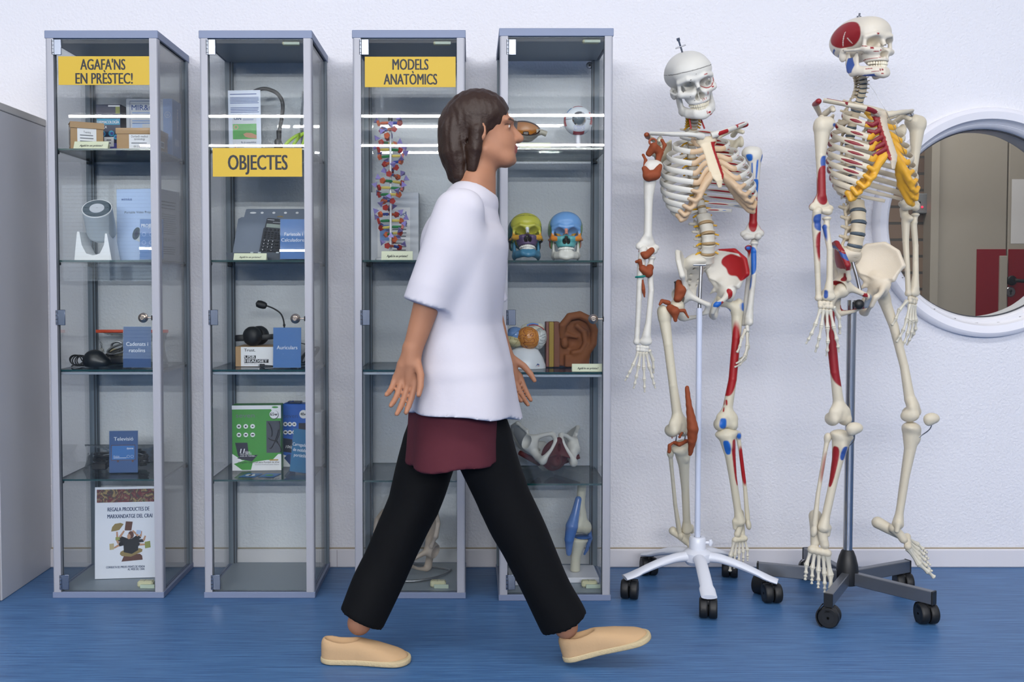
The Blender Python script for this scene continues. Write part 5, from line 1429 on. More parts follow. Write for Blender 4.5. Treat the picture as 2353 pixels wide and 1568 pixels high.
lobe('parietal_lobe', [(BB(1192, 775, .006), (.031, .032, .028), None)], '#6f92c6', '#58779f', .0005, 90.)
lobe('temporal_lobe', [(BB(1222, 781, -.012), (.040, .032, .037), ry(rad(35)))], '#cf8638', '#8f4a2a')
lobe('cerebellum', [(BB(1248, 783, .002), (.024, .030, .037), ry(rad(10)))], '#cfd2d0', '#8f9494')
lobe('brain_stem', [(BB(1232, 762, .022), (.042, .022, .024), ry(rad(-6)))], '#d8d6c4', '#d8d6c4', 0, 10.)
mb = MB('muscle_red'); mb.tube(spline([BB(1222, 752, -.028), BB(1237, 751, -.030), BB(1250, 756, -.03), BB(1257, 762, -.028)], 5), [.0016] * 16, 8); mb.build('artery', t)
mb = MB('mid_blue'); mb.tube(spline([BB(1218, 752, -.024), BB(1230, 748, -.026), BB(1244, 750, -.026)], 5), .003, 8); mb.build('vein', t)

# ear
Yr = 3.345; s_ = pxm(790, Yr)
t = thing('ear_model', 'giant brown ear model with a layered slab of skin and fat', 'model', (X(1314, 846, Yr), Yr, z))
def EE(px, py, dy=0.0): return ((px - 1320) * s_, dy, (847 - py) * s_)
def ear_f(p):
    rim = [EE(1296, 775, -.02), EE(1297, 750, -.034), EE(1312, 731, -.036), EE(1335, 727, -.034), EE(1358, 738, -.034), EE(1368, 762, -.034), EE(1366, 792, -.032), EE(1350, 816, -.026), EE(1334, 838, -.020)]
    d = chain(p, rim, [.013, .013, .0135, .0135, .0135, .013, .0125, .013, .016], .012)
    d = smin(d, rbx(p, EE(1312, 800, .010), (.046, .026, .066), .006), .010)
    d = smin(d, ell(p, EE(1330, 782, -.004), (.060, .022, .074)), .012)
    d = smin(d, rbx(p, EE(1330, 832, -.006), (.042, .026, .0215), .006), .012)
    d = sub(d, ell(p, EE(1330, 775, -.045), (.044, .026, .056), ry(rad(12))), .010)
    anti = [EE(1330, 752, -.024), EE(1346, 766, -.026), EE(1350, 790, -.028), EE(1338, 810, -.028), EE(1322, 812, -.028)]
    d = smin(d, chain(p, anti, [.008, .009, .010, .010, .010], .008), .010)
    d = sub(d, ell(p, EE(1322, 790, -.030), (.026, .026, .022)), .010)
    d = smin(d, ell(p, EE(1302, 792, -.022), (.013, .013, .017)), .006)
    d = smin(d, cap(p, EE(1308, 772, -.024), EE(1328, 778, -.018), .008, .004), .008)
    d = smax(d, -(p[:, 2] - .0008), .002)
    return d
solid('auricle', ear_f, (-.07, -.065, -.004), (.092, .045, .192), .0026, 'matt_paint', t, lambda v: np.tile(_a(rgb('#84502f')), (len(v), 1)))
for k, (a, b, col) in enumerate(((1277, 1290, '#7d5140'), (1266, 1277, '#a58a43'), (1259, 1266, '#8a5f58'))):
    lft = a; rgt = b
    def slab(p, lft=lft, rgt=rgt):
        top = 743
        d = rbx(p, EE((lft + rgt) / 2, (top + 846) / 2, .004), ((rgt - lft) * s_ / 2, .034 - .002 * k, (846 - top) * s_ / 2), .002)
        return smax(d, -(p[:, 2] - .0008), .001)
    q0, q1 = EE(lft, 846), EE(rgt, 740)
    solid(('skin_layer', 'fat_layer', 'muscle_layer')[k], slab, (q0[0] - .006, -.044, -.004), (q1[0] + .006, .05, .165), .0022, 'matt_paint', t, flat(col))
tent('cream tent card in front of the giant ear', 3, 2, 1315, 1387, 837, 3.168)

# pelvic floor
z = SZ(3, 3); Yf = 3.335
MAR = rgb('#4d1418')
t = thing('pelvic_floor_model', 'white pelvis model with dark red pelvic floor muscles', 'model', (X(1268, 1085, Yf), Yf, z))
Lf = tr(0, .0, .083) @ rzm(rad(16)) @ ry(rad(6)) @ rx(rad(-76)) @ Matrix.Scale(.93, 4)
lowz = None
wp = flat('#c9c8c2'); pp = pelvis_parts(t, Lf, wp, wp, wp)
def floor_f(p):
    q = mir(p)
    d = ell(q, (0, .012, -.040), (.052, .062, .020))
    d = smax(d, -(ell(q, (0, .012, -.018), (.050, .060, .018))), .004)
    d = smin(d, cap(q, (0, -.050, -.052), (0, .03, -.062), .012, .017), .014)
    d = smin(d, cap(q, (0, .03, -.062), (0, .062, -.026), .015, .012), .012)
    d = smin(d, tri(q, (0, -.058, -.05), (0, -.005, -.07), (.054, .002, -.088), .003), .006)
    d = sub(d, ell(q, (0, -.030, -.068), (.005, .014, .014)), .004); d = sub(d, ell(q, (0, .014, -.080), (.004, .008, .012)), .004)
    return d
solid('muscle_sheet', floor_f, (-.075, -.075, -.10), (.075, .09, .0), .0024, 'matt_paint', t, flat(MAR), Lf)
for sg in (-1, 1):
    mb = MB(); mat('maroon_muscle', '#5a1a1c', .6) if 'maroon_muscle' not in M else None
    mb.cur = 'maroon_muscle'; mb.tube([Lf @ V(sg * .03, .07, .02), Lf @ V(sg * .065, .055, .012), Lf @ V(sg * .118, .03, .006)], [.012, .010, .0085], 12); mb.build('piriformis', t)
mnz = min((np.concatenate([NETC[k][0] for k in ('hipL', 'hipR', 'sacrum')]) @ np.array(Lf.to_3x3()).T)[:, 2]) + Lf.translation.z
for o in [x for x in COL.objects if x.parent == t]:
    o.matrix_basis = tr(0, 0, .0008 - mnz) @ o.matrix_basis

# knee joint
z = SZ(3, -1); Yk = 3.325
t = thing('knee_model', 'knee joint model with blue ligaments on a white base plate', 'model', (X(1322, 1325, Yk), Yk, z))
mb = MB('stand_white'); mb.box((-.002, .0, .009), (.148, .150, .018), b=.002); mb.build('base_plate', t)
mb = MB('ink_blue'); mb.lines(-.060, -.035, .011, 2, .003, .0012, -.0754); mb.build('base_print', t)
s_ = pxm(1220, Yk)
def KK(px, py, dy=0.0): p = at(px, py, Yk + dy); return (p.x - t.location.x, dy, p.z - z)
def femur_k(p):
    d = chain(p, [KK(1337, 1116), KK(1334, 1160), KK(1337, 1192)], [.0155, .0145, .018], .01)
    d = smin(d, ell(p, KK(1328, 1208, -.004), (.023, .028, .026)), .014); d = smin(d, ell(p, KK(1346, 1212, .004), (.020, .028, .024)), .014)
    return d
def tibia_k(p):
    d = ell(p, KK(1330, 1242), (.032, .026, .014)); d = smin(d, chain(p, [KK(1328, 1252), KK(1323, 1280), KK(1321, 1318)], [.024, .0165, .017], .01), .012)
    return smax(d, -(p[:, 2] - .0185), .001)
solid('femur', femur_k, (-.04, -.045, .10), (.08, .045, .34), .0026, 'bone_paint', t, flat('#c9c6b4'))
solid('tibia', tibia_k, (-.06, -.045, .01), (.07, .045, .15), .0026, 'bone_paint', t, flat('#c9c6b4'))
def lig_f(p):
    d = chain(p, [KK(1329, 1148, -.016), KK(1322, 1180, -.024), KK(1314, 1210, -.034), KK(1308, 1240, -.034), KK(1307, 1272, -.022)], [.011, .014, .021, .016, .009], .014)
    return d
solid('patellar_ligament', lig_f, (-.07, -.075, .06), (.05, .02, .30), .0026, 'gloss_paint', t, flat('#4c74b4'))
solid('lateral_ligament', lambda p: smin(chain(p, [KK(1355, 1212, .0), KK(1356, 1238, .0), KK(1349, 1262, .0), KK(1343, 1274, 0)], [.005, .008, .006, .004], .006), ell(p, KK(1338, 1234), (.030, .027, .006)), .006), (-.05, -.045, .05), (.075, .045, .17), .0024, 'gloss_paint', t, flat('#3f66a4'))

# foot with muscles
Yo = 3.30
t = thing('foot_muscle_model', 'dark red lower leg and foot muscle model, beside the knee model', 'model', (X(1194, 1340, Yo), Yo, z))
mb = MB('stand_white'); mb.box((.0, .0, .007), (.075, .16, .0135), b=.002); mb.build('base_plate', t)
def leg_f(p):
    d = chain(p, [(0, .03, .262), (0, .028, .19), (0, .02, .10), (0, .018, .045)], [.030, .031, .021, .020], .02)
    d = smin(d, chain(p, [(0, .04, .034), (.0, -.01, .036), (0, -.058, .026)], [.021, .021, .013], .012), .014)
    for k in range(5): d = smin(d, cap(p, (-.018 + .009 * k, -.05, .024), (-.021 + .0105 * k, -.074 + .003 * k, .0205), .0065 - .0005 * k, .0052 - .0005 * k), .003)
    d = smax(d, p[:, 2] - .262, .002)
    return smax(d, -(p[:, 2] - .0142), .001)
def leg_p(v):
    c = np.tile(_a(rgb('#4a1820')), (len(v), 1)); n = hashn(v * _a((1, 1, .15)), 240.)
    dab(c, (v[:, 2] < .20) & (n > .35), '#a8a49c'); dab(c, v[:, 2] < .024, '#8d7468'); dab(c, (v[:, 2] > .259), '#7a1f22')
    return c
solid('leg_and_foot', leg_f, (-.04, -.085, .008), (.04, .07, .27), .0028, 'gloss_paint', t, leg_p)
# ------------------------------------------------------------------ the two skeletons
def frame(o, zdir, front):
    """matrix at o whose +Z is zdir and whose -Y leans to front"""
    z = Vector(zdir).normalized(); f = Vector(front); y = -(f - z * f.dot(z)).normalized(); x = y.cross(z)
    m = Matrix.Identity(4)
    for i in range(3): m[i][0], m[i][1], m[i][2], m[i][3] = x[i], y[i], z[i], o[i]
    return m
def patches(base, plist, L):
    """painted muscle areas on a long bone: (t centre, t half, angle centre, angle half, colour, power)"""
    base = _a(rgb(base) if isinstance(base, str) else base)
    def f(v):
        c = np.tile(base, (len(v), 1)); t = -v[:, 2] / L; a = np.degrees(np.arctan2(v[:, 0], -v[:, 1]))
        for (tc, th, ac, ah, col) in plist:
            da = (a - ac + 180) % 360 - 180
            u1, u2 = np.abs((t - tc) / th), np.abs(da / ah); r = np.maximum((u1 ** 3 + u2 ** 3) ** (1 / 3), 1e-4)
            g = np.sqrt((u1 * u1 / (r * r) / (th * L)) ** 2 + (u2 * u2 / (r * r) / (ah * .00026)) ** 2)
            soft(c, (1 - r) / np.maximum(g, 1e-6), col, .0022)
        n = hashn(v, 55.); c = c * (1 - .05 * (n > .55))[:, None]
        return c
    return f
def rodbone(mb, a, b, r0, rm, r1, n=10):
    a, b = Vector(a), Vector(b); d = b - a
    mb.tube([a - d.normalized() * r0 * .5, a, a + d * .14, a + d * .35, a + d * .65, a + d * .86, b, b + d.normalized() * r1 * .5], [r0 * .5, r0, (r0 + rm) * .5, rm, rm, (r1 + rm) * .5, r1, r1 * .5], n)
def spheres(pts, k=.003):
    def f(p):
        d = None
        for (c, r) in pts:
            e = ell(p, c, (r, r * .95, r * 1.05)); d = e if d is None else smin(d, e, k)
        return d
    return f
def hand(root, inv, name, wrist, down, thumb_dir, palm, L, curl, spread, base, muscle=None, thumb_out=.55):
    """carpals, metacarpals and phalanges as parts of root"""
    W = Vector(wrist); dn = Vector(down).normalized(); th = Vector(thumb_dir); th = (th - dn * th.dot(dn)).normalized(); pl = dn.cross(th)
    if pl.dot(Vector(palm)) < 0: pl = -pl
    s = L / .185
    def P_(a, b, c): return W + dn * a * s + th * b * s + pl * c * s
    rnd = random.Random(name)
    pts = [(inv @ P_(.010 + .011 * (i // 4), -.017 + .0115 * (i % 4), rnd.uniform(-.003, .003)), .0078 * s) for i in range(8)]
    lo = np.min([_a(c) for c, r in pts], 0) - .014; hi = np.max([_a(c) for c, r in pts], 0) + .014
    solid('carpals', spheres(pts), lo, hi, .0016, 'bone_paint', root, flat(base))
    tags = []
    for k in range(4):
        off = .020 - .0135 * k
        mc0 = P_(.030, off * .75, 0); fan = off * spread * 6
        mc1 = P_(.088 - .004 * abs(k - 1), off * 1.25 + fan * .06, .001)
        segs = [mc0, mc1]; d = (mc1 - mc0).normalized()
        lens = [(.040, .025, .018), (.044, .029, .019), (.040, .026, .019), (.031, .019, .017)][k]
        ang = 0
        for q, l in enumerate(lens):
            ang += curl[k] * (.55, 1.0, .8)[q]
            v = d * math.cos(ang) + pl * math.sin(ang) + th * (fan * .9)
            segs.append(segs[-1] + v.normalized() * l * s)
        for q in range(4):
            a, b = inv @ segs[q], inv @ segs[q + 1]; g = (b - a) * .04
            r = (.0078, .0074, .0064, .0056)[q] * s
            mb = MB('hand_bone'); rodbone(mb, a + g, b - g, r, r * .56, r * (.95 if q < 3 else .7), 8)
            mb.build(('metacarpal', 'phalanx', 'phalanx', 'phalanx')[q], root)
    t0 = P_(.020, .026, .004); d1 = (dn * (1 - thumb_out * .4) + th * thumb_out + pl * .35).normalized(); d2 = (dn + th * thumb_out * .35 + pl * .25).normalized()
    ts = [t0, t0 + d1 * .043 * s]; ts.append(ts[-1] + d2 * .031 * s); ts.append(ts[-1] + (d2 + pl * .25).normalized() * .023 * s)
    for q in range(3):
        a, b = inv @ ts[q], inv @ ts[q + 1]; g = (b - a) * .04; r = (.0082, .0072, .0060)[q] * s
        mb = MB('hand_bone'); rodbone(mb, a + g, b - g, r, r * .62, r * .9, 8); mb.build(('metacarpal', 'phalanx', 'phalanx')[q], root)
def foot(root, inv, name, ankle, toe, up, big_side, L, base, side):
    """tarsals with heel, metatarsals and toe bones"""
    A = Vector(ankle); f = Vector(toe).normalized(); u = Vector(up); u = (u - f * u.dot(f)).normalized(); b = Vector(big_side); b = (b - f * b.dot(f) - u * b.dot(u)).normalized()
    s = L / .235
    def P_(a, c, h): return inv @ (A + f * a * s + b * c * s + u * h * s)
    def tar(p):
        d = chain(p, [P_(-.048, -.004, -.034), P_(-.012, -.006, -.030), P_(.030, -.012, -.032)], [.0185 * s, .0165 * s, .012 * s], .01)
        d = smin(d, chain(p, [P_(-.006, .002, -.008), P_(.020, .006, -.012), P_(.034, .010, -.016)], [.0155 * s, .0125 * s, .0125 * s], .006), .006)
        for k in range(4): d = smin(d, ell(p, P_(.056 - .003 * k, .018 - .0135 * k, -.022 - .003 * k), (.0115 * s, .0115 * s, .0115 * s)), .004)
        return d
    q = [P_(x, y, z) for x in (-.068, .07) for y in (-.04, .036) for z in (-.055, .012)]
    solid('tarsals', tar, np.min(q, 0), np.max(q, 0), .0024, 'bone_paint', root, flat(base))
    for k in range(5):
        c0 = .019 - .0105 * k; c1 = .030 - .0165 * k
        segs = [P_(.060 - .003 * k, c0, -.026 - .0025 * k), P_(.118 - .007 * k - (.004 if k == 0 else 0), c1, -.046)]
        lens = [(.031, .022), (.026, .013, .010), (.024, .011, .010), (.022, .010, .009), (.020, .009, .009)][k]
        x, h = .118 - .007 * k, -.046
        for i, l in enumerate(lens):
            x += l; h += (-.004, -.004, -.002)[i]; segs.append(P_(x, c1 * (1.02 + .02 * i), h))
        for i in range(len(segs) - 1):
            a, e = segs[i], segs[i + 1]; g = (e - a) * .03
            r = ((.0110, .0095, .008) if k == 0 else (.0082, .0068, .0058, .0050))[i] * s
            mb = MB('hand_bone'); rodbone(mb, a + g, e - g, r, r * .58, r * .95, 8); mb.build('metatarsal' if i == 0 else 'toe_bone', root)

def femur_f(L, sd):
    def f(p):
        q = p.copy(); q[:, 0] *= sd
        d = ell(q, (0, 0, 0), (.0235, .0235, .0235))
        d = smin(d, cap(q, (.004, 0, -.003), (.040, .002, -.026), .0145, .017), .006)
        d = smin(d, ell(q, (.052, .006, -.018), (.015, .020, .023)), .012)
        d = smin(d, chain(q, [(.045, .004, -.045), (.040, -.004, -.3 * L), (.026, -.006, -.62 * L), (.008, .0, -L + .06)], [.0185, .0145, .0135, .0165], .01), .016)
        d = smin(d, ell(q, (.006, -.004, -L + .030), (.036, .020, .030)), .016)
        d = smin(d, ell(q, (-.018, .008, -L + .010), (.0185, .029, .0215)), .008)
        d = smin(d, ell(q, (.026, .008, -L + .010), (.0175, .030, .0215)), .008)
        d = sub(d, ell(q, (.004, .036, -L + .0), (.008, .03, .022)), .004)
        return sub(d, ell(q, (.004, -.034, -L + .012), (.009, .014, .03)), .008)
    return f
def tibia_f(L, sd):
    def f(p):
        q = p.copy(); q[:, 0] *= sd
        d = ell(q, (.0, .002, -.016), (.038, .026, .015))
        d = smin(d, chain(q, [(.0, .0, -.028), (0, -.004, -.09), (-.002, -.002, -.5 * L), (-.002, .0, -L + .05), (-.001, 0, -L + .014)], [.028, .0175, .0128, .0125, .0185], .012), .014)
        d = smin(d, ell(q, (.002, -.022, -.048), (.009, .008, .016)), .010)
        d = smin(d, cap(q, (-.017, -.002, -L + .016), (-.020, -.002, -L - .006), .010, .0075), .008)
        return d
    return f
def fibula_f(L, sd):
    def f(p):
        q = p.copy(); q[:, 0] *= sd
        d = ell(q, (.038, .014, -.030), (.0115, .0115, .014))
        d = smin(d, chain(q, [(.038, .014, -.04), (.038, .012, -.25 * L), (.034, .010, -.65 * L), (.027, .006, -L + .02)], [.0075, .0062, .0065, .0085], .006), .008)
        return smin(d, ell(q, (.026, .004, -L - .004), (.0095, .012, .019)), .008)
    return f
def humerus_f(L, sd):
    def f(p):
        q = p.copy(); q[:, 0] *= sd
        d = ell(q, (-.006, 0, .0), (.0235, .0235, .0235))
        d = smin(d, ell(q, (.012, -.004, -.002), (.016, .019, .021)), .010)
        d = smin(d, chain(q, [(.006, -.002, -.02), (.006, 0, -.10), (.003, 0, -.55 * L), (0, .0, -L + .05)], [.020, .0125, .0108, .0115], .012), .014)
        d = smin(d, ell(q, (0, .002, -L + .026), (.022, .011, .024)), .012)
        d = smin(d, ell(q, (-.027, .004, -L + .014), (.010, .009, .011)), .010); d = smin(d, ell(q, (.024, .002, -L + .014), (.008, .009, .011)), .010)
        d = smin(d, cap(q, (-.018, -.002, -L + .004), (-.006, -.002, -L + .004), .0125, .0095), .004)
        return smin(d, ell(q, (.012, -.006, -L + .004), (.0105, .0115, .0115)), .004)
    return f
def ulna_f(L, sd):
    def f(p):
        q = p.copy(); q[:, 0] *= sd
        d = chain(q, [(-.010, .014, .012), (-.012, .010, -.010), (-.012, -.008, -.022)], [.011, .011, .009], .006)
        d = smin(d, chain(q, [(-.013, .006, -.03), (-.015, .006, -.35 * L), (-.016, .002, -.7 * L), (-.017, .0, -L + .012)], [.0115, .0085, .0070, .0072], .01), .010)
        return smin(d, ell(q, (-.017, 0, -L + .006), (.009, .009, .009)), .006)
    return f
def radius_f(L, sd):
    def f(p):
        q = p.copy(); q[:, 0] *= sd
        d = smin(ell(q, (.014, -.004, -.008), (.0115, .0115, .0065)), cap(q, (.014, -.004, -.012), (.012, -.002, -.03), .0072, .0075), .004)
        d = smin(d, chain(q, [(.010, -.001, -.036), (.017, .0, -.4 * L), (.013, -.001, -.75 * L), (.009, 0, -L + .03)], [.0085, .0075, .0082, .012], .01), .008)
        return smin(d, ell(q, (.008, 0, -L + .010), (.0175, .011, .014)), .012)
    return f
def vert_f(kind):
    bw, bd, bh, sp, tp = {'c': (.011, .0085, .0075, .024, .022), 't': (.0155, .014, .0105, .042, .030), 'l': (.0245, .018, .0135, .040, .038)}[kind]
    def f(p):
        q = mir(p)
        r = np.sqrt((p[:, 0] / bw) ** 2 + (p[:, 1] / bd) ** 2) - 1
        waist = 1 - .10 * (1 - np.clip(np.abs(p[:, 2]) / bh, 0, 1) ** 2)
        d = smax((r + 1 - waist) * min(bw, bd), np.abs(p[:, 2]) - bh, .003)
        d = smin(d, chain(q, [(bw * .55, bd * .8, bh * .3), (bw * .62, bd + .012, .0), (.0, bd + .017, -.002)], [bh * .42, bh * .40, bh * .5], .003), .003)
        d = smin(d, cap(q, (bw * .6, bd + .008, 0), (tp, bd + (.016 if kind == 't' else .008 if kind == 'l' else -.004), .003), bh * .40, bh * .34), .004)
        d = smin(d, cap(p, (0, bd + .016, -.002), (0, bd + sp * .75, {'c': -.006, 't': -.026, 'l': -.006}[kind]), bh * .42, bh * .36), .004)
        for s in (1, -1): d = smin(d, cap(q, (bw * .75, bd + .010, 0), (bw * .75, bd + .012, s * bh * 1.15), bh * .34, bh * .30), .003)
        return d
    return f, (-tp - .012, -bd - .006, -.040), (tp + .012, bd + sp + .012, bh + .016)
def scapula_f(p):
    q = p
    sup, inf, gl = (.066, .062, -.018), (.082, .088, -.178), (.140, .018, -.050)
    d = tri(q, sup, inf, gl, .0026)
    d = smin(d, chain(q, [inf, (.112, .056, -.110), gl], [.006, .0065, .010], .004), .006)
    d = smin(d, chain(q, [sup, (.062, .078, -.06), inf], [.004, .004, .0055], .004), .004)
    d = smin(d, chain(q, [(.064, .082, -.052), (.110, .066, -.018), (.150, .038, .002), (.166, .006, .004)], [.004, .0065, .009, .0085], .006), .005)
    d = smin(d, chain(q, [(.128, .022, -.026), (.128, -.006, -.014), (.138, -.022, -.024)], [.009, .0075, .007], .004), .006)
    return sub(smin(d, ell(q, (.147, .014, -.052), (.009, .014, .020)), .006), ell(q, (.162, .012, -.052), (.010, .013, .019)), .002)

RW = [.052, .080, .102, .117, .126, .132, .134, .132, .126, .116, .106, .090]
RD = [.040, .056, .070, .080, .087, .092, .095, .096, .094, .090, .085, .070]
RDROP = [.052, .072, .090, .100, .106, .112, .118, .122, .120, .112, .090, .060]
REND = [135, 140, 145, 147, 147, 145, 139, 129, 118, 106, 84, 58]
def tz(i): return -.275 * i / 11.0
def ty(i): return .020 + .034 * math.sin(math.pi * min(1, i / 11.0) ** .9)
def rib_pt(i, th, sd):
    a = math.radians(th)
    return V(sd * (RW[i] * math.sin(a)), ty(i) + .014 - RD[i] * (1 - math.cos(a)) - .004 * math.sin(a), tz(i) + .004 - RDROP[i] * (a / math.pi) ** 1.15)
STZ = [-.052, -.074, -.098, -.120, -.140, -.157, -.170]
def st_y(z): return -.050 - (-.045 - z) * .42
def ribcage(root, MR, cfg):
    arch = {1: [], -1: []}
    for i in range(12):
        for sd in (1, -1):
            n = 18
            ths = [8 + (REND[i] - 8) * k / n for k in range(n + 1)]
            pts = [MR @ rib_pt(i, t, sd) for t in ths]
            up = (MR.to_3x3() @ V(0, 0, 1))
            w = (.0038 if i else .0062, .0088 if i else .0060) if i < 10 else (.0030, .0058)
            rs = [(w[0] * (.7 if k == 0 else 1), w[1] * (.55 + .45 * min(1, k / 4))) for k in range(n + 1)]
            base, spots = cfg['rib'](i, sd)
            mb = MB('bone_flat_' + base); mb.tube(pts, rs, 10, up=up)
            if spots:
                for (k0, k1, m_, vs_) in spots:
                    N = k1 - k0
                    mb.tube(pts[k0:k1 + 1], [(r[0] * 1.14, r[1] * vs_ * (.35 if k in (0, N) else .85 if k in (1, N - 1) else 1.04)) for k, r in enumerate(rs[k0:k1 + 1])], 10, m_, up=up)
            mb.build('rib', root)
            if i < 10:
                e = rib_pt(i, REND[i], sd); e0 = rib_pt(i, REND[i] - 6, sd); dr = (e - e0).normalized()
                if i < 7: z = STZ[i]; tgt = V(sd * (.017 if i else .021), st_y(z) + .002, z)
                else: tgt = V(sd * (.030 + .018 * (i - 7)), st_y(-.172) + .010 + .012 * (i - 7), -.190 - .028 * (i - 7))
                l = (tgt - e).length
                low = V(0, 0, -.008 * max(0, i - 3))
                cv = bez(e, e + dr * l * .35 + low, tgt + V(sd * l * .35, .004, -.30 * l * (1 if i > 3 else .2)), tgt, 10)
                if i < 5:
                    mb = MB(cfg['cart']); mb.tube([MR @ p for p in cv], [(.0044, .0088)] * 11, 10, up=up)
                    mb.build('costal_cartilage', root)
                else: arch[sd].append(cv)
    for sd in (1, -1):
        cvs = arch[sd]
        al = np.array([list(p) for cv in cvs for p in cv])
        edge = [cvs[-1][0], cvs[-1][5], cvs[-1][-1], cvs[-2][-1], cvs[-3][-1].lerp(cvs[-2][-1], .5), cvs[1][-1].lerp(cvs[-3][-1], .6)]
        def f(p):
            d = None
            for cv in cvs:
                e = chain(p, cv[::2], [.0068] * 6); d = e if d is None else smin(d, e, .009)
            return smin(d, chain(p, edge, [.0062, .0068, .0075, .0080, .0085, .0075]), .010)
        solid('costal_arch', f, al.min(0) - .014, al.max(0) + .014, .0026, cfg['cart'], root, None, MR)
mat('hand_bone', '#d0cbbb', .45); mat('bone_flat_white', '#d3d1c8', .45); mat('bone_flat_ivory', '#d0c6b0', .45); mat('cart_beige', '#c9ac8a', .4); mat('cart_yellow', '#dca431', .4)
mat('paint_red', '#9c1117', .45); mat('paint_darkred', '#83202a', .45); mat('paint_blue', '#1f66bd', .45); mat('ligament_brown', '#8f4526', .5); mat('disc_tan', '#a58a62', .5); mat('disc_grey', '#4d5a64', .5); mat('nerve_yellow', '#d3a01e', .4); mat('wire_steel', '#8e9096', .3, 1.0); mat('elastic_teal', '#0f7f74', .6); mat('hole_black', '#26241f', .7)
def skeleton(cfg):
    """one hanging skeleton: all bones are parts of one thing"""
    C0 = Vector(cfg['origin'])
    root = thing('anatomical_skeleton', cfg['label'], 'skeleton', C0, group='life-size teaching skeletons')
    inv = tr(-C0)
    yaw = cfg['yaw']
    fr = V(math.sin(yaw), -math.cos(yaw), 0); lf = V(math.cos(yaw), math.sin(yaw), 0)   # its front and its left
    # --- skull
    MS = inv @ tr(cfg['skull_at']) @ rzm(cfg['skull_rot'][0]) @ ry(cfg['skull_rot'][2]) @ rx(cfg['skull_rot'][1]) @ Matrix.Diagonal((*cfg['skull_sc'], 1))
    sk = bone_obj('skull', 'skull', skull_f, SK_LO, SK_HI, .0022, 'bone_paint', root, cfg['skull_paint'], MS)
    bone_obj('jaw', 'jaw', jaw_f, JW_LO, JW_HI, .0022, 'bone_paint', sk, cfg['jaw_paint'])
    for up in (True, False): teeth_mb(up, 'tooth').build('teeth', sk)
    for name, fn in cfg.get('skull_extra', []):
        mb = MB('wire_steel'); fn(mb); mb.build(name, sk)
    # --- trunk
    MRw = tr(cfg['rib_at']) @ rzm(yaw) @ ry(cfg['roll']) @ rx(cfg.get('lean', 0)) @ Matrix.Diagonal((*cfg['rib_sc'], 1))
    MR = inv @ MRw
    ribcage(root, MR, cfg)
    MG = inv @ tr(V(0, 0, cfg.get('sh_dz', 0))) @ tr(cfg['rib_at']) @ rzm(yaw) @ ry(cfg['roll']) @ Matrix.Diagonal((cfg['sh_sc'], *cfg['rib_sc'][1:], 1))
    def stern(p):
        d = chain(p, [(-.016, st_y(-.045), -.042), (.016, st_y(-.045), -.042)], [.013, .013], .006)
        s = p.copy(); s[:, 0] *= .42
        w = lambda z: st_y(z)
        d = smin(d, chain(s, [(0, w(-.05), -.05), (0, w(-.075), -.075), (0, w(-.12), -.12), (0, w(-.168), -.168), (0, w(-.19), -.185), (0, w(-.20) + .004, -.208)], [.0105, .0075, .0078, .0085, .0045, .0025], .006) , .006)
        return d
    def stern_paint(v):
        c = np.tile(_a(cfg['stern_col']), (len(v), 1))
        if cfg['stern_side']: dab(c, (v[:, 0] * cfg['stern_side'] > .0085) & (v[:, 2] < -.05) & (v[:, 2] > -.185), cfg['red'])
        return c
    solid('sternum', stern, (-.036, -.145, -.222), (.036, -.03, -.022), .0022, 'bone_paint', root, stern_paint, MR)
    for sd in (1, -1):
        pts = spline([(sd * .014, -.062, -.030), (sd * .055, -.068, -.020), (sd * .105, -.040, -.008), (sd * .158, -.004, .006)], 6)
        key = 'L' if sd > 0 else 'R'
        mb = MB('bone_flat_' + cfg['clav'][0]); mb.tube([MG @ p for p in pts], [(.0105, .0105) if k < 4 else (.0080, .0076) if k < 13 else (.0105, .0062) for k in range(19)], 12)
        if cfg['painted'] == sd:
            mb.tube([MG @ (p + V(0, -.0012, -.0016)) for p in pts[2:8]], [(.0088, .0076)] * 6, 10, cfg['redm']); mb.tube([MG @ (p + V(0, -.001, .0012)) for p in pts[12:18]], [(.0086, .0064)] * 6, 10, cfg['redm'])
        mb.build('clavicle', root)
        if 'scapL' not in NETC:
            NETC['scapL'] = nets(scapula_f, (.048, -.036, -.192), (.180, .104, .022), .0022); mirror_net('scapL', 'scapR')
        def sp(v, sd=sd):
            c = np.tile(_a(cfg['bone2']), (len(v), 1))
            if cfg['painted'] == sd:
                dab(c, (v[:, 2] < -.045) & (v[:, 2] > -.135) & (np.abs(v[:, 0]) > .074) & (np.abs(v[:, 0]) < .115), cfg['red']); dab(c, (np.abs(v[:, 0]) > .158) & (v[:, 2] > -.01), cfg['red'])
            elif cfg.get('ligament'): dab(c, (np.abs(v[:, 0]) > .146) & (v[:, 2] > -.02), cfg['brown'])
            return c
        bone_obj('scapula', 'scap' + key, None, 0, 0, 0, 'bone_paint', root, sp, MG)
    # --- spine
    Tp = [MRw @ V(0, ty(i) + .010, tz(i) + .012) for i in range(12)] + [MRw @ V(0, ty(11) + .006, tz(11) - .013)]
    c1 = Vector(cfg['c1']); cerv = [c1.lerp(Tp[0], k / 7) - fr * .014 * math.sin(math.pi * k / 7) * -1 for k in range(7)]
    s1 = Vector(cfg['s1']); lum = [Tp[12].lerp(s1, k / 5) + fr * cfg.get('lord', .012) * math.sin(math.pi * k / 5) for k in range(1, 6)]
    pts = cerv + Tp + lum
    kinds_front = [fr] * 24
    spine_in(root, inv, pts, kinds_front, cfg)
    # --- pelvis
    PM = inv @ tr(cfg['pelvis_at']) @ rzm(cfg['pelvis_yaw']) @ ry(cfg['pelvis_roll']) @ rx(rad(cfg.get('pelvis_tilt', 10))) @ Matrix.Scale(cfg['pelvis_sc'], 4)
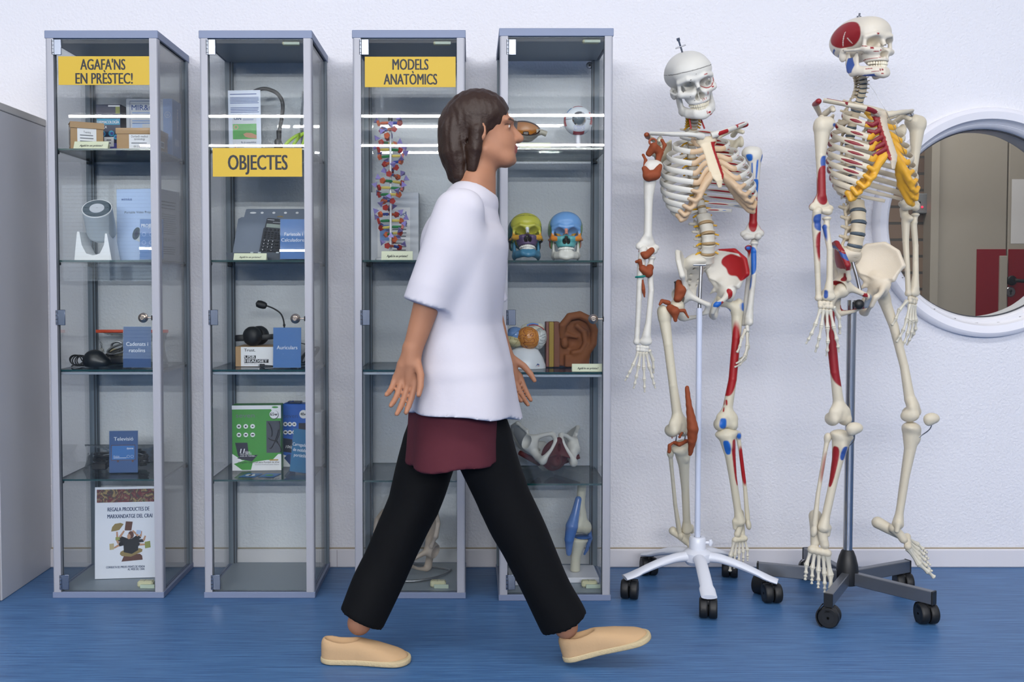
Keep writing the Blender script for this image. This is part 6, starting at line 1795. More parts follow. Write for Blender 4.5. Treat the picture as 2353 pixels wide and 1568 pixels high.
    pelvis_parts(root, PM, cfg['hipR'], cfg['hipL'], cfg['sac'])
    # --- limbs
    for sd, key in ((1, 'L'), (-1, 'R')):
        a = cfg['arm' + key]
        sh, el, wr, tip = [Vector(x) for x in a['j']]
        L = (sh - el).length; TK = Matrix.Diagonal((cfg.get('thick', 1.0), cfg.get('thick', 1.0), 1, 1)); Mh = inv @ frame(sh, sh - el, a['front']) @ TK
        solid('humerus', humerus_f(L, sd), (-.045, -.035, -L - .02), (.045, .035, .032), .0019, 'bone_paint', root, patches(cfg['bone'], a.get('hum', []), L), Mh)
        L2 = (el - wr).length - .012; Mu = inv @ frame(el + (wr - el).normalized() * .012, el - wr, a['ffront']) @ TK
        solid('ulna', ulna_f(L2, sd), (-.04, -.03, -L2 - .012), (.04, .036, .032), .0018, 'bone_paint', root, patches(cfg['bone'], a.get('uln', []), L2), Mu)
        solid('radius', radius_f(L2, sd), (-.04, -.03, -L2 - .012), (.04, .03, .012), .0018, 'bone_paint', root, patches(cfg['bone'], a.get('rad', []), L2), Mu)
        hand(root, inv, cfg['name'] + key, wr, tip - wr, a['thumb'], a['palm'], (tip - wr).length * a.get('hs', 1.0), a['curl'], a['spread'], cfg['bone'], thumb_out=a.get('tout', .55))
        g = cfg['leg' + key]
        hp, kn, tk, an = [Vector(x) for x in g['j']]
        L = (hp - kn).length + .012
        # the head of the femur is at hp; its knee end lies straight below along the mechanical axis
        Mf = inv @ frame(hp, hp - kn, g['front'])
        solid('femur', femur_f(L, sd), (-.075, -.045, -L - .02), (.082, .055, .032), .0022, 'bone_paint', root, patches(cfg['bone2'], g.get('fem', []), L), Mf)
        L3 = (tk - an).length; Mt = inv @ frame(tk, tk - an, g['front'])
        solid('tibia', tibia_f(L3, sd), (-.048, -.044, -L3 - .022), (.048, .036, .004), .0022, 'bone_paint', root, patches(cfg['bone2'], g.get('tib', []), L3), Mt)
        solid('fibula', fibula_f(L3, sd), (-.058, -.02, -L3 - .032), (.058, .034, -.006), .0019, 'bone_paint', root, patches(cfg['bone2'], g.get('fib', []), L3), Mt)
        if 'pat' in g:
            P0 = inv @ Vector(g['pat'])
            solid('patella', lambda p: smin(ell(p, P0, (.025, .016, .018)), ell(p, P0 - V(.010, 0, .010), (.012, .010, .014)), .012), np.array(P0) - .038, np.array(P0) + .034, .0022, 'bone_paint', root, flat(cfg['bone2']))
            mb = MB('wire_steel'); mb.tube(bez(P0 - V(0, 0, .018), P0 - V(.0, 0, .04), inv @ tk + V(.028, -.02, -.03), inv @ tk + V(.012, -.02, -.045), 8), .0018, 6); mb.build('wire', root)
        foot(root, inv, cfg['name'] + key, an, g['toe'], g['up'], g['big'], g['fl'], cfg['bone2'], sd)
    for fn in cfg.get('extra', []): fn(root, inv, MR, PM)
    return root
def spine_in(root, inv, pts, fronts, cfg):
    kinds = 'c' * 7 + 't' * 12 + 'l' * 5
    for k in range(24):
        kind = kinds[k]
        f, lo, hi = vert_f(kind); key = 'vert_' + kind
        if key not in NETC: NETC[key] = nets(f, lo, hi, .0017 if kind == 'c' else .0021)
        a, b = pts[k], pts[k + 1]
        c = (a + b) / 2; up = a - b; h = up.length
        bh = {'c': .0075, 't': .0105, 'l': .0135}[kind]
        sc = 1.28 if kind == 'c' else max(.95, min(1.25, h * .78 / (2 * bh)))
        Mx = inv @ frame(c, up, fronts[k]) @ Matrix.Diagonal((sc, sc, h * .80 / (2 * bh), 1))
        bone_obj('vertebra', key, f, lo, hi, .002, 'bone_paint', root, cfg['vert'], Mx)
        Md = inv @ frame(b, up, fronts[k])
        if 0 < k < 23:
            bw, bd = {'c': (.0108, .0082), 't': (.0158, .0142), 'l': (.0245, .018)}[kind]
            g = h * .13
            mb = MB(cfg['disc'][0] if kind != 'c' else cfg['disc'][1]); mb.lathe([(.001, -g), (.93, -g), (1.02, 0), (.93, g), (.001, g)], 20, T=Matrix.Diagonal((bw * sc, bd * sc, 1, 1)))
            o = mb.build('disc', root); o.matrix_basis = Md
        if cfg.get('nerve') and k < 23:
            for sd in (-1, 1):
                mb = MB(cfg['nerve']); r0 = {'c': .010, 't': .015, 'l': .022}[kind]
                mb.tube([V(sd * r0 * .8, .014, .002), V(sd * (r0 + .009), .010, 0), V(sd * (r0 + .018), .006, -.005)], [.0035, .0035, .0028], 8)
                o = mb.build('spinal_nerve', root); o.matrix_basis = Md
def lump(name, root, pts, rs, m_or_col, k=.006, hol=None, h=.002):
    """soft moulded piece along pts (skeleton-local points)"""
    P_ = [Vector(p) for p in pts]
    lo = np.min([list(p) for p in P_], 0) - max(rs) - .006; hi = np.max([list(p) for p in P_], 0) + max(rs) + .006
    def f(p):
        d = chain(p, P_, rs, k)
        d = d + .0012 * hashn(p, 130.)
        if hol is not None: d = sub(d, ell(p, hol[0], (hol[1],) * 3), .002)
        return d
    return solid(name, f, lo, hi, h, 'matt_paint', root, flat(m_or_col))

# ------------------------------------------------------------------ skeleton with a tilted skull on the white five-legged stand
def s1_skull(v):
    c = np.tile(_a(rgb('#d6d4cc')), (len(v), 1)); x, y, z = v[:, 0], v[:, 1], v[:, 2]
    soft(c, np.where(y < -.01, .0011, .0007) - np.abs(z - (.060 - .10 * (y + .08))), '#2a2622', .0012)
    def bar(x0, y0, z0, rx_, rz_): soft(c, np.where(y < -.03, np.minimum(rx_ - np.abs(x - x0), rz_ - np.abs(z - z0)), -1), RED, .0016)
    e = ((x - .033) / .024) ** 2 + ((z - .007) / .0215) ** 2
    dab(c, (np.abs(e - .98) < .10) & (y < -.05) & (z < .012), RED)
    bar(.030, 0, .036, .006, .0016); bar(.047, 0, -.016, .004, .0024); bar(.026, 0, -.032, .0013, .006); bar(.062, 0, -.024, .003, .002)
    for k in range(3): bar(.006 + .006 * k, 0, -.052 + .002 * k, .0010, .0034)
    for (px_, pz_) in ((-.02, .03), (-.012, .012), (-.03, -.028), (-.018, -.045), (.0, .045), (-.045, -.008)): dab(c, (x - px_) ** 2 + (z - pz_) ** 2 < .0017 ** 2, '#4a4640')
    return c
def s1_jaw(v):
    c = np.tile(_a(rgb('#d4d2ca')), (len(v), 1)); x, y, z = v[:, 0], v[:, 1], v[:, 2]
    for (a, b, r, h) in ((.012, -.098, .0016, .006), (.020, -.100, .004, .003), (.024, -.109, .005, .0022)): dab(c, (np.abs(x - a) < r) & (np.abs(z - b) < h) & (y < -.03), RED)
    return c
def hip_marks(side):
    def f(v):
        c = np.tile(_a(rgb('#d4d0c4')), (len(v), 1)); x, y, z = np.abs(v[:, 0]), v[:, 1], v[:, 2]
        if side:
            n = .006 * hashn(v, 60.)
            # hollow of the blade, its rim, and the patch inside the pubis
            inner = ((x - .103 - n) / .024) ** 2 + ((z - .092 - n) / .034) ** 2 < 1
            soft(c, (1 - np.sqrt(((x - .103 - n) / .024) ** 2 + ((z - .092 - n) / .036) ** 2)) * .022, side[0])
            dab(c, (z > .132 - 2.4 * np.maximum(0, x - .108)) & (x > .07) & (z > .10), side[0]) if side[1] else None
            dab(c, ((x - .035 - n) / .016) ** 2 + ((z + .028) / .016) ** 2 < 1, side[0])
            dab(c, ((x - .072) / .010) ** 2 + ((z - .002 - n) / .018) ** 2 < 1, side[0])
            dab(c, (x < .028) & (np.abs(z + .022) < .009) & (y < -.058), side[2])
        return c
    return f
def s1_extra(root, inv, MR, PM):
    def Lc(px, py, Y): return inv @ at(px, py, Y)
    B = '#8a4427'
    # shoulder capsule pieces (its right side)
    lump('shoulder_ligament', root, [Lc(1492, 352, 3.13), Lc(1503, 338, 3.12), Lc(1516, 350, 3.13), Lc(1512, 372, 3.13)], [.011, .014, .012, .008], B)
    lump('shoulder_ligament', root, [Lc(1481, 388, 3.11), Lc(1490, 404, 3.10), Lc(1506, 402, 3.10), Lc(1516, 382, 3.11)], [.009, .017, .016, .008], B)
    lump('shoulder_ligament', root, [Lc(1478, 356, 3.13), Lc(1484, 368, 3.12), Lc(1480, 384, 3.12)], [.004, .005, .004], B)
    mb = MB('ligament_brown'); p = [Lc(1500 + 8 * math.cos(a), 326 + 7 * math.sin(a), 3.13) for a in [2 * math.pi * i / 14 for i in range(14)]]; mb.tube(p, .0036, 8, closed=True); mb.build('ligament_loop', root)
    lump('ligament', root, [Lc(1521, 322, 3.13), Lc(1527, 334, 3.13), Lc(1524, 346, 3.13)], [.005, .006, .004], B)
    # elbow
    lump('elbow_ligament', root, [Lc(1473, 578, 3.11), Lc(1484, 588, 3.095), Lc(1497, 576, 3.11)], [.009, .012, .010], B)
    lump('elbow_ligament', root, [Lc(1477, 618, 3.10), Lc(1489, 626, 3.095), Lc(1493, 616, 3.10)], [.012, .016, .012], B)
    lump('elbow_ligament', root, [Lc(1463, 602, 3.10), Lc(1470, 600, 3.095), Lc(1473, 616, 3.10)], [.005, .007, .005], B)
    lump('forearm_ligament', root, [Lc(1477, 645, 3.10), Lc(1479, 665, 3.095), Lc(1481, 682, 3.10)], [.003, .0055, .003], B)
    mb = MB('elastic_teal'); c = Lc(1477, 635, 3.11); mb.tube([c + V(.022 * math.cos(a), .018 * math.sin(a), .003 * math.cos(a)) for a in [2 * math.pi * i / 20 for i in range(20)]], .0032, 8, closed=True); mb.build('elastic_band', root)
    # hip
    lump('hip_ligament', root, [Lc(1560, 650, 3.15), Lc(1564, 668, 3.14), Lc(1558, 686, 3.14)], [.010, .018, .014], B)
    lump('hip_ligament', root, [Lc(1540, 708, 3.13), Lc(1550, 716, 3.12), Lc(1552, 736, 3.12)], [.012, .016, .006], B)
    lump('hip_ligament', root, [Lc(1536, 696, 3.13), Lc(1522, 692, 3.125), Lc(1516, 700, 3.12)], [.008, .006, .004], B)
    lump('hip_ligament', root, [Lc(1556, 714, 3.13), Lc(1572, 714, 3.13), Lc(1582, 730, 3.13)], [.006, .005, .003], B)
    mb = MB('black_plastic'); mb.box(tuple(Lc(1553, 660, 3.16)), (.007, .012, .038), b=.001); mb.box(tuple(Lc(1555, 649, 3.16)), (.016, .012, .005), b=.001); mb.build('hook_strap', root)
    # knee: tendon with kneecap, menisci
    lump('patellar_tendon', root, [Lc(1579, 892, 3.10), Lc(1583, 930, 3.085), Lc(1592, 985, 3.075), Lc(1590, 1012, 3.085), Lc(1586, 1044, 3.10)], [.007, .0095, .017, .014, .006], B, .012)
    lump('meniscus', root, [Lc(1550, 1018, 3.12), Lc(1562, 1022, 3.10), Lc(1578, 1014, 3.12)], [.006, .007, .006], B)
    lump('knee_ligament', root, [Lc(1544, 972, 3.12), Lc(1545, 990, 3.12), Lc(1544, 1008, 3.12)], [.003, .004, .0025], B)
    lump('knee_ligament', root, [Lc(1562, 1005, 3.12), Lc(1567, 995, 3.12)], [.005, .004], B)
    lump('knee_ligament', root, [Lc(1538, 1038, 3.12), Lc(1539, 1024, 3.12), Lc(1547, 1018, 3.12)], [.006, .006, .004], B)
    for px_ in (1552, 1572):
        mb = MB('wire_steel'); mb.tube([Lc(px_, 992, 3.125), Lc(px_ + 3, 1002, 3.12), Lc(px_ + 1, 1014, 3.125)], .0022, 6); mb.build('wire', root)
    # arteries along the neck
    for x0, x1 in ((1584, 1588), (1610, 1619)):
        mb = MB('paint_red'); mb.tube([Lc(x0, 272, 3.175), Lc((x0 + x1) / 2, 284, 3.17), Lc(x1, 296, 3.17)], .0028, 8); mb.build('vertebral_artery', root)
def s1_rib(i, sd):
    if sd > 0: return 'white', [(1, 8, 'paint_red', .55), (10, 11, 'paint_red', .6), (12, 13, 'paint_blue', .35), (15, 16, 'paint_red', .6)] if i < 7 else [(1, 9, 'paint_red', .5), (11, 14, 'paint_blue', .35)]
    return 'white', []
fr1 = V(math.sin(rad(10)), -math.cos(rad(10)), 0)
def s1_rod(mb):
    mb.cyl((-.006, .012, .110), (-.012, .010, .166), .0030, n=8); mb.cyl((-.026, .010, .136), (.008, .011, .139), .0026, n=8); mb.cyl((-.0117, .010, .160), (-.0125, .010, .170), .0055, n=8)
skel1 = skeleton(dict(
    name='one', label='skeleton with a tilted skull and brown ligaments, hung on the white five-legged stand', origin=at(1603, 1240, 3.21) * 1.0,
    yaw=rad(10), skull_at=at(1588, 192, 3.19), skull_rot=(rad(-2), rad(18), rad(-15)), skull_sc=(1.0, 1.0, .88), skull_paint=s1_skull, jaw_paint=s1_jaw, skull_extra=[('rod', s1_rod)],
    rib_at=at(1603, 300, 3.215), roll=rad(-7), rib_sc=(1.15, 1.10, .95), sh_sc=1.04, rib=s1_rib, cart='cart_beige', stern_col=rgb('#dccdb0'), stern_side=1, red=RED, redm='paint_red', clav=('white',), painted=1, ligament=True, brown=BRN,
    thick=1.14, bone=rgb('#d4d1c7'), bone2=rgb('#cfc7b0'), vert=flat('#cfcabc'), disc=('disc_tan', 'disc_tan'), nerve='nerve_yellow', lord=.030,
    c1=at(1592, 250, 3.235), s1=at(1623, 606, 3.245), pelvis_at=at(1616, 674, 3.225), pelvis_yaw=rad(18), pelvis_roll=rad(-2), pelvis_tilt=14, pelvis_sc=1.0,
    hipL=hip_marks((RED, True, BLU)), hipR=hip_marks(None), sac=flat('#d3cec0'),
    armR=dict(j=[at(1500, 384, 3.13), at(1486, 578, 3.12), at(1477, 792, 3.10), at(1470, 905, 3.09)], front=fr1, ffront=V(.2, 1, 0), thumb=V(1, 0, 0), palm=V(0, 1, 0), curl=[.10, .08, .10, .14], spread=.75, tout=.45),
    armL=dict(j=[at(1728, 352, 3.265), at(1731, 547, 3.265), at(1716, 748, 3.25), at(1722, 852, 3.22)], front=V(-.1, -1, 0), ffront=V(-1, -.3, 0), thumb=V(-.35, -1, 0), palm=V(-1, -.1, 0), curl=[.45, .50, .55, .6], spread=.5, hs=1.08, tout=.4,
              hum=[(.07, .05, 80, 26, BLU), (.06, .04, -30, 24, BLU), (.20, .11, 30, 8, BLU), (.19, .07, -12, 7, BLU), (.41, .10, 28, 34, BLU), (.68, .25, -8, 72, RED), (.86, .1, 100, 16, RED)],
              rad=[(.24, .17, 40, 60, BLU), (.48, .12, 30, 40, BLU)], uln=[(.14, .10, 0, 70, RED), (.34, .2, 0, 60, RED), (.10, .05, 0, 30, BLU)]),
    legR=dict(j=[at(1555, 704, 3.16), at(1562, 988, 3.135), at(1567, 1018, 3.15), at(1578, 1224, 3.315)], front=V(.4, -.9, 0), toe=V(.74, .10, -.62), up=V(.6, -.35, .7), big=V(-.3, .9, .2), fl=.185),
    legL=dict(j=[at(1662, 690, 3.255), at(1666, 975, 3.24), at(1668, 986, 3.24), at(1702, 1207, 3.27)], front=V(-.08, -1, 0), toe=V(-.06, -.34, -.94), up=V(0, -.9, .4), big=V(-1, 0, 0), fl=.205,
              fem=[(.415, .335, 18, 58, RED), (.055, .035, 95, 20, BLU), (.118, .018, 28, 34, RED), (.80, .022, -25, 12, RED), (.80, .022, 12, 10, RED), (.855, .018, -25, 10, RED), (.965, .045, -22, 26, BLU)],
              tib=[(.17, .075, -22, 26, BLU), (.34, .24, 40, 30, RED)], fib=[(.10, .07, 30, 70, BLU), (.40, .27, 30, 80, RED), (.7, .12, 30, 40, RED)]),
    extra=[s1_extra]))

# ------------------------------------------------------------------ skeleton facing right on the black and chrome stand
def s2_skull(v):
    c = np.tile(_a(rgb('#d8d0c0')), (len(v), 1)); x, y, z = v[:, 0], v[:, 1], v[:, 2]
    e = ((y - .010) / .060) ** 2 + ((z - .046) / .046) ** 2
    soft(c, np.where(x < -.02, np.minimum((1 - np.sqrt(e)) * .045, z - .002), -1), RED2)
    for (a, b, r, h) in ((-.030, .031, .004, .003), (-.044, -.018, .005, .0035), (-.032, -.030, .007, .0016), (-.020, -.026, .0022, .003), (-.014, -.040, .002, .004), (-.030, -.052, .008, .0014), (-.018, -.050, .003, .002)): dab(c, (np.abs(x - a) < r) & (np.abs(z - b) < h) & (y < -.03), RED2)
    dab(c, (x < -.02) & (y > .055) & (np.abs(z + .005 + .45 * (y - .075)) < .0035), BLU2); dab(c, (x < -.01) & (y > .05) & (np.abs(z + .022 + .3 * (y - .075)) < .0022), BLU2)
    dab(c, (np.abs(z - (-.006 + .22 * (y + .045))) < .0014) & (x < -.055) & (y < .03), RED2)
    w = np.abs((y - .012) + .35 * (z - .03)) < .0016
    dab(c, w & (x < -.05) & (z > .008) & (z < .055), '#d8cfc4'); dab(c, (np.abs((y + .004) - .5 * (z - .03)) < .0014) & (x < -.05) & (z > .01) & (z < .032), '#d8cfc4')
    return c
def s2_jaw(v):
    c = np.tile(_a(rgb('#d8d0c0')), (len(v), 1)); x, y, z = v[:, 0], v[:, 1], v[:, 2]
    soft(c, np.where(x < -.03, np.minimum(np.minimum(y + .024 - .35 * np.abs(z + .068), .014 - .30 * np.abs(z + .068) - y), np.minimum(-.038 - z, z + .094)), -1), BLU2)
    for (a, b, r, h) in ((-.030, -.100, .007, .0016), (-.018, -.094, .002, .004), (-.010, -.093, .0025, .0035), (-.040, -.088, .006, .0014), (-.012, -.108, .004, .002)): dab(c, (np.abs(x - a) < r) & (np.abs(z - b) < h), RED2)
    dab(c, (x < -.01) & (z < -.108) & (y > -.08), BLU2)
    return c
def s2_hipR(v):
    c = np.tile(_a(rgb('#d3c8b2')), (len(v), 1)); x, y, z = np.abs(v[:, 0]), v[:, 1], v[:, 2]; n = .005 * hashn(v, 70.)
    s = (y + .06) / .13
    soft(c, np.minimum(np.minimum(z - .060 - n, .116 + n - z), np.minimum(.03 - y, x - .082)), RED2)
    dab(c, (np.abs(z - .125 + .5 * np.maximum(0, -y - .0)) < .006) & (x > .07), BLU2)
    dab(c, (z > .128 - .3 * np.maximum(0, -y)) & (x > .07), RED2)
    dab(c, ((z - .035 - n) / .012) ** 2 + ((y + .035) / .014) ** 2 < 1, RED2); dab(c, ((z - .012) / .010) ** 2 + ((y + .012) / .016) ** 2 < 1, RED2)
    dab(c, (z < -.045) & (np.abs(z + .066 + .3 * (y)) < .010) & (x < .06), RED2); dab(c, (x < .022) & (z < -.004) & (y < -.05), '#8d949c'); dab(c, (np.abs(x - .035) < .007) & (np.abs(z + .016) < .006), RED2)
    return c
def s2_rib(i, sd):
    if sd < 0:
        if i == 0: return 'ivory', [(8, 12, 'paint_darkred', .9)]
        if i < 7: return 'ivory', [(6 - i % 2, 10 - i % 2, 'paint_darkred', .95), (14 - i % 2, 17, 'paint_darkred', .85)]
        if i < 10: return 'ivory', [(5, 11, 'paint_darkred', .95)]
        return 'ivory', [(2, 12, 'paint_darkred', .7)]
    return 'ivory', []
def s2_extra(root, inv, MR, PM):
    c = inv @ at(2084, 263, 3.20); mb = MB('wire_steel'); mb.box(tuple(c), (.040, .003, .013), b=.001); mb.cyl(c + V(.016, -.006, 0), c + V(.016, 0, 0), .0045, n=10); mb.build('shoulder_bracket', root)
    for i in range(1, 6):
        # red muscle slips on the right rib cartilages
        z = STZ[i]; e = V(-.019, st_y(z) - .004, z)
        mb = MB('paint_darkred'); mb.tube([MR @ (e + V(0, 0, .006)), MR @ (e + V(-.016, .002, -.004)), MR @ (e + V(-.034, .010, -.016 if i > 2 else .002))], [(.0055, .0085), (.0055, .0075), (.003, .005)], 10); mb.build('muscle_slip', root)
    mb = MB('wire_steel'); mb.tube([PM @ V(-.004, .03, .075), PM @ V(-.010, .0, .03), PM @ V(-.006, -.02, -.02)], .0055, 10); mb.build('support_rod', root)
    mb = MB('wire_steel'); mb.tube(bez(inv @ at(1986, 180, 3.06), inv @ at(2010, 205, 3.03), inv @ at(2050, 270, 3.03), inv @ at(2085, 370, 3.06), 12), .0007, 5); mb.build('thread', root)
fr2 = V(math.sin(rad(20)), -math.cos(rad(20)), 0)
def s2_hook(mb): mb.cyl((-.004, .016, .112), (-.004, .014, .122), .007, n=10); mb.cyl((-.004, .014, .120), (-.004, .012, .132), .003, n=8)
IV2 = rgb('#d2c8b2')
skel2 = skeleton(dict(
    name='two', label='skeleton facing right with yellow rib cartilage and a red patch on its skull', origin=at(1948, 1290, 3.12) * 1.0,
    yaw=rad(20), skull_at=at(1982, 113, 3.10), skull_rot=(rad(25), rad(1), rad(0)), skull_sc=(1.0, .98, .86), skull_paint=s2_skull, jaw_paint=s2_jaw, skull_extra=[('hook', s2_hook)],
    rib_at=at(1992, 238, 3.135), roll=rad(2), rib_sc=(1.13, 1.12, 1.06), sh_sc=1.10, sh_dz=-.014, rib=s2_rib, cart='cart_yellow', stern_col=rgb('#cfc2ae'), stern_side=-1, red=RED2, redm='paint_darkred', clav=('ivory',), painted=-1, ligament=False, brown=BRN,
    bone=IV2, bone2=IV2, thick=1.18, vert=flat('#cfc2a8'), disc=('disc_grey', 'disc_grey'), nerve=None, lord=.022,
    c1=at(1979, 166, 3.14), s1=at(1955, 592, 3.145), pelvis_at=at(1972, 660, 3.12), pelvis_yaw=rad(26), pelvis_roll=rad(0), pelvis_tilt=8, pelvis_sc=1.0,
    hipL=flat('#d9cdb8'), hipR=s2_hipR, sac=flat('#dacfba'),
    armR=dict(j=[at(1893, 285, 3.015), at(1886, 488, 3.0), at(1897, 690, 2.99), at(1893, 824, 2.97)], front=V(.2, -1, 0), ffront=V(.3, 1, 0), thumb=V(1, 0, 0), palm=V(0, 1, 0), curl=[.16, .22, .2, .2], spread=.55, tout=.6,
              hum=[(.30, .22, 75, 10, BLU2), (.44, .07, 0, 50, BLU2), (.70, .22, 0, 85, RED2), (.78, .17, -100, 12, RED2), (.02, .02, 60, 30, BLU2)],
              rad=[(.20, .20, 180, 60, BLU2), (.55, .14, 170, 30, RED2), (.93, .05, 180, 30, BLU2)], uln=[(.08, .10, 180, 50, BLU2), (.40, .22, 180, 50, RED2), (.72, .1, 170, 40, RED2)]),
    armL=dict(j=[at(2103, 280, 3.225), at(2092, 480, 3.225), at(2097, 680, 3.21), at(2092, 806, 3.19)], front=fr2, ffront=V(.45, -.9, 0), thumb=V(-.8, -.6, 0), palm=V(.3, 1, 0), curl=[.18, .16, .2, .3], spread=.5, tout=.5),
    legR=dict(j=[at(1934, 668, 3.065), at(1932, 962, 3.055), at(1937, 990, 3.055), at(1889, 1222, 3.045)], front=V(.2, -1, 0), toe=V(-.05, -.38, -.92), up=V(0, -.9, .4), big=V(1, 0, 0), fl=.262, pat=at(1964, 984, 3.0),
              fem=[(.40, .33, 0, 95, RED2), (.755, .02, 20, 26, RED2)], tib=[(.21, .07, 10, 26, BLU2), (.36, .2, -60, 40, RED2)], fib=[(.08, .05, -20, 60, BLU2), (.38, .27, -20, 80, RED2), (.72, .14, -20, 40, RED2)]),
    legL=dict(j=[at(2024, 668, 3.175), at(2098, 950, 3.175), at(2097, 972, 3.175), at(2062, 1214, 3.175)], front=V(.85, -.5, 0), toe=V(.80, -.22, -.56), up=V(.35, -.75, .55), big=V(-.5, -.64, -.5), fl=.25, pat=at(2141, 962, 3.13)),
    extra=[s2_extra]))

# ------------------------------------------------------------------ stands
mat('stand_enamel', '#dcdfe8', .25, spec=.5); mat('pole_blue_white', '#cfd6e8', .3); mat('chrome_pole', '#b9bbc0', .22, 1.0); mat('tube_grey', '#70747b', .32, .6); mat('castor_black', '#131416', .5); mat('cap_black', '#1a1b1d', .45)
def castor(parent, c, ang, r=.031, w=.019):
    """twin-wheel castor standing on the floor under c"""
    T = tr(c.x, c.y, 0) @ rzm(ang)
    o = None
    mb = MB('castor_black'); mb.box((0, 0, .050), (.030, .054, .018), b=.005, T=T); mb.cyl((0, 0, .050), (0, 0, c.z), .007, n=10, T=T); mb.lathe([(r + .002, -.024), (r + .0055, -.024), (r + .0055, .024), (r + .002, .024)], 14, T=T @ tr(0, 0, r) @ rx(rad(90)) @ rzm(rad(-80)), arc=rad(130))
    o = mb.build('castor', parent, True)
    for s in (-1, 1):
        mb = MB('castor_black'); mb.lathe([(.004, -.0125), (r * .90, -.0125), (r * .975, -.010), (r, -.006), (r, .006), (r * .975, .010), (r * .90, .0125), (.004, .0125)], 28, T=T @ tr(0, s * .0145, r + .0003) @ rx(rad(90)))
        mb.lathe([(.004, .0127), (r * .55, .0127)], 20, 'cap_black', T @ tr(0, s * .0145, r + .0003) @ rx(rad(90)) if s < 0 else T @ tr(0, s * .0145, r + .0003) @ rx(rad(-90)))
        w_ = mb.build('wheel', o, True)
hb = Vector((.752, 3.21, 0))
t = thing('skeleton_stand', 'white five-legged rolling stand under the skeleton with the tilted skull', 'stand', hb, group='rolling skeleton stands')
mb = MB('stand_enamel'); mb.lathe([(.001, .098), (.034, .098), (.046, .112), (.046, .138), (.038, .146), (.027, .150), (.027, .186), (.024, .190), (.012, .190), (.012, .184)], 36, T=tr(hb)); mb.build('hub', t, True)
ptop = at(1607, 708, 3.18)
mb = MB('pole_blue_white'); mb.cyl(hb + V(0, 0, .186), V(ptop.x, 3.18, ptop.z), .0095, n=18)
for k, zz in enumerate((.395, .405, .412)): mb.box((hb.x - .002 + .001 * k, 3.2030, zz), (.010, .001, .002), 'black_plastic')
mb.build('pole', t, True)
p2 = at(1611, 612, 3.185)
mb = MB('chrome_dull'); mb.cyl(V(ptop.x, 3.18, ptop.z - .004), p2, .0058, n=12); mb.cyl(p2 + V(-.026, -.002, .004), p2 + V(.014, -.002, .004), .0030, n=8); mb.build('support_rod', t, True)
mb = MB('stand_enamel'); mb.cyl(hb + V(.024, -.006, .172), hb + V(.040, -.010, .172), .005, n=10); mb.tube([hb + V(.040, -.010, .162), hb + V(.042, -.011, .172), hb + V(.040, -.010, .183)], [.005, .0075, .005], 10); mb.build('clamp_knob', t, True)
for a in (-95, -23, 49, 121, 193):
    d = V(math.cos(rad(a)), math.sin(rad(a)), 0); R_ = .238
    pts = [hb + d * .036 + V(0, 0, .126), hb + d * .075 + V(0, 0, .124), hb + d * .125 + V(0, 0, .113), hb + d * .175 + V(0, 0, .097), hb + d * .225 + V(0, 0, .078), hb + d * .256 + V(0, 0, .070)]
    mb = MB('stand_enamel'); mb.tube(spline(pts, 4), [(.0205 + .004 * (k > 14), .017 - .0005 * k) for k in range(21)], 14, up=V(0, 0, 1)); arm = mb.build('leg', t, True)
    castor(t, hb + d * R_ + V(0, 0, .074), rad(84 + 10 * math.sin(a)))
hb = Vector((1.214, 3.12, 0))
t = thing('skeleton_stand', 'grey rolling stand with a chrome pole under the skeleton facing right', 'stand', hb, group='rolling skeleton stands')
ptop = at(1960, 690, 3.125)
mb = MB('chrome_pole'); mb.cyl(hb + V(0, 0, .12), V(hb.x + .004, 3.122, ptop.z), .0145, n=24); mb.build('pole', t, True)
mb = MB('cap_black'); mb.lathe([(.001, .060), (.030, .060), (.034, .075), (.034, .105), (.032, .125), (.026, .150), (.019, .168), (.0146, .172)], 30, T=tr(hb))
mb.build('hub_cover', t, True)
kn = at(1974, 700, 3.06); mb = MB('cap_black'); mb.ball(tuple(kn), (.016, .013, .016), n=16); mb.cyl(kn, V(hb.x + .006, 3.115, kn.z + .004), .006, n=10); mb.build('clamp_knob', t, True)
for a in (98, 26, -50, -122, 160):
    d = V(math.cos(rad(a)), math.sin(rad(a)), 0); R_ = .275
    T = tr(hb) @ rzm(rad(a))
    mb = MB('tube_grey'); mb.box((.030 + (R_ - .03) / 2, 0, .083), (R_ - .03, .024, .040), b=.002, T=T); leg = mb.build('leg', t, True)
    mb = MB('cap_black'); mb.box((R_ + .002, 0, .083), (.006, .026, .042), b=.0015, T=T); mb.build('end_cap', leg, True)
    castor(t, hb + d * (R_ - .018) + V(0, 0, .066), rad({-122: 150, -50: 92}.get(a, a + 60)))
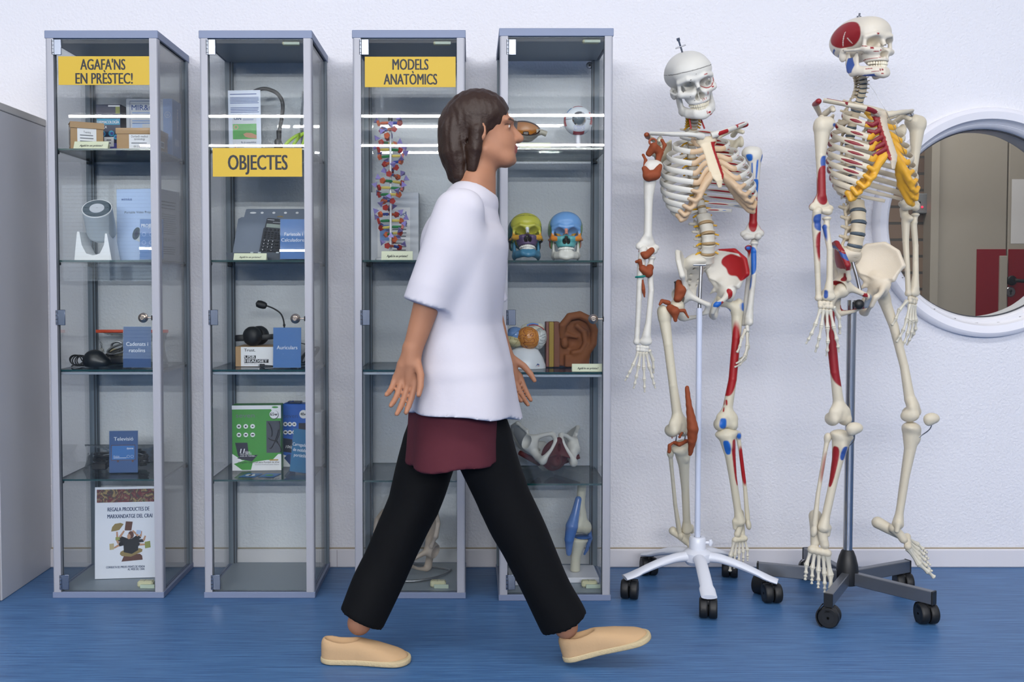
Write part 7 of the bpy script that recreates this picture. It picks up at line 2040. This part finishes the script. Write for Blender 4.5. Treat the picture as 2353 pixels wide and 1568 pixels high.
# ------------------------------------------------------------------ the person walking past
painted('skin', rough=.55, spec=.35)
mat('shirt_white', '#c9c6ce', .85, spec=.2, bump=.2, bscale=60); mat('tunic_maroon', '#55262f', .85, spec=.2, bump=.2, bscale=60); mat('trouser_black', '#050609', .8, spec=.2); mat('hair_brown', '#2e1c12', .5, spec=.4, bump=.6, bscale=120)
mat('suede_beige', '#c3a27c', .9, spec=.15, bump=.2, bscale=150); mat('rope_sole', '#c7b48e', .9, bump=.8, bscale=220)
Yp_ = 2.655
PO = V(X(1045, 1000, Yp_), Yp_, 0)
person = thing('person', 'person in a white shirt over a maroon top striding right, black trousers, beige slip-on shoes', 'person', PO)
def Q(px, py, Y=Yp_): return at(px, py, Y) - PO
HC = Q(1112, 300)                       # middle of the head
HS = .93
def to_head(p):
    q = (p - _a(HC)) / HS               # head looks along +X; head axes: front -Y
    a = rad(-4); ca, sa = math.cos(a), math.sin(a)
    q = np.stack([q[:, 0] * ca - q[:, 2] * sa, q[:, 1], q[:, 0] * sa + q[:, 2] * ca], 1)
    return np.stack([q[:, 1], -q[:, 0], q[:, 2]], 1)
def head_f(p):
    q0 = to_head(p); q = mir(q0)
    d = ell(q, (0, .016, .038), (.073, .090, .074))
    d = smin(d, ell(q, (0, -.034, -.040), (.052, .056, .066)), .03)
    d = smin(d, cap(q, (0, -.074, -.092), (.022, -.058, -.088), .014, .016), .02)
    d = smin(d, cap(q, (.045, .0, -.06), (.02, -.06, -.088), .016, .016), .02)
    d = smin(d, cap(q, (0, -.080, .004), (0, -.103, -.030), .0075, .0115), .010)
    d = smin(d, cap(q, (.0, -.098, -.034), (.012, -.090, -.034), .009, .008), .006)
    d = smin(d, cap(q, (.012, -.080, .020), (.045, -.064, .020), .009, .009), .014)
    d = sub(d, ell(q, (.031, -.092, .002), (.016, .016, .010)), .012)
    d = smin(d, ell(q, (.030, -.0665, .001), (.0120, .0100, .0110)), .004)
    d = smin(d, cap(q, (0, -.089, -.056), (.016, -.080, -.057), .0058, .004), .006)
    d = smin(d, cap(q, (0, -.087, -.067), (.014, -.080, -.066), .0062, .004), .006)
    e = ell(q, (.072, .012, -.012), (.009, .018, .030), rzm(rad(18)))
    d = smin(d, sub(e, ell(q, (.083, .008, -.010), (.007, .010, .018)), .003), .006)
    d = smin(d, cap(q, (0, .022, -.06), (0, .036, -.175), .050, .056), .03)
    return d * HS
def hand_chains(W, dn, th, s=1.0, curl=.35):
    """palm and five bent fingers as capsules; th points to the thumb side"""
    W, dn, th = Vector(W), Vector(dn).normalized(), Vector(th); th = (th - dn * th.dot(dn)).normalized(); pl = dn.cross(th)
    P_ = lambda a, b, c=0.: W + dn * a * s + th * b * s + pl * c * s
    out = [([P_(-.02, 0), P_(.02, .006), P_(.07, .012)], [.026, .024, .013]), ([P_(-.01, 0), P_(.03, -.012), P_(.068, -.022)], [.022, .020, .013])]
    for k in range(4):
        b = .030 - .020 * k; l = (.040, .045, .041, .032)[k]; p = P_(.074 - .004 * abs(k - 1), b); pts = [P_(.05, b * .7), p]; a = 0
        for q, f in enumerate((1, .68, .5)):
            a += curl * (.6 + .25 * k) * (.8, 1.1, .7)[q]
            p = p + (dn * math.cos(a) + pl * math.sin(a)) * l * f * s; pts.append(p)
        out.append((pts, [.0095 * s, .0092 * s, .0085 * s, .0078 * s, .0066 * s]))
    t0 = P_(.012, .022, .006)
    out.append(([t0, t0 + (dn * .75 + th * .55 + pl * .3) * .042 * s, t0 + (dn * 1.45 + th * .78 + pl * .55) * .042 * s, t0 + (dn * 2.0 + th * .85 + pl * .75) * .042 * s], [.013 * s, .0105 * s, .0092 * s, .0072 * s]))
    return out
armN = [Q(1058, 490, 2.505), Q(992, 664, 2.47), Q(944, 818, 2.465)]     # near arm swings back
armF = [Q(1074, 490, 2.81), Q(1112, 668, 2.84), Q(1160, 822, 2.835)]    # far arm swings forward
HN = hand_chains(armN[2], armN[2] - armN[1] + V(.01, 0, -.03), V(.9, -.25, 0), .92); HF = hand_chains(armF[2], armF[2] - armF[1] + V(.01, 0, -.03), V(.8, .3, .2), .92)
legF = [Q(1038, 880, 2.72), Q(950, 1160, 2.68), Q(826, 1432, 2.64)]     # far leg behind, foot flat
legN = [Q(1056, 880, 2.59), Q(1158, 1150, 2.595), Q(1300, 1440, 2.605)] # near leg reaching forward
spine = [Q(1092, 420), Q(1066, 560), Q(1050, 740), Q(1046, 880)]
def body_f(p):
    d = head_f(p)
    s = p.copy(); s[:, 1] *= .6
    sp_ = [Vector((v.x, v.y * .6, v.z)) for v in spine]
    d = smin(d, chain(s, sp_, [.040, .070, .062, .072], .02), .03)
    for arm, H in ((armN, HN), (armF, HF)):
        d = smin(d, chain(p, [spine[0] + V(-.01, (arm[0].y) * .35, -.095)] + arm, [.034, .042, .037, .0235]), .012)
        for pts, rs in H: d = smin(d, chain(p, pts, rs), .004)
    for leg in (legN, legF): d = smin(d, chain(p, leg, [.075, .050, .033]), .02)
    return d
def skin_paint(v):
    c = np.tile(_a(rgb('#a8765a')), (len(v), 1)); q = to_head(v); x, y, z = np.abs(q[:, 0]), q[:, 1], q[:, 2]
    hd = (np.abs(q[:, 2]) < .13) & (np.abs(q[:, 0]) < .09) & (np.abs(q[:, 1]) < .12)
    dab(c, hd & (y < -.074) & (x < .018) & (z < -.050) & (z > -.074), '#8e4f48')
    e = np.sqrt((x - .031) ** 2 + (z - .001) ** 2)
    dab(c, hd & (y < -.06) & (e < .0095) & (np.abs(z - .001) < .0034), '#e2dcd6'); dab(c, hd & (y < -.06) & (e < .0052), '#2a1a12')
    dab(c, hd & (y < -.05) & (x > .014) & (x < .050) & (np.abs(z - .022 + .15 * np.abs(x - .035)) < .0035), '#2e1c12')
    dab(c, hd & (y < -.06) & (np.abs(z - .0075) < .0016) & (x > .018) & (x < .045), '#3a2418')
    return c
al = np.array([list(p) for p in armN + armF + legN + legF + spine + [q for H in (HN, HF) for pts, r in H for q in pts]])
lo, hi = al.min(0) - .12, al.max(0) + .12; hi[2] = HC.z + .13; lo[2] = .05
solid('body', body_f, lo, hi, .0042, 'skin', person, skin_paint)
def hair_f(p):
    q0 = to_head(p); q = mir(q0)
    d = ell(q, (0, .018, .042), (.080, .096, .079))
    d = smin(d, chain(q, [(.066, .020, -.010), (.066, .030, -.06), (.060, .040, -.115)], [.020, .020, .012]), .03)
    d = smin(d, chain(q0, [(0, .095, .02), (0, .102, -.05), (0, .090, -.125)], [.036, .034, .024]), .03)
    d = smin(d, chain(q, [(.030, .085, .0), (.036, .088, -.06), (.034, .078, -.125)], [.036, .034, .022]), .03)
    d = sub(d, ell(q, (0, -.085, -.040), (.062, .070, .092)), .010)
    d = sub(d, cap(q, (.0, .0, -.10), (0, .02, -.2), .045), .01)
    return (d + .002 * hashn(q0 * _a((1, 1, .25)), 170.)) * HS
solid('hair', hair_f, np.array(HC) - .155, np.array(HC) + .145, .0036, 'hair_brown', person)
# clothing
def cloth(fn, amp=.004, s=24.):
    return lambda p: fn(p) + amp * hashn(p * _a((1, 1, .45)), s)
def sq(p): s = p.copy(); s[:, 1] *= .60; return s
def sv(v): return Vector((v.x, v.y * .60, v.z))
def trouser_f(p):
    d = chain(sq(p), [sv(Q(1046, 830)), sv(Q(1046, 920))], [.098, .104])
    for leg in (legN, legF):
        a, k, n = leg
        d = smin(d, chain(p, [a, a.lerp(k, .5), k, k.lerp(n, .55), n + (n - k).normalized() * .03], [.084, .084, .072, .066, .064]), .03)
        ax = (n - k).normalized(); e = n + ax * -.012
        cut = (p - _a(e)) @ _a(ax)
        near = np.sqrt(((p - _a(e)) ** 2).sum(1)) < .14
        d = np.where(near, np.maximum(d, cut), d)
    return d
solid('trousers', cloth(trouser_f, .0035, 30.), np.minimum(al.min(0), 0) - .12, V(.42, .26, Q(1046, 800).z), .006, 'trouser_black', person)
hz_ = Q(1046, 1050).z
def tunic_f(p):
    d = chain(sq(p), [sv(Q(1064, 570)), sv(Q(1052, 740)), sv(Q(1048, 900)), sv(Q(1048, 1080))], [.085, .092, .122, .140])
    return np.maximum(d, hz_ - p[:, 2] + .010 * np.sin(p[:, 0] * 9))
solid('tunic', cloth(tunic_f, .005, 26.), V(-.2, -.3, hz_ - .03), V(.22, .3, Q(1066, 450).z), .006, 'tunic_maroon', person)
hw_ = Q(1046, 940).z
def shirt_f(p):
    d = chain(sq(p), [sv(Q(1082, 474)), sv(Q(1064, 570)), sv(Q(1054, 740)), sv(Q(1058, 860)), sv(Q(1066, 985))], [.074, .118, .116, .138, .165])
    for arm in (armN, armF):
        a, e, w = arm
        sl = chain(p, [a + V(0, 0, .004), a.lerp(e, .5), e, e.lerp(w, .30)], [.062, .062, .060, .062])
        ax = (w - e).normalized(); sl = np.maximum(sl, (p - _a(e.lerp(w, .24))) @ _a(ax))
        d = smin(d, sl, .03)
    d = np.maximum(d, hw_ - p[:, 2] + .22 * np.clip(p[:, 0] * -.25 - .0, -.1, .1) + .008 * np.sin(p[:, 1] * 22))
    # open neck
    d = sub(d, ell(p, tuple(Q(1106, 420)), (.064, .062, .048)), .01)
    return d
solid('shirt', cloth(shirt_f, .007, 22.), V(-.32, -.34, hw_ - .05), V(.36, .36, Q(1078, 380).z), .0055, 'shirt_white', person)
# shoes
def shoe(heel, Yc, pitch, yaw_, name):
    """slip-on canvas shoe with rope sole; heel is the back bottom point"""
    Tm = tr(heel) @ rzm(yaw_) @ ry(pitch)
    Ls = .250
    def outline(q, z0, z1, g):
        w = .034 + .010 * np.clip((q[:, 0] - .10) / .08, 0, 1) - .0
        s = q.copy(); s[:, 1] = q[:, 1] * (.040 / w); s[:, 2] = 0
        d = cap(s, (.040, 0, 0), (Ls - .046, -.004, 0), .036 + g, .042 + g)
        return smax(d, np.abs(q[:, 2] - (z0 + z1) / 2) - (z1 - z0) / 2, .004)
    sole = solid('sole', lambda q: outline(q, .0, .016, .002), (-.01, -.06, -.006), (.262, .06, .026), .003, 'rope_sole', person, None, Tm)
    def up(q):
        h = np.interp(q[:, 0], [0, .06, .11, .16, .21, .25], [.072, .066, .062, .050, .034, .018])
        d = outline(q, .010, .09, 0.0)
        top = (q[:, 2] - h + (q[:, 1] / .045) ** 2 * .014)
        d = smax(d, top * .8, .020)
        d = sub(d, ell(q, (.062, 0, .085), (.052, .027, .045)), .004)
        return d
    solid('shoe_upper', up, (-.01, -.06, .0), (.262, .06, .095), .003, 'suede_beige', person, None, Tm)
h1 = Q(735, 1518, 2.625); h1.z = .001
shoe(h1, 2.625, 0.0, rad(1), 'n')
h2 = Q(1293, 1515, 2.605); h2.z = .008
shoe(h2, 2.605, rad(-17), rad(-2), 'f')
